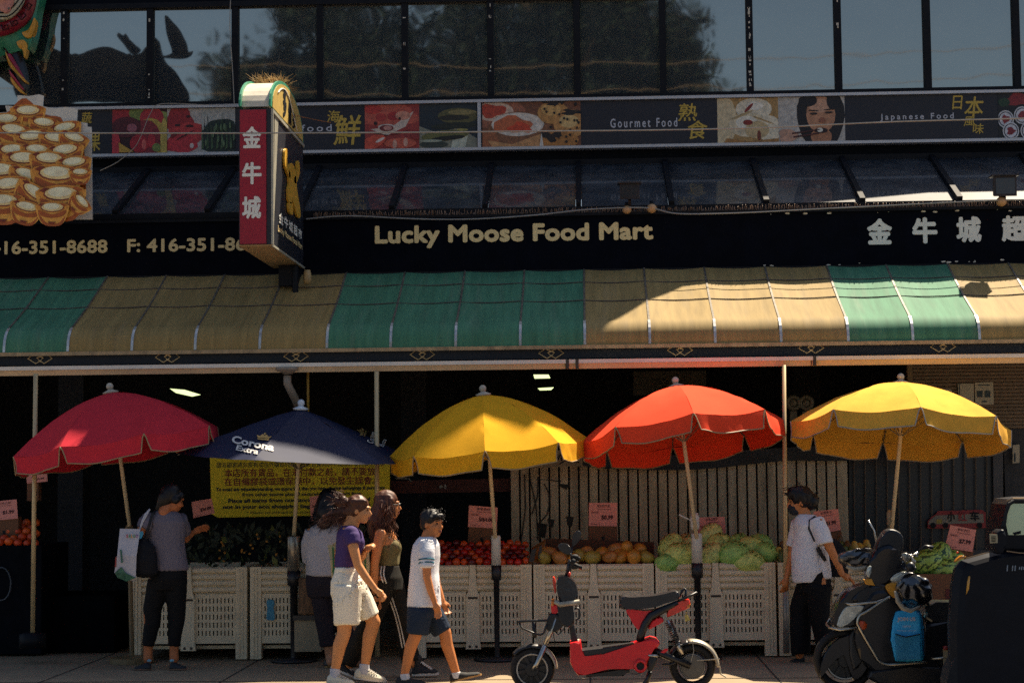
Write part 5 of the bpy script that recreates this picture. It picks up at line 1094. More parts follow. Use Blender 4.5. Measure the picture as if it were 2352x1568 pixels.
for (h, k, a, d) in ((p(370, 800, -.09), p(350, 1170, -.10), p(278, 1470, -.09), -.09), (p(430, 800, .09), p(585, 1080, .09), p(512, 1440, .10), .1)):
    m1 = h.lerp(k, .5); c1 = k.lerp(a, .32)+V((-.012, 0, 0)); f.limb([h, m1, k, c1, a, a+V((0.005, 0, -.05))], [.078, .074, .056, .056, .034, .034])
f.out('body', sk_a, t, .0075, 4); face_bits(t, P, Rm, .93)
f = Fig(); f.loft([(p(392, 322), .058, .075), (p(388, 345), .075, .12), (p(392, 385), .10, .165), (p(400, 450), .110, .16), (p(398, 500), .108, .15), (p(378, 570), .096, .142), (p(366, 640), .088, .134)])
f.ell(p(402, 385, -.16), (.062, .062, .062)); f.sleeve([p(398, 372, -.13), p(410, 420, -.178), p(420, 468, -.194)], [.064, .066, .058]); f.sleeve([p(400, 380, .12), p(412, 430, .16), p(420, 470, .17)], [.062, .06, .056]); f.ell(p(455, 450, -.055), (.05, .06, .055)); f.ell(p(455, 450, .055), (.05, .06, .055))
f.out('tee_shirt', cloth('purple', '#453465'), t, .008, 4, .010, 6, 1)
f = Fig(); f.loft([(p(372, 652), .090, .137), (p(372, 690), .097, .145), (p(378, 760), .133, .17), (p(385, 850), .140, .175), (p(388, 905), .12, .17)])
f.sleeve([p(378, 800, -.085), p(375, 930, -.095), p(372, 1098, -.1)], [.112, .108, .096]); f.sleeve([p(420, 800, .085), p(490, 920, .09), p(545, 1045, .09)], [.105, .098, .085])
sh_ = f.out('shorts', cloth('cream', '#e6dfcd'), t, .008, 3, .020, 5, 2)
g = MB(); g.loft = None; g.rings([[p(372, q)+V((.094*math.cos(k*.3927)*r, .141*math.sin(k*.3927)*r, 0)) for k in range(16)] for q, r in ((650, 1.0), (652, 1.04), (682, 1.07), (686, 1.04))]); g.build('waistband', cloth('cream2', '#e2dbc8'), sh_, True)
for a, d in ((p(278, 1478, -.09), 0), (p(512, 1440, .10), 0)):
    f = Fig(); f.sleeve([a+V((-.002, 0, .03)), a+V((0, 0, -.06))], [.041, .043]); f.out('sock', cloth('sock', '#b9bac4'), t, .006, 2)
for hx, tx, d in ((215, 432, -.1), (432, 680, .1)):
    hl, to = p(hx, 1560 if d < 0 else 1545, d), p(tx, 1567 if d < 0 else 1555, d); hl.z = .004 if d < 0 else .035; to.z = .004; sneaker(t, hl, to, .10, .092, cloth('shoe_cream', '#d5ceb8', bscale=40), m_wsole, lace=m_wsole)
f = Fig(); f.ell(P(-.022, 0, .045), (.098*.95, .078, .085), Rm); f.ell(P(-.045, 0, .0), (.07, .07, .07), Rm); f.ell(p(330, 130), (.055, .05, .05)); f.limb([p(400, 205), p(320, 205), p(250, 225), p(180, 255)], [.045, .03, .022, .01])
f.limb([P(.05, -.05, .085), P(-.04, -.066, .07)], [.02, .03])
hb = f.out('hair', hr_b, t, .008, 3, .006, 22, 3)
g = MB(); strands(g, [p(330, 120), p(340, 140), p(310, 120)], 70, .10, [(-.4, 0, .5), (-.6, -.4, .1), (.2, -.5, .6)], .03, rr, .003, 5, .05); strands(g, [p(390, 215), p(330, 225), p(260, 240), p(390, 245)], 120, .17, [(-1, -.1, -.1), (-1, .0, -.3), (-1, -.2, -.4), (-.8, 0, -.5)], .025, rr, .003, 6, .04)
g.build('flyaway_hair', hr_b, hb); hb['label'] = 'messy brown bun and ponytail'
# ---- woman in olive tank top
Y = -1.5; t = thing('person', 'person in an olive tank top, glasses and black side striped track trousers', 'person', (Z(700, 1500, Y).x, Y, 0), 'people walking on the pavement'); p = lambda x, y, d=0.: Z(x, y, Y+d)
f = Fig(); P, Rm = head(f, Z(697, 165, Y), (1, .02, -.02), .98)
f.limb([p(665, 240), p(655, 330)], [.05, .056]); f.loft([(p(655, 325), .05, .11), (p(668, 380), .085, .165), (p(690, 470), .105, .15), (p(690, 560), .090, .135), (p(695, 650), .085, .135), (p(690, 740), .11, .165)])
f.limb([p(640, 390, -.16), p(612, 500, -.19), p(592, 620, -.2)], [.05, .043, .037]); f.limb([p(592, 620, -.2), p(588, 740, -.19), p(594, 855, -.17)], [.037, .035, .025]); f.hand(p(594, 855, -.17), (.15, .05, -1), (.9, -.2, .1), .5, 1.)
f.limb([p(668, 390, .16), p(680, 520, .2), p(690, 640, .2), p(720, 800, .2)], [.048, .042, .036, .026])
for (h, k, a) in ((p(670, 760, -.09), p(570, 1080, -.09), p(392, 1420, -.09)), (p(710, 760, .09), p(800, 1060, .08), p(888, 1410, .06))): f.limb([h, h.lerp(k, .5), k, k.lerp(a, .35), a], [.095, .08, .06, .055, .04])
f.out('body', sk_b, t, .0075, 4); face_bits(t, P, Rm, .98)
f = Fig(); f.loft([(p(690, 425), .06, .115), (p(688, 450), .095, .145), (p(695, 500), .112, .155), (p(697, 560), .098, .142), (p(700, 620), .088, .140), (p(700, 632), .086, .139)]); f.ell(p(742, 490, -.065), (.062, .07, .06)); f.ell(p(742, 490, .065), (.062, .07, .06))
for q in (-1, 1): f.limb([p(735, 440, q*.08), p(715, 395, q*.085), p(672, 365, q*.09), p(640, 430, q*.09)], [.014, .011, .011, .014])
f.out('tank_top', cloth('olive', '#6f6440'), t, .008, 3, .009, 10, 4)
f = Fig(); f.loft([(p(700, 634), .088, .140), (p(700, 660), .094, .148), (p(698, 730), .118, .175), (p(690, 830), .115, .17)])
f.sleeve([p(660, 760, -.085), p(600, 960, -.09), p(545, 1110, -.09), p(440, 1300, -.09), p(375, 1410, -.09)], [.11, .094, .082, .074, .07]); f.sleeve([p(715, 760, .08), p(765, 930, .08), p(800, 1060, .075), p(845, 1230, .07), p(880, 1390, .06)], [.108, .088, .076, .07, .072])
tr_ = f.out('track_trousers', cloth('track', '#1b1813'), t, .009, 3, .014, 6, 5)
g = MB()
for o in (-.012, .012):
    pts = [p(660, 640, -.15), p(652, 700, -.176), p(668, 760, -.2)]; q_ = [p(690, 820, -.10), p(720, 900, -.02), p(765, 1030, .0), p(795, 1150, .0), (p(822, 1285, -.005))]
    pp = cat_rom([V(a) for a in pts+q_], 5, False); pp = [V(a)+V((o, -.0, 0)) for a in pp]
    g.tube([a+V((0, -.004, 0)) for a in pp], .0065, 5)
g.build('side_stripe', M('stripe_white', '#c4bdb2', .7), tr_)
f = Fig(); f.ell(P(-.02, 0, .045), (.1, .085, .09), Rm); f.ell(P(-.05, 0, -.01), (.075, .082, .09), Rm); f.limb([P(-.04, -.06, .02), p(625, 280, -.07), p(650, 360, -.1)], [.045, .055, .03]); f.limb([P(-.06, 0, -.02), p(610, 270), p(605, 350, .02), p(610, 400, .0)], [.07, .075, .065, .03]); f.limb([P(.03, -.066, .05), P(.02, -.076, -.04), p(700, 290, -.085), p(690, 350, -.09)], [.022, .024, .022, .012])
hb = f.out('hair', hr_r, t, .008, 3, .008, 20, 6)
g = MB(); strands(g, [P(-.02, -.08, .02), P(.02, -.078, .0), p(620, 260, -.1), p(660, 280, -.11), p(690, 300, -.1), p(600, 270, -.02)], 150, .24, [(0, -.1, -1), (.1, -.05, -1), (-.05, -.1, -1), (.1, -.1, -1), (.05, -.1, -1), (-.1, 0, -1)], .022, rr, .004, 7, .05)
g.build('loose_locks', hr_r, hb)
g = MB(); g.tube([P(.093, -.055, .014), P(.02, -.078, .016)], .0035, 5); g.build('glasses_temple', m_blk, t)
g = MB()
for q in (-.032, .032): g.tube([P(.1, q+.022*math.cos(k*.6283), .008+.018*math.sin(k*.6283)) for k in range(10)], .003, 5, True)
g.build('glasses_rim', m_blk, t)
for hx, hy, tx, ty, d in ((350, 1470, 438, 1518, -.09), (895, 1500, 1096, 1485, .06)):
    hl, to = p(hx, hy, d), p(tx, ty, d)
    if d > 0: hl.z = max(.003, min(hl.z, .012)); to.z = .02
    else: to.z = .012; hl.z = .075; hl = to+V((-.2, 0, .085))
    sneaker(t, hl, to, .105, .09, M('canvas_black', (.012, .012, .014), .7), m_wsole, 'high_top_shoe', M('lace_white', '#d6d2c8', .7), .35)
# ---- boy
Y = -1.95; t = thing('person', 'boy in a white tee with teal sleeve stripes and navy shorts, looking to the street', 'person', (Z(1000, 1500, Y).x, Y, 0), 'people walking on the pavement'); p = lambda x, y, d=0.: Z(x, y, Y+d)
f = Fig(); P, Rm = head(f, Z(1050, 310, Y), (.80, -.58, -.05), .92, nose=.9)
f.limb([p(1020, 375), p(1000, 430)], [.045, .05]); f.loft([(p(998, 425), .05, .09), (p(1000, 480), .08, .14), (p(1000, 600), .09, .135), (p(985, 800), .09, .12), (p(985, 900), .09, .12)])
f.limb([p(1000, 470, -.14), p(1003, 600, -.17), p(1008, 725, -.18)], [.042, .038, .034]); f.limb([p(1008, 725, -.18), p(1035, 830, -.18), p(1068, 925, -.18)], [.034, .03, .022]); f.hand(p(1068, 925, -.18), (.3, .0, -1), (.8, -.5, .2), .35, .9)
f.limb([p(1020, 470, .14), p(1060, 620, .17), p(1085, 780, .16), p(1130, 910, .12)], [.042, .036, .032, .022]); f.hand(p(1130, 910, .12), (.25, 0, -1), (.7, .6, 0), .5, .88)
for (h, k, a) in ((p(960, 930, -.08), p(915, 1190, -.085), p(830, 1490, -.08)), (p(1010, 930, .08), p(1150, 1165, .08), p(1238, 1485, .08))): f.limb([h, h.lerp(k, .5), k, k.lerp(a, .3)+V((-.012, 0, 0)), a, a+V((0, 0, -.03))], [.074, .07, .052, .05, .033, .033])
f.out('body', sk_b, t, .0075, 4); face_bits(t, P, Rm, .92)
f = Fig(); f.loft([(p(1005, 412), .055, .065), (p(1003, 432), .075, .10), (p(1000, 475), .10, .15), (p(995, 560), .112, .158), (p(985, 700), .113, .158), (p(985, 850), .124, .165), (p(985, 955), .132, .17)])
f.sleeve([p(1000, 455, -.12), p(1003, 540, -.165), p(1004, 650, -.185)], [.06, .062, .056]); f.sleeve([p(1015, 465, .12), p(1040, 540, .155), p(1058, 620, .165)], [.06, .06, .054])
ts = f.out('tee_shirt', cloth('white', '#dcdce0'), t, .008, 3, .016, 4.5, 7)
g = MB()
for q in (590, 617):
    c0, c1 = p(1003.5, q-5, -.179), p(1003.7, q+5, -.181); g.tube([c0, c1], [.0655, .0652], 18)
g.build('sleeve_stripe', cloth('teal', '#1f6372'), ts, True)
f = Fig(); f.loft([(p(985, 930), .112, .155), (p(985, 990), .118, .165), (p(985, 1040), .11, .16)]); f.sleeve([p(955, 980, -.085), p(940, 1080, -.088), p(928, 1172, -.09)], [.1, .094, .086]); f.sleeve([p(1020, 980, .08), p(1085, 1080, .085), p(1130, 1158, .085)], [.098, .09, .074])
f.out('shorts', cloth('navy', '#1d2b3e'), t, .008, 3, .014, 6, 8)
for a in (p(830, 1500, -.08), p(1238, 1488, .08)): f = Fig(); f.sleeve([a+V((0, 0, .01)), a+V((.004, 0, -.04))], [.037, .042]); f.out('sock', cloth('sock_w', '#c9c9cc'), t, .006, 2)
for hx, hy, tx, ty, d in ((760, 1560, 995, 1563, -.08), (1198, 1550, 1436, 1500, .08)):
    hl, to = p(hx, hy, d), p(tx, ty, d); hl.z = .004; to.z = .004 if d < 0 else .06; sneaker(t, hl, to, .078, .085, M('slip_on_black', (.02, .02, .02), .8), m_gum, 'slip_on_shoe')
f = Fig(); f.ell(P(-.025, 0, .052), (.094*.96, .08, .078), Rm); f.ell(P(-.05, 0, .01), (.065, .075, .07), Rm); f.limb([P(.075, -.03, .075), P(.08, .03, .078)], [.02, .02]); f.limb([P(.03, -.066, .06), P(.0, -.074, .03)], [.018, .012])
hb = f.out('hair', hr_k, t, .008, 2, .006, 26, 9)
g = MB(); strands(g, [P(.0, -.03, .125), P(.05, 0, .11), P(.08, -.03, .075), P(-.04, -.05, .1), P(.075, .03, .08)], 80, .018, [(.5, -.2, .25), (.8, -.3, -.2), (.5, -.3, -.7), (-.6, -.4, .0), (.6, .2, -.6)], .02, rr, .0045, 4, .008); g.build('tousled_hair', hr_k, hb)
# ---- shopper in the pale shirt (seen from behind)
Y = -.65; t = thing('person', 'long black haired shopper in a pale shirt and dark trousers facing the stall', 'person', (Z(210, 1400, Y).x, Y, 0)); p = lambda x, y, d=0.: Z(x, y, Y+d)
f = Fig(); P, Rm = head(f, Z(235, 150, Y), (.5, 1, -.1), 1.0)
f.limb([p(232, 240), p(225, 320)], [.05, .055]); f.loft([(p(215, 315), .12, .05), (p(205, 370), .17, .085), (p(200, 520), .15, .09), (p(205, 700), .16, .1)])
f.limb([p(85, 380), p(68, 480, .02), p(80, 600, .1)], [.05, .045, .04]); f.limb([p(80, 600, .1), p(150, 560, .3)], [.036, .025]); f.hand(p(150, 560, .3), (.3, 1, 0), (1, 0, .2), .6); f.limb([p(330, 380), p(345, 480, .06), p(320, 590, .15)], [.05, .045, .04])
for hx, kx, ax, d in ((160, 195, 238, 0), (270, 340, 440, .06)): f.limb([p(hx, 760, d), p(kx, 1040, d), p(kx*.4+ax*.6, 1150, d), p(ax, 1360, d), p(ax+5, 1400, d-.04)], [.09, .065, .055, .042, .04])
f.out('body', sk_c, t, .008, 4)
f = Fig(); f.loft([(p(222, 300), .09, .055), (p(212, 335), .15, .08), (p(205, 400), .185, .105), (p(202, 560), .168, .115), (p(205, 712), .178, .12)]); f.sleeve([p(95, 360), p(72, 450, .02), p(78, 605, .08)], [.066, .068, .058]); f.sleeve([p(318, 360), p(338, 460, .04), p(330, 590, .1)], [.066, .066, .058]); f.out('shirt', cloth('pale', '#a3a0a6'), t, .009, 3, .016, 5, 11)
f = Fig(); f.loft([(p(205, 705), .172, .112), (p(208, 780), .178, .12), (p(212, 880), .16, .11)]); f.sleeve([p(165, 800), p(190, 1040), p(225, 1270)], [.098, .08, .07]); f.sleeve([p(268, 800), p(320, 1040, .03), p(390, 1240, .05)], [.098, .08, .07]); f.out('trousers', cloth('plum', '#231e26'), t, .009, 3, .01, 8, 12)
f = Fig(); f.ell(P(-.01, 0, .04), (.105, .095, .1), Rm); f.limb([P(-.03, 0, 0), p(215, 220, -.05), p(200, 290, -.06)], [.1, .1, .07]); f.limb([p(170, 170), p(150, 260, -.03)], [.06, .05]); hb = f.out('hair', hr_k, t, .009, 3, .01, 16, 13)
g = MB(); strands(g, [p(170, 240, -.06), p(200, 270, -.08), p(240, 270, -.08), p(145, 250, -.03), p(290, 240, -.06)], 110, .10, [(-.1, -.1, -1), (0, -.1, -1), (.1, -.1, -1), (-.5, 0, -.6), (.3, 0, -.8)], .025, rr, .004, 5, .05); g.build('loose_locks', hr_k, hb)
for a, d in ((232, 0), (445, .06)): hl = p(a-30, 1400, d-.02); hl.z = .004; to = hl+V((.1, .17, 0)); sneaker(t, hl, to, .08, .085, m_blk, m_gum)
tb = thing('tote_bag', 'cream tote bag with green border and orange stripes behind the purple tee', 'bag', p(380, 800, -.9), None)
q = lambda x, y, d=0.: Z(x, y, -1.72+d)
f = Fig(); f.rings([[q(x, y, d) for x, y, d in r] for r in ([(218, 470, 0), (545, 480, 0), (545, 480, .1), (218, 470, .1)], [(240, 600, -.03), (552, 620, -.03), (552, 620, .12), (240, 600, .12)], [(250, 735, -.01), (545, 800, -.01), (545, 800, .11), (250, 735, .11)])]); f.build('bag_body', M('tote_cream', '#b3a57f', .8, var=.12), tb)
g = MB()
for x0, x1 in ((254, 268), (508, 519)): g.prism([q(x0, 490, -.036), q(x1, 490, -.036), q(x1+8, 725, -.036), q(x0+8, 725, -.036)], (0, .004, 0))
g.prism([q(256, 672, -.037), q(300, 675, -.037), q(300, 695, -.037), q(256, 692, -.037)], (0, .003, 0)); g.build('green_border', M('tote_green', '#2f7040', .8), tb)
g = MB()
for k in range(6): y = 512+k*26; g.prism([q(270, y, -.038), q(304, y+2, -.038), q(304, y+12, -.038), q(270, y+10, -.038)], (0, .003, 0))
g.build('orange_stripe', M('tote_orange', '#b06a34', .8, var=.3), tb)
g = MB(); g.tube([q(500, 480), Z(524, 520, -1.9), Z(440, 400, -1.72), Z(330, 430, -1.72), q(260, 470)], .008, 6); g.build('handle', M('tote_cream2', '#a5966f', .8), tb)
# ---- shopper in grey at the left
def Z4(zx, zy, Y): return at(229.7+zx*.30434, 1091+zy*.30434, Y)
Y = -.75; t = thing('person', 'shopper in a grey tee and black leggings reaching over the left bins', 'person', (Z4(460, 1420, Y).x, Y, 0)); p = lambda x, y, d=0.: Z4(x, y, Y+d)
f = Fig(); P, Rm = head(f, Z4(545, 185, Y), (.85, .6, -.35), 1.0)
f.limb([p(520, 250), p(490, 300)], [.05, .056]); f.loft([(p(480, 290), .1, .06), (p(490, 340), .165, .1), (p(500, 500), .135, .105), (p(520, 700), .15, .115)])
f.limb([p(370, 330, -.04), p(330, 370, -.1), p(312, 420, -.1)], [.05, .044, .04]); f.limb([p(312, 410, -.1), p(330, 440, -.02), p(370, 470, .1)], [.036, .03, .025])
f.limb([p(600, 340, .06), p(635, 430, .16), p(645, 480, .2)], [.05, .044, .038]); f.limb([p(645, 480, .2), p(680, 450, .26), p(705, 430, .3)], [.034, .03, .024]); f.hand(p(705, 430, .3), (.7, .5, .35), (.3, -.4, .8), .5)
for hx, kx, ax in ((450, 385, 362), (560, 575, 558)): f.limb([p(hx, 800), p(kx, 1020), p(kx, 1120), p(ax, 1320), p(ax, 1385)], [.1, .068, .062, .04, .042])
f.out('body', skin('left', '#a9653e'), t, .008, 4)
f = Fig(); f.loft([(p(488, 275), .1, .065), (p(490, 300), .15, .09), (p(492, 350), .18, .115), (p(500, 500), .155, .12), (p(520, 620), .15, .122), (p(530, 714), .155, .125)]); f.sleeve([p(385, 320, -.03), p(345, 365, -.08), p(325, 400, -.1)], [.066, .064, .056]); f.sleeve([p(600, 325, .03), p(630, 400, .12), p(640, 440, .16)], [.068, .064, .058]); f.out('tee_shirt', cloth('grey', '#67616c'), t, .009, 3, .016, 5, 15)
f = Fig(); f.loft([(p(525, 700), .152, .122), (p(515, 780), .165, .14), (p(505, 860), .155, .12)]); f.sleeve([p(452, 800), p(395, 1010), p(395, 1110), p(362, 1285)], [.108, .08, .072, .052]); f.sleeve([p(565, 800), p(578, 1010), p(575, 1110), p(558, 1285)], [.108, .08, .072, .052]); f.out('leggings', cloth('leggings', '#08090d'), t, .009, 3, .004, 8, 16)
f = Fig(); f.ell(P(-.025, 0, .045), (.1, .088, .09), Rm); f.limb([P(-.06, 0, 0), p(470, 250), p(450, 270)], [.07, .06, .04]); f.limb([P(.05, -.06, .06), P(.0, -.075, .0)], [.025, .035]); f.out('hair', hr_k, t, .009, 3, .005, 20, 17)
for ax, tx in ((385, 258), (528, 656)): hl = p(ax, 1430, -.03); hl.z = .004; to = p(tx, 1430, -.03); to.z = .004; s_ = sneaker(t, hl, to, .07, .09, M('slip_dark', (.012, .016, .022), .7), M('sole_tan', '#6e5444', .7), 'slip_on_shoe'); g = MB(); g.ell(p(ax-14*(1 if ax < 450 else -1), 1397, -.075), (.02, .01, .013)); g.build('blue_patch', M('patch_blue', '#6f9fb0', .6), s_)
bgk = thing('shoulder_bag', 'black slouchy shoulder bag at the hip of the shopper in grey', 'bag', p(330, 760, -.1))
f = Fig(); f.loft([(p(330, 480, -.12), .03, .03), (p(325, 540, -.14), .10, .05), (p(320, 640, -.15), .125, .07), (p(345, 740, -.14), .11, .06), (p(350, 765, -.14), .06, .03)]); f.out('bag_body', cloth('bag_black', '#101117'), bgk, .009, 4, .012, 9, 18)
g = MB(); g.tube([p(335, 500, -.13), p(370, 380, -.14), p(398, 290, -.1), p(420, 270, -.02), p(420, 300, .1), p(400, 480, .12)], .014, 6); g.build('strap', M('strap_black', (.008, .008, .012), .7), bgk)
wt = thing('shopping_bag', 'white shopping bag with colourful lettering hung from the elbow of the grey shopper', 'bag', p(200, 800, -.2))
f = Fig(); f.rings([[p(x, y, d) for x, y, d in r] for r in ([(150, 402, -.2), (305, 405, -.2), (305, 405, -.08), (150, 402, -.08)], [(130, 600, -.25), (275, 610, -.25), (275, 610, -.05), (130, 600, -.05)], [(108, 735, -.24), (270, 770, -.24), (270, 770, -.06), (108, 735, -.06)], [(140, 775, -.2), (260, 800, -.2), (260, 800, -.1), (140, 775, -.1)])]); o = f.build('bag_body', M('bag_white', '#a9a9b3', .6, var=.1), wt)
cols = ['#a33a3a', '#3a8a5a', '#b9862f', '#3f7a4a', '#7d3f7a']
for ch, c_, x in zip('SALDO', cols, (198, 216, 234, 252, 270)):
    g = MB(); letters(g, ch, p(x, 471, -.232), p(x+15, 471, -.232), p(x, 444, -.232), .05); g.build('lettering', M('bagprint_'+c_.strip('#'), c_, .6), wt)
g = MB(); g.prism([p(150, 560, -.258), p(163, 560, -.258), p(172, 660, -.262), p(160, 660, -.262)], (0, .004, 0)); g.prism([p(112, 735, -.252), p(160, 690, -.262), p(190, 735, -.262), p(268, 772, -.25), p(200, 800, -.22), p(130, 770, -.23)], (0, .006, 0)); g.build('green_print', M('bagprint_green', '#2f5f50', .6, var=.4, scale=20), wt)
g = MB(); g.prism([p(116, 620, -.246), p(126, 610, -.25), p(122, 690, -.25), p(112, 690, -.246)], (0, .005, 0)); g.build('red_print', M('bagprint_red', '#8a2c28', .6), wt)
g = MB(); g.prism([p(300, 425, -.212), p(322, 420, -.2), p(328, 440, -.2), p(312, 475, -.21), p(298, 480, -.212)], (0, .006, 0)); g.build('blue_print', M('bagprint_blue', '#2f7f9c', .6), wt)
g = MB(); g.tube([p(300, 410, -.16), p(320, 350, -.15), p(345, 300, -.13), p(375, 255, -.1)], [.006, .012, .016, .008], 6); g.build('handle', M('bag_handle', '#b0b0b8', .6), wt)
# ---- woman in white tee and mask
def Z2(zx, zy, Y): return at(1780+zx*.3043, 1091+zy*.3043, Y)
Y = -.5; t = thing('person', 'person in a loose white tee and black mask walking left past the awning pole', 'person', (Z2(280, 1380, Y).x, Y, 0), 'people walking on the pavement'); p = lambda x, y, d=0.: Z2(x, y, Y+d)
f = Fig(); P, Rm = head(f, Z2(185, 205, Y), (-1, -.05, -.08), 1.0)
f.limb([p(215, 270), p(240, 330)], [.05, .055]); f.loft([(p(240, 320), .06, .1), (p(245, 370), .1, .165), (p(235, 480), .11, .15), (p(265, 700), .10, .13), (p(290, 800), .10, .12)])
f.limb([p(330, 355, -.15), p(385, 480, -.2), p(440, 600, -.2)], [.052, .045, .038]); f.limb([p(440, 600, -.2), p(480, 680, -.2), p(505, 745, -.2)], [.037, .033, .025]); f.hand(p(505, 745, -.2), (.75, -.1, -.45), (.2, -1, 0), .4)
f.limb([p(170, 370, .15), p(140, 500, .2), p(125, 620, .18), p(88, 770, .14)], [.048, .042, .036, .026]); f.hand(p(88, 770, .14), (-.15, 0, -1), (-.8, -.5, 0), .5)
for h, k, a in ((p(265, 800, .08), p(185, 1010, .08), p(185, 1340, .08)), (p(330, 800, -.08), p(345, 1050, -.08), p(420, 1340, -.06))): f.limb([h, k, k.lerp(a, .35), a, a+V((0, 0, -.03))], [.08, .066, .058, .038, .038])
f.out('body', sk_b, t, .008, 4); face_bits(t, P, Rm, 1.0)
f = Fig(); f.loft([(p(238, 298), .07, .07), (p(242, 325), .10, .11), (p(248, 370), .125, .17), (p(250, 470), .138, .172), (p(252, 600), .140, .17), (p(250, 720), .15, .175), (p(235, 800), .12, .165)]); f.sleeve([p(310, 345, -.12), p(350, 430, -.18), p(375, 518, -.2)], [.072, .076, .072]); f.sleeve([p(185, 365, .12), p(155, 450, .18), p(135, 535, .19)], [.07, .07, .064]); f.loft([(p(340, 560), .08, .15), (p(360, 680), .07, .15), (p(378, 768), .05, .14)]); f.out('tee_shirt', cloth('white2', '#dad9de'), t, .009, 3, .018, 4.5, 21)
f = Fig(); f.loft([(p(300, 720), .12, .15), (p(300, 745), .128, .155), (p(302, 800), .135, .165), (p(295, 880), .13, .15)]); f.sleeve([p(265, 830, .08), p(190, 1010, .08), p(195, 1340, .08)], [.11, .09, .085]); f.sleeve([p(330, 830, -.08), p(335, 1050, -.08), p(385, 1340, -.06)], [.11, .086, .075]); f.out('trousers', cloth('black_tr', '#0a0b0f'), t, .009, 3, .014, 5, 22)
f = Fig(); f.ell(P(-.02, 0, .045), (.108, .09, .1), Rm); f.ell(P(-.1, 0, .0), (.07, .07, .07), Rm); f.ell(P(.04, 0, .08), (.06, .07, .06), Rm); f.ell(P(-.03, -.06, .0), (.06, .04, .05), Rm); hb = f.out('hair', hr_k, t, .009, 2, .014, 18, 23)
g = MB(); strands(g, [P(-.1, -.03, .04), P(.0, -.05, .1), P(.06, -.03, .1), P(-.12, 0, 0)], 110, .02, [(.3, -.4, .0), (0, -.4, .1), (-.5, -.3, -.2), (.8, -.2, -.3)], .032, rr, .005, 4, .05); g.build('curly_strands', hr_k, hb)
f = Fig(); f.ell(P(.07, 0, -.045), (.042, .062, .048), Rm); f.ell(P(.05, 0, -.075), (.05, .055, .035), Rm); f.limb([P(.05, -.062, -.035), P(-.005, -.08, -.0)], [.006, .005]); f.out('face_mask', M('mask_black', (.010, .012, .02), .8), t, .006, 3)
g = MB(); g.tube([P(.095, -.05, .012), P(.0, -.082, .012)], .003, 5); g.build('glasses_temple', M('gold_wire', '#a08860', .4, .5), t)
for a, b, d in ((225, 120, .08), (405, 320, -.06)): hl = p(a, 1388, d); hl.z = .004; to = p(b, 1388, d); to.z = .004; sneaker(t, hl, to, .05, .085, M('sandal_black', (.012, .012, .014), .6), M('sole_dark', (.03, .026, .024), .7), 'flat_shoe')
sb = thing('handbag', 'black handbag slung behind the person in the white tee', 'bag', p(450, 740, -.05))
f = Fig(); f.loft([(p(425, 480, .02), .04, .05), (p(440, 560, .02), .11, .07), (p(445, 680, .0), .13, .08), (p(448, 760, .0), .11, .07)]); f.out('bag_body', cloth('bag_black2', '#12131a'), sb, .009, 4, .01, 9, 24)
g = MB(); g.tube([p(300, 500, -.165), p(255, 400, -.168), p(262, 340, -.155), p(300, 312, -.12), p(340, 350, .05), p(420, 480, .05)], .009, 6); g.build('strap', MATS['strap_black'], sb); g = MB(); g.tube([p(320, 545, -.175), p(345, 590, -.18), p(378, 640, -.15)], .018, 6); g.build('hip_strap', MATS['strap_black'], sb)
# ------------------------------------------------------------------ red electric scooter
YV = -2.6
def Q(zx, zy, d=0.): return at(1137+zx*.23845, 1194.4+zy*.23845, YV+d)
def qp(pts, sm=0):
    if sm: pts = cat_rom(pts, sm)
    return [(1137+x*.23845, 1194.4+y*.23845) for x, y in pts]
es = thing('electric_scooter', 'red electric scooter with black seat and front carrier parked by the kerb', 'scooter', (Q(1100, 1600).x, YV, 0))
m_sred = M('scooter_red', '#d4101a', .35, var=.1, scale=5, coat=.2, dirt=.15, dcol=(.08, .02, .02)); m_rub = M('rubber', (.006, .006, .007), .8, var=.3); m_sblk = M('scooter_black', (.007, .007, .009), .42, var=.25); m_seat = M('seat_vinyl', (.018, .017, .018), .33, var=.2, bump=.15, bscale=120); m_chr = M('chrome', '#b4b0a8', .22, .9, var=.1); m_fen = M('fender_grey', '#a39a88', .4, .3, var=.2, dirt=.3)
def wheel(zx, zy, r, name='wheel', spokes=10, rim_r=.68, parent=es, Qf=None, yd=0.):
    c = (Qf or Q)(zx, zy, yd); c = V((c.x, c.y, max(c.z, r+.003)))
    g = MB(); n = 36
    g.rings([[V((c.x+(r-.031+.031*math.cos(a))*math.cos(k*2*math.pi/n), c.y+.05*math.sin(a), c.z+(r-.031+.031*math.cos(a))*math.sin(k*2*math.pi/n))) for a in [q*.7854 for q in range(8)]] for k in list(range(n))+[0]], False)
    bmesh.ops.remove_doubles(g.bm, verts=g.bm.verts, dist=1e-5)
    w_ = g.build(name, m_rub, parent, True)
    R1 = r*rim_r; g = MB()
    for yy in (-.042, .042): g.tube([V((c.x+R1*math.cos(k*.1745), c.y+yy, c.z+R1*math.sin(k*.1745))) for k in range(36)], .008, 6, True)
    g.build('rim', M('rim_grey', '#a3a09a', .35, .6), w_)
    g = MB(); g.lathe([(R1+.012, -.02), (R1+.012, .02)], c, (0, 1, 0), 32)
    for k in range(spokes):
        a = 2*math.pi*k/spokes+.2; d = V((math.cos(a), 0, math.sin(a))); g.bar(c+d*.04+V((0, -.034, 0)), c+d*R1+V((0, -.034, 0)), .024, .016, (0, 1, 0))
    g.lathe([(.05, -.05), (.055, -.045), (.055, .05)], c, (0, 1, 0), 16); g.build('hub_spokes', m_sblk, w_)
    return c, w_
def smooth_auto(o, ang=18):
    md = o.modifiers.new('es', 'EDGE_SPLIT'); md.split_angle = R(ang); return o
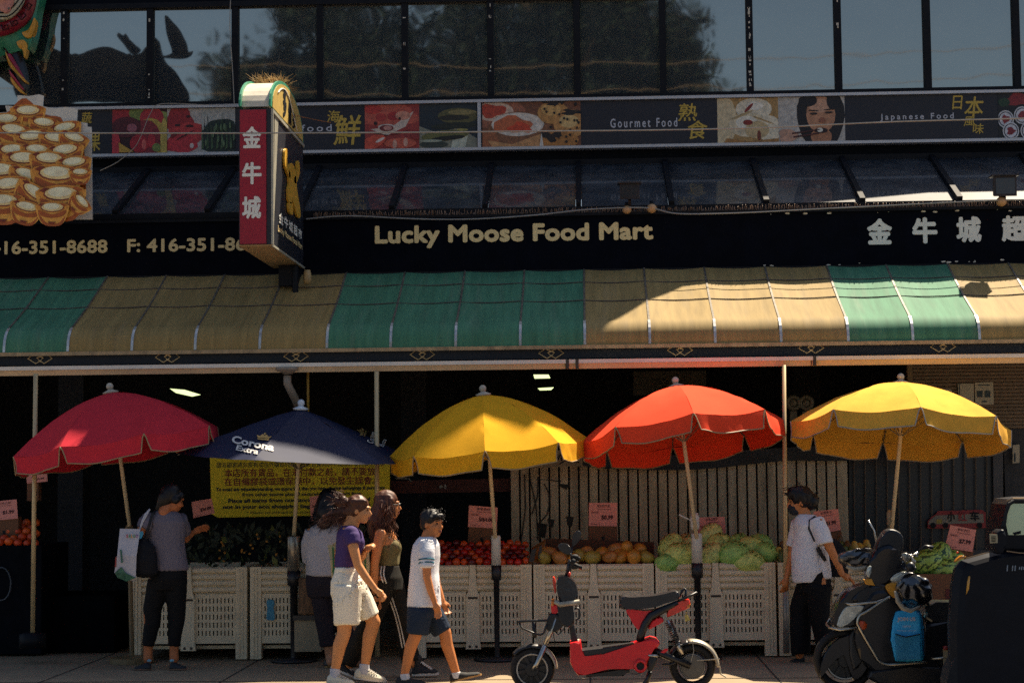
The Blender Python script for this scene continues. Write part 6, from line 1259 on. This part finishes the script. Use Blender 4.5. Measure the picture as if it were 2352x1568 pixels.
def Sl(name, pts, d, t, mat, sm=4, bev=.012, parent=es): return smooth_auto(MB().slab(qp(pts), YV+d, t, sm, bev).build(name, mat, parent, True))
cF, wF = wheel(360, 1430, .172); cR, wR = wheel(1900, 1400, .176, spokes=6, rim_r=.5)
g = MB(); g.lathe([(.085, -.055), (.09, -.05), (.09, .05)], cR, (0, 1, 0), 20); g.build('hub_motor', M('motor_grey', '#5d5a55', .4, .5), wR)
(Sl('deck_body', [(720, 1180), (760, 1175), (825, 1170), (836, 1255), (850, 1330), (1040, 1290), (1300, 1225), (1420, 1165), (1500, 1135), (1560, 1150), (1590, 1190), (1560, 1230), (1510, 1240), (1480, 1290), (1470, 1370), (1430, 1440), (1370, 1450), (1300, 1410), (1100, 1430), (860, 1470), (800, 1495), (760, 1440), (722, 1370)], -.13, .26, m_sred, 0, .015))
Sl('floor_mat', [(838, 1252), (1340, 1195), (1352, 1215), (1080, 1272), (862, 1318)], -.115, .23, m_sblk, 0, .006)
Sl('battery_box', [(862, 1480), (1200, 1440), (1300, 1432), (1300, 1465), (1240, 1475), (1235, 1505), (1205, 1490), (1000, 1500), (880, 1512)], -.11, .22, m_sblk, 0, .008)
g = MB(); c = Q(1400, 1400, -.135); g.lathe([(.038, 0), (.05, .0), (.05, .012), (.03, .016), (.03, .0)], c, (0, -1, 0), 20); g.build('pivot_ring', m_sred, es, True); g = MB(); g.lathe([(.028, 0), (.028, .008)], c, (0, -1, 0), 16); g.build('pivot_cap', m_rub, es)
Sl('steering_column', [(712, 1010), (760, 1000), (800, 1165), (735, 1175)], -.045, .09, m_sblk, 0, .012); g = MB(); g.tube([Q(735, 1170), Q(815, 1165)], .02, 8); g.build('column_clamp', m_fen, es, True)
Sl('leg_shield', [(600, 820), (640, 740), (700, 720), (750, 830), (752, 1000), (700, 1030), (630, 1000), (610, 900)], -.10, .2, m_sblk, 3, .015)
Sl('front_cowl_red', [(545, 800), (620, 830), (600, 890), (560, 915), (540, 860)], -.08, .16, m_sred, 3, .01)
Sl('front_basket_bag', [(600, 560), (640, 535), (700, 545), (760, 590), (790, 660), (785, 780), (640, 800), (600, 690)], -.11, .2, M('plastic_bag_black', (.014, .015, .018), .2, var=.4, bump=.8, bscale=25), 4, .04)
Sl('red_reflector', [(552, 560), (575, 558), (590, 680), (572, 690)], -.06, .12, M('reflector_red', '#d6402c', .25), 3, .008)
Sl('turn_signal', [(542, 775), (570, 770), (568, 822), (540, 826)], -.10, .2, M('signal_orange', '#d9762a', .25), 0, .008)
g = MB(); g.tube([Q(575, 780, -.12), Q(625, 810, -.13), Q(815, 785, -.13)], [.018, .02, .02], 10); g.build('side_handle', m_fen, es, True)
g = MB(); g.tube([Q(765, 850, -.07), Q(800, 845, -.07), Q(812, 860, -.07), Q(812, 940, -.07), Q(790, 955, -.07), Q(775, 955, -.07)], .008, 6); g.tube([Q(755, 880, -.07), Q(755, 1000, -.07)], .008, 6); g.build('bag_hook', m_sblk, es, True)
g = MB(); g.tube([Q(690, 560), Q(712, 460), Q(730, 380)], .02, 8); g.tube([Q(722, 400, -.28), Q(730, 395, -.1), Q(735, 390, .1), Q(722, 400, .28)], .013, 8)
hb = g.build('handlebar', m_sblk, es, True)
g = MB()
for s_ in (-1, 1): g.tube([Q(742, 400, s_*.16), Q(755, 392, s_*.29)], .02, 8); g.tube([Q(770, 395, s_*.18), Q(800, 400, s_*.26)], .006, 5)
g.ell(Q(770, 375, -.16), (.034, .03, .022)); g.ell(Q(800, 365, -.17), (.02, .02, .016)); g.ell(Q(765, 440, -.10), (.035, .03, .025)); g.tube([Q(745, 420, -.12), Q(790, 440, -.15), Q(840, 455, -.15)], .016, 6); g.ell(Q(770, 350, -.2), (.03, .03, .02))
g.build('grip', m_rub, es, True)
g = MB(); g.ell(Q(715, 520, -.03), (.012, .02, .022)); g.ell(Q(820, 465, -.15), (.008, .01, .008)); g.build('red_switch', MATS['reflector_red'], es, True)
for pts, d in (([(612, 270), (608, 240), (640, 222), (700, 230), (726, 260), (728, 300), (718, 330), (680, 320), (640, 300)], -.28), ([(742, 220), (748, 150), (770, 112), (800, 100), (826, 115), (828, 160), (805, 200), (770, 240), (745, 250)], .22)):
    o = Sl('mirror', pts, d, .05, M('mirror_black', (.014, .015, .018), .22, var=.2), 4, .018)
    g = MB(); g.tube([Q(725, 320, d+.02), Q(735, 350, d*.9), Q(735, 395, d*.7)] if d < 0 else [Q(748, 240, d+.02), Q(730, 340, d*.8), Q(735, 395, d*.7)], .007, 6); g.build('stalk', m_sblk, o, True)
g = MB(); 
for d in (-.12, .0, .12): g.tube([Q(232, 975, d), Q(400, 965, d), Q(505, 962, d)], .010, 6)
g.tube([Q(232, 975, -.12), Q(228, 985, 0), Q(232, 975, .12)], .009, 6)
for d in (-.12, .12): g.tube([Q(232, 985, d), Q(262, 1040, d), Q(400, 1095, d), Q(440, 1102, d), Q(470, 1085, d), Q(484, 1040, d), Q(500, 1000, d)], .008, 6)
g.tube([Q(375, 970), Q(378, 1090), Q(380, 1130)], .018, 6); g.build('front_carrier', m_sblk, es, True)
g = MB()
for d in (-.075, .075): g.tube([Q(590, 930, d), Q(545, 1060, d), Q(475, 1210, d)], .017, 8)
g.tube([Q(480, 1200, -.075), Q(400, 1390, -.07), Q(365, 1430, -.06)], .02, 8); g.tube([Q(480, 1200, .075), Q(400, 1390, .07), Q(365, 1430, .06)], .02, 8); g.build('fork', m_chr, es, True)
Sl('fork_bracket', [(500, 960), (540, 900), (610, 910), (660, 960), (640, 1040), (560, 1080), (495, 1050)], -.09, .18, m_sblk, 3, .01)
g = MB(); g.tube([Q(560, 1080, -.09), Q(575, 1170, -.08), Q(578, 1200, -.07)], .004, 4); g.tube([Q(690, 1000, -.08), Q(650, 1060, -.09), Q(610, 1100, -.09), Q(570, 1060, -.09)], .005, 4); g.tube([Q(1310, 1470, -.1), Q(1360, 1482, -.11), Q(1420, 1460, -.1)], .003, 4); g.build('cable', m_rub, es)
def fender(c, r, a0, a1, w_, mat, name):
    g = MB(); n = 18; rows = []
    for k in range(n+1):
        a = a0+(a1-a0)*k/n; rows.append([V((c.x+(r-.02*(q/2)**2*(q/2)**2)*math.cos(a), c.y+w_*q/2, c.z+(r-.028*abs(q/2)**3)*math.sin(a))) for q in (-2, -1.5, -.8, 0, .8, 1.5, 2)])
    vv = [[g.bm.verts.new(p) for p in r_] for r_ in rows]
    for A, B in zip(vv, vv[1:]):
        for k in range(6): g.bm.faces.new((A[k], A[k+1], B[k+1], B[k]))
    o = g.build(name, mat, es, True); md = o.modifiers.new('s', 'SOLIDIFY'); md.thickness = .006; return o
fender(cF, .197, R(140), R(60), .062, m_sblk, 'front_fender'); fender(cF, .197, R(55), R(2), .06, m_fen, 'front_fender'); fender(cR, .205, R(165), R(100), .07, m_sblk, 'rear_fender'); fender(cR, .207, R(99), R(-2), .068, m_fen, 'rear_fender')
g = MB(); g.tube([cR+V((.205, -.02, -.0)), cR+V((.215, -.02, -.06)), cR+V((.255, -.02, -.085))], .007, 5); g.tube([cR+V((.03, -.08, .05)), cR+V((.12, -.08, .055)), cR+V((.205, -.07, .06))], .005, 5); g.tube([cR+V((-.02, -.08, .02)), cR+V((.01, -.075, .12)), cR+V((.0, -.07, .2))], .003, 4); g.build('fender_stay', m_fen, es)
(Sl('seat', [(1196, 800), (1210, 745), (1240, 730), (1300, 740), (1420, 735), (1540, 725), (1640, 705), (1720, 685), (1765, 690), (1785, 740), (1740, 770), (1640, 800), (1560, 830), (1440, 850), (1300, 858), (1215, 852)], -.11, .22, m_seat, 3, .045))
(Sl('seat_cowl', [(1270, 858), (1440, 872), (1560, 860), (1600, 850), (1500, 910), (1450, 990), (1430, 1040), (1392, 1060), (1340, 1010), (1300, 940)], -.085, .17, m_sred, 3, .02)); (Sl('seat_cowl', [(1480, 1050), (1510, 970), (1580, 935), (1620, 945), (1620, 980), (1560, 1010)], -.08, .16, m_sred, 3, .015))
g = MB()
for d in (-.085, .085): g.tube([Q(1395, 1160, d*.9), Q(1410, 1090, d), Q(1450, 990, d), Q(1500, 920, d), Q(1600, 870, d), Q(1700, 820, d), Q(1760, 790, d)], [.03, .03, .03, .032, .03, .022, .018], 8)
g.build('seat_frame', m_sblk, es, True)
(Sl('tail_light', [(1670, 870), (1690, 830), (1740, 800), (1800, 775), (1870, 760), (1880, 810), (1870, 845), (1780, 880), (1660, 935)], -.09, .18, M('tail_red', '#d2331f', .2, var=.35, scale=30, coat=.6), 2, .012)); g = MB(); g.slab(qp([(1850, 815), (1885, 805), (1880, 835), (1845, 845)]), YV-.095, .19, 0, .006); g.build('turn_signal', MATS['signal_orange'], es)
g = MB(); g.tube([Q(1740, 790, -.08), Q(1850, 740, -.085), Q(1935, 698, -.08), Q(1940, 694, .08), Q(1850, 740, .085), Q(1740, 790, .08)], .011, 6); g.tube([Q(1780, 735, -.05), Q(1800, 680, -.05), Q(1825, 655, -.04), Q(1840, 665, -.04), Q(1835, 720, -.05), Q(1820, 750, -.05)], .01, 6); g.build('grab_rail', m_sblk, es, True)
g = MB(); g.tube([Q(1845, 880, -.1), Q(1842, 910, -.1)], .004, 4); g.prism([Q(1828, 905, -.1), Q(1860, 912, -.1), Q(1884, 962, -.1), (Q(1832, 972, -.1))], (0, .004, 0)); g.build('key_tag', M('key_tag', '#b09a4c', .5, var=.5, scale=40), es)
for d in (-.095, .095):
    g = MB(); a, b = Q(1665, 960, d), Q(1800, 1290, d); ax = (b-a).normalized(); u = ax.orthogonal().normalized(); w_ = ax.cross(u); N = 120; L = (b-a).length
    g.tube([a+ax*L*(.05+.72*k/N)+(u*math.cos(k*.62)+w_*math.sin(k*.62))*.028 for k in range(N)], .0055, 5); g.build('shock_spring', M('spring_dark', (.05, .048, .045), .35, .7), es, True)
    g = MB(); g.tube([a, a.lerp(b, .75)], .014, 8); g.tube([a.lerp(b, .55), b], .02, 8); g.build('shock_damper', m_chr, es, True)
g = MB(); g.tube([Q(1500, 1230, -.07), Q(1640, 1300, -.08), Q(1880, 1400, -.085)], .026, 8); g.tube([Q(1500, 1230, .07), Q(1640, 1300, .08), Q(1880, 1400, .085)], .026, 8); g.tube([Q(1610, 1385, -.09), Q(1690, 1388, -.09), Q(1770, 1350, -.09)], .010, 6); g.build('swing_arm', m_sblk, es, True)
Sl('rear_guard_red', [(1590, 1270), (1640, 1235), (1670, 1235), (1660, 1260), (1610, 1290)], -.1, .03, m_sred, 0, .004)
g = MB(); g.slab(qp([(1475, 1300), (1565, 1300), (1555, 1370), (1520, 1440), (1490, 1470), (1465, 1430)]), YV-.12, .2, 0, .01); g.tube([Q(1485, 1460, -.12), Q(1460, 1530, -.17), Q(1415, 1600, -.20)], .013, 6); g.tube([Q(1500, 1460, .1), Q(1475, 1540, .15), Q(1450, 1600, .18)], .013, 6); g.build('kickstand', m_sblk, es, True)
g = MB(); g.tube([Q(1478, 1300, -.125), Q(1565, 1303, -.125)], .012, 8); g.build('stand_bolt', m_chr, es, True)
# ------------------------------------------------------------------ black delivery scooter
YD = -2.55
def D(px, py, d=0.): return at(px, py, YD+d)
bk = thing('delivery_scooter', 'black delivery scooter with chrome crash bars and hand muffs', 'scooter', (D(2080, 1580).x, YD, 0))
def Dl(name, pts, d, t, mat, sm=4, bev=.015, parent=bk): return smooth_auto(MB().slab(pts, YD+d, t, sm, bev).build(name, mat, parent, True))
m_gblk = M('gloss_black', (.005, .006, .009), .25, var=.3, coat=.25, spec=.35); m_bar = M('crash_bar', '#a8a294', .25, .85, var=.25, scale=20)
cD, wD = wheel(0, 0, .235, spokes=8, rim_r=.6, parent=bk, Qf=lambda a, b, c: at(1940, 1572, YD))
cE, wE = wheel(0, 0, .235, spokes=8, rim_r=.6, parent=bk, Qf=lambda a, b, c: at(2330, 1572, YD))
Dl('front_mudguard', [(1884, 1560), (1890, 1510), (1915, 1475), (1960, 1455), (2000, 1480), (1990, 1540), (1960, 1560), (1940, 1500), (1905, 1530)], -.08, .16, m_gblk, 3, .02)
Dl('leg_shield', [(1975, 1420), (2000, 1360), (2045, 1355), (2080, 1380), (2110, 1440), (2130, 1500), (2180, 1540), (2140, 1562), (2040, 1558), (1990, 1530), (1962, 1470)], -.16, .32, m_gblk, 3, .03)
Dl('floor_board', [(2000, 1540), (2180, 1530), (2180, 1560), (2120, 1578), (2020, 1572)], -.18, .36, m_sblk, 2, .02)
Dl('front_fairing', [(1935, 1372), (1960, 1352), (2000, 1340), (2045, 1345), (2050, 1375), (1990, 1430), (1925, 1440), (1912, 1425)], -.13, .26, m_gblk, 3, .02)
Dl('nose_cover', [(1955, 1378), (1985, 1352), (2010, 1343), (2048, 1362), (2045, 1378), (2000, 1390)], -.15, .3, m_sblk, 3, .03)
Dl('headlight', [(1922, 1434), (1936, 1400), (1954, 1390), (1988, 1392), (1962, 1420), (1936, 1440)], -.139, .278, M('headlight_glass', '#b5b7ab', .12, .2, var=.4, scale=20, coat=.8), 2, .008)  # headlight stretched so its pale colour also stands in for reflective front bodywork
Dl('head_cowl', [(2000, 1345), (1996, 1305), (2010, 1265), (2040, 1250), (2060, 1262), (2085, 1300), (2060, 1318), (2040, 1345)], -.12, .24, m_gblk, 3, .03)
Dl('windscreen', [(2012, 1270), (2030, 1225), (2052, 1215), (2075, 1232), (2070, 1275), (2040, 1290)], -.09, .18, m_sblk, 3, .02)
g = MB(); g.slab([(2045, 1330), (2060, 1316), (2085, 1312), (2078, 1330), (2055, 1336)], YD-.17, .03, 2, .006); g.slab([(1990, 1318), (1994, 1302), (2002, 1300), (1998, 1326)], YD-.16, .03, 2, .006); g.build('indicator_lens', MATS['headlight_glass'], bk, True)
Dl('yellow_cover', [(2038, 1342), (2060, 1338), (2064, 1366), (2052, 1372), (2036, 1352)], -.18, .05, M('cover_yellow', '#c98a24', .5), 2, .006); Dl('yellow_cover', [(1984, 1330), (2002, 1328), (2010, 1344), (1990, 1342)], -.15, .05, MATS['cover_yellow'], 0, .006)
g = MB(); g.tube([D(2000, 1300, .1), D(2030, 1275, .0), D(2085, 1285, -.16)], .016, 8); g.build('handlebar', m_sblk, bk, True)
g = MB(); g.tube([D(2080, 1285, -.2), D(2092, 1278, -.2), D(2110, 1268, -.2)], .012, 6); g.slab([(2072, 1272), (2086, 1270), (2090, 1286), (2078, 1290)], YD-.22, .05, 2, .008); g.ell(D(2098, 1290, -.2), (.02, .02, .026)); g.tube([D(2094, 1276, -.24), D(2100, 1300, -.25)], .008, 5); g.tube([D(2075, 1272, -.2), D(2108, 1277, -.2)], .008, 6); g.build('lever_set', M('lever_alu', '#8f8b82', .3, .7), bk, True)
g = MB(); g.tube([D(1994, 1194, .12), D(2008, 1218, .12), D(2016, 1262, .1)], [.007, .006, .01], 6); g.build('mirror_stalk', m_chr, bk, True); g = MB(); g.tube([D(2110, 1262, -.2), D(2125, 1252, -.2), D(2142, 1258, -.2)], [.006, .006, .02], 6); g.build('mirror_stalk', m_sblk, bk, True)
# quilted hand muffs over both grips
def muff(pts_ring, name, lin_):
    f = Fig(); f.rings(pts_ring); me = remesh(f, .011, 4); 
    for v in me.vertices:                                     # gathered folds radiating from the tie
        q = v.co-lin_[0]; a = math.atan2(q.z, q.x); r_ = q.length; v.co += v.normal*(.007*math.sin(a*13+3*noise.noise(q*9))+.006*noise.noise(q*30))*min(1, max(0, r_-.02)/.12)
    return link(name, me, bk, M('muff_black', (.008, .009, .012), .3, var=.3, spec=1., coat=.9), True)
def ring(cx, cy, rx, ry, d, rot=0.): return [D(cx+(rx*math.cos(k*.3927)*math.cos(rot)-ry*math.sin(k*.3927)*math.sin(rot)), cy+(rx*math.cos(k*.3927)*math.sin(rot)+ry*math.sin(k*.3927)*math.cos(rot)), d) for k in range(16)]
o1 = muff([ring(2088, 1316, 7, 6, -.32), ring(2092, 1330, 24, 15, -.36), ring(2098, 1348, 40, 30, -.33), ring(2100, 1358, 44, 37, -.22), ring(2098, 1362, 40, 34, -.08)], 'hand_muff', [D(2088, 1316, -.34)])
o2 = muff([ring(1998, 1262, 7, 5, .10), ring(1984, 1268, 22, 12, .06), ring(1968, 1279, 38, 19, .08), ring(1964, 1283, 40, 22, .18), ring(1966, 1284, 36, 19, .28)], 'hand_muff', [D(1998, 1260, .08)])
g = MB(); g.tube([D(2056, 1356, -.345), D(2062, 1380, -.35), D(2074, 1396, -.35), D(2092, 1402, -.345), D(2112, 1392, -.335)], [.01, .017, .019, .017, .008], 6); g.tube([D(1944, 1300, .05), D(1962, 1308, .04), D(1982, 1306, .05), D(1998, 1298, .06)], [.012, .022, .022, .012], 6); g.build('muff_lining', M('muff_lining', '#a3957e', .8), bk, True)
g = MB(); g.ell(D(2092, 1302, -.28), (.035, .03, .04)); g.tube([D(2070, 1300, -.2), D(2086, 1310, -.28), D(2104, 1304, -.28)], .016, 6); g.build('muff_tie', m_sblk, bk, True)
# crash bars
for d in (-.2, .2):
    g = MB(); g.tube([D(*q, d) for q in cat_rom([(2044, 1371), (2036, 1374), (1992, 1403), (1976, 1412), (1970, 1426), (1974, 1440), (2008, 1500), (2020, 1518), (2036, 1525), (2060, 1525), (2128, 1519)], 4, False)], .0115, 8); g.build('crash_bar', m_bar, bk, True)
g = MB(); g.tube([D(1941, 1366, .1), D(1936, 1378, 0), D(1940, 1384, -.12), D(1955, 1388, -.19), D(2012, 1382, -.2), D(2040, 1372, -.2)], .009, 8); g.tube([D(1910, 1418, .1), D(1898, 1432, 0), D(1904, 1440, -.1), D(1930, 1446, -.19), D(1968, 1441, -.2)], .0095, 8); g.tube([D(1898, 1434, 0), D(1906, 1420, .05), D(1912, 1414, .12)], .009, 6); g.build('front_rail', m_bar, bk, True)
g = MB(); g.lathe([(.036, 0), (.036, .01), (.025, .016)], D(1980, 1435, -.19), (0, -1, 0), 16); g.build('side_reflector', M('reflector_orange', '#b8481c', .3), bk, True)
Dl('fork_cover', [(1950, 1460), (1985, 1425), (2000, 1450), (1985, 1510), (1960, 1540)], -.1, .2, m_sblk, 2, .02)
Dl('seat', [(2130, 1395), (2150, 1382), (2300, 1390), (2330, 1410), (2330, 1440), (2140, 1430)], -.14, .28, M('seat_gloss', (.02, .02, .022), .22, coat=.3), 3, .04)
Dl('rear_body', [(2130, 1430), (2340, 1438), (2350, 1480), (2300, 1530), (2180, 1545), (2130, 1500)], -.15, .3, m_gblk, 3, .03)
g = MB(); g.tube([D(2140, 1512, -.19), D(2196, 1508, -.19)], .011, 8); g.build('foot_peg_bar', m_bar, bk, True)
g = MB(); g.tube([D(2020, 1560, -.05), D(2030, 1600, -.08)], .015, 6); g.tube([D(2105, 1560, -.05), D(2110, 1600, .05)], .02, 6); g.build('centre_stand', m_sblk, bk, True)
bag = thing('delivery_bag', 'bright blue delivery backpack lettered JOIN US standing on the black scooter', 'bag', D(2086, 1518, -.1))
f = Fig(); f.rings([[D(x, y, -.22+d) for x, y, d in r] for r in ([(2056, 1404, .04), (2100, 1396, .0), (2114, 1400, .1), (2070, 1406, .16)], [(2050, 1425, .02), (2112, 1412, -.02), (2124, 1425, .12), (2064, 1430, .2)], [(2046, 1470, .0), (2116, 1465, -.03), (2130, 1470, .12), (2062, 1476, .2)], [(2056, 1518, .03), (2118, 1516, -.01), (2126, 1512, .12), (2064, 1518, .2)])])
me = remesh(f, .008, 5, .006, 9, 31); link('bag_body', me, bag, M('bag_blue', '#27a2d6', .45, var=.12, bump=.3, bscale=70), True)
Bq = lambda x, y, d=0.: D(x, y, -.262+d)
g = MB(); g.prism([Bq(2056, 1456, .0), Bq(2080, 1462, -.004), Bq(2114, 1456, -.004), Bq(2116, 1514, .005), Bq(2060, 1516, .015)], (0, .02, 0), .006); g.build('front_pocket', M('bag_blue_dark', '#1679a2', .55, var=.15, bump=.3), bag)
g = MB(); g.tube([Bq(2056, 1455, -.004), Bq(2080, 1462, -.008), Bq(2114, 1455, -.008)], .004, 5); g.tube([Bq(2118, 1410, .03), Bq(2124, 1440, .03), Bq(2125, 1500, .04)], .007, 5); g.build('zip', m_rub, bag)
g = MB()
for s, x0, y0, x1, y1, b in (('JOIN US', 2061, 1416, 2103, 1428, .06), ('DRIVER', 2073, 1435, 2093, 1440, .03), ('WWW.DELIVERYCOURIER.CA', 2060, 1446, 2104, 1449, .02)): letters(g, s, Bq(x0, y1, -.0), Bq(x1, y1, -.012), Bq(x0, y0, -.0), b)
g.build('lettering', M('bag_white', '#eef0f2', .6), bag)
# white kerb post
kp = thing('short_post', 'short pale post with a red top beside the black scooter', 'post', at(2172, 1600, -2.2))
g = MB(); b = at(2173, 1600, -2.75); g.rings([[at(x, y, -2.75+d) for x, y in ((2166, 1490), (2181, 1484))][0:1]*1+[at(2181, 1484, -2.75+d)]+[at(2183, 1600, -2.75+d), at(2168, 1600, -2.75+d)] for d in (0, .05)]); g.build('shaft', M('post_cream', '#a39373', .6, dirt=.4), kp)
g = MB(); g.ell(at(2172, 1487, -2.76), (.022, .022, .018)); g.tube([at(2176, 1492, -2.75), at(2181, 1484, -2.75)], .01, 6); g.build('red_cap', M('cap_red', '#8a2a22', .5), kp)
# ------------------------------------------------------------------ black van nose at the right edge
YVn = -4.1
vn = thing('black_van', 'front end of a black van at the right edge with orange side marker', 'van', at(2400, 1700, YVn))
def Vp(px, py, d=0.): return at(px, py, YVn+d)
m_van = M('van_black', (.003, .004, .008), .45, var=.3, spec=.18); W = 1.75
def VL(name, pts, d, t, mat, sm=0, bev=.02): return smooth_auto(MB().slab(pts, YVn+d, t, sm, bev).build(name, mat, vn, True))
pr = [(2188, 1720), (2184, 1560), (2182, 1430), (2188, 1340), (2196, 1302), (2208, 1286), (2250, 1274), (2276, 1268), (2310, 1264), (2420, 1272), (3100, 1280), (3100, 1720)]
def vring(d, sx, sz, k=1.): return [V((p.x+(sx if x < 2900 else 0), p.y, p.z+(sz if y < 1700 else 0))) for (x, y) in pr for p in [Vp(x, y)+V((0, d, 0))]]
g = MB(); g.rings([vring(.0, .09, -.035), vring(.02, .05, -.02), vring(.07, .012, -.004), vring(.2, .02, -.02), vring(.7, .14, -.09), vring(1.2, .26, -.16), vring(1.68, .42, -.22), vring(1.75, .5, -.26)]); smooth_auto(g.build('body', m_van, vn, True))
VL('cabin_frame', [(2296, 1268), (2300, 1210), (2312, 1158), (2322, 1146), (2360, 1142), (2700, 1142), (2700, 1275)], .05, .5, m_van, 0, .03)
VL('side_window', [(2308, 1190), (2318, 1162), (2328, 1156), (2640, 1156), (2640, 1224), (2316, 1228)], .045, .004, M('window_mint', '#93b5a4', .12, .25, var=.05, scale=3, coat=.6), 0, 0)
g = MB(); g.tube([Vp(2306, 1210, .04), Vp(2310, 1180, .04), Vp(2318, 1156, .04), Vp(2330, 1149, .04), Vp(2640, 1149, .04)], .012, 6); g.build('window_seal', m_rub, vn)
g = MB(); g.tube([Vp(2312, 1150, .03), Vp(2326, 1144, .03), Vp(2640, 1143, .03)], .006, 6); g.tube([Vp(2214, 1283, -.002), Vp(2250, 1273, -.004), Vp(2272, 1267, -.004)], .005, 6); g.tube([Vp(2312, 1265, -.002), Vp(2340, 1269, -.002), Vp(2420, 1274, -.002)], .004, 6); g.build('edge_highlight_trim', M('trim_bronze', '#8a7458', .25, .8), vn)  # bright tubes along hood and window edges stand in for glancing light
g = MB(); g.slab([(2326, 1223), (2345, 1218), (2345, 1225), (2330, 1228)], YVn+.041, .003); g.build('window_sticker', m_dark2, vn)
Vm = VL('side_mirror', [(2290, 1270), (2284, 1244), (2290, 1222), (2306, 1216), (2312, 1240), (2306, 1268)], -.14, .18, m_van, 3, .02)
g = MB(); g.slab([(2273, 1226), (2291, 1226), (2292, 1246), (2274, 1247)], YVn-.15, .006); o = g.build('paper_tag', M('tag_cream', '#a59674', .7), vn); g = MB()
for k in range(4): g.slab([(2277, 1231+k*3.6), (2287, 1231+k*3.6), (2287, 1232.6+k*3.6), (2277, 1232.6+k*3.6)], YVn-.153, .002)
g.build('tag_print', m_dark2, o)
g = MB(); g.slab([(2194, 1288), (2206, 1276), (2216, 1276), (2220, 1279), (2208, 1284), (2196, 1290)], YVn-.014, .05, 2, .006); g.build('turn_signal', M('amber_lens', '#b9771c', .25, coat=.5), vn, True)
g = MB(); g.slab([(2222, 1336), (2225, 1322), (2229, 1323), (2226, 1352), (2219, 1366)], YVn-.008, .02, 0, .004); g.build('side_marker', M('amber_lens2', '#c58a24', .25, coat=.5), vn, True)
g = MB(); g.ell(Vp(2199, 1268, -.0), (.008, .006, .006)); g.build('red_lamp', MATS['reflector_red'], vn)
g = MB(); [g.slab([(x, 1297+j), (x+2.5, 1297+j), (x+1.5, 1311-j), (x-1, 1311-j)], YVn-.006, .004) for x, j in ((2313, 0), (2325, 1), (2331, 1), (2341, 4), (2346, 3), (2351, 4))]; o = g.build('badge', M('badge_grey', '#7d8792', .4, .5), vn)
for px in (2290, 2900):
    g = MB(); g.lathe([(.33, -.0), (.34, .1), (.34, .2)], V((Vp(px, 1600).x, YVn+.02, .21)), (0, 1, 0), 28); g.build('wheel', m_rub, vn)
bpy.data.scenes.remove(BENCH)
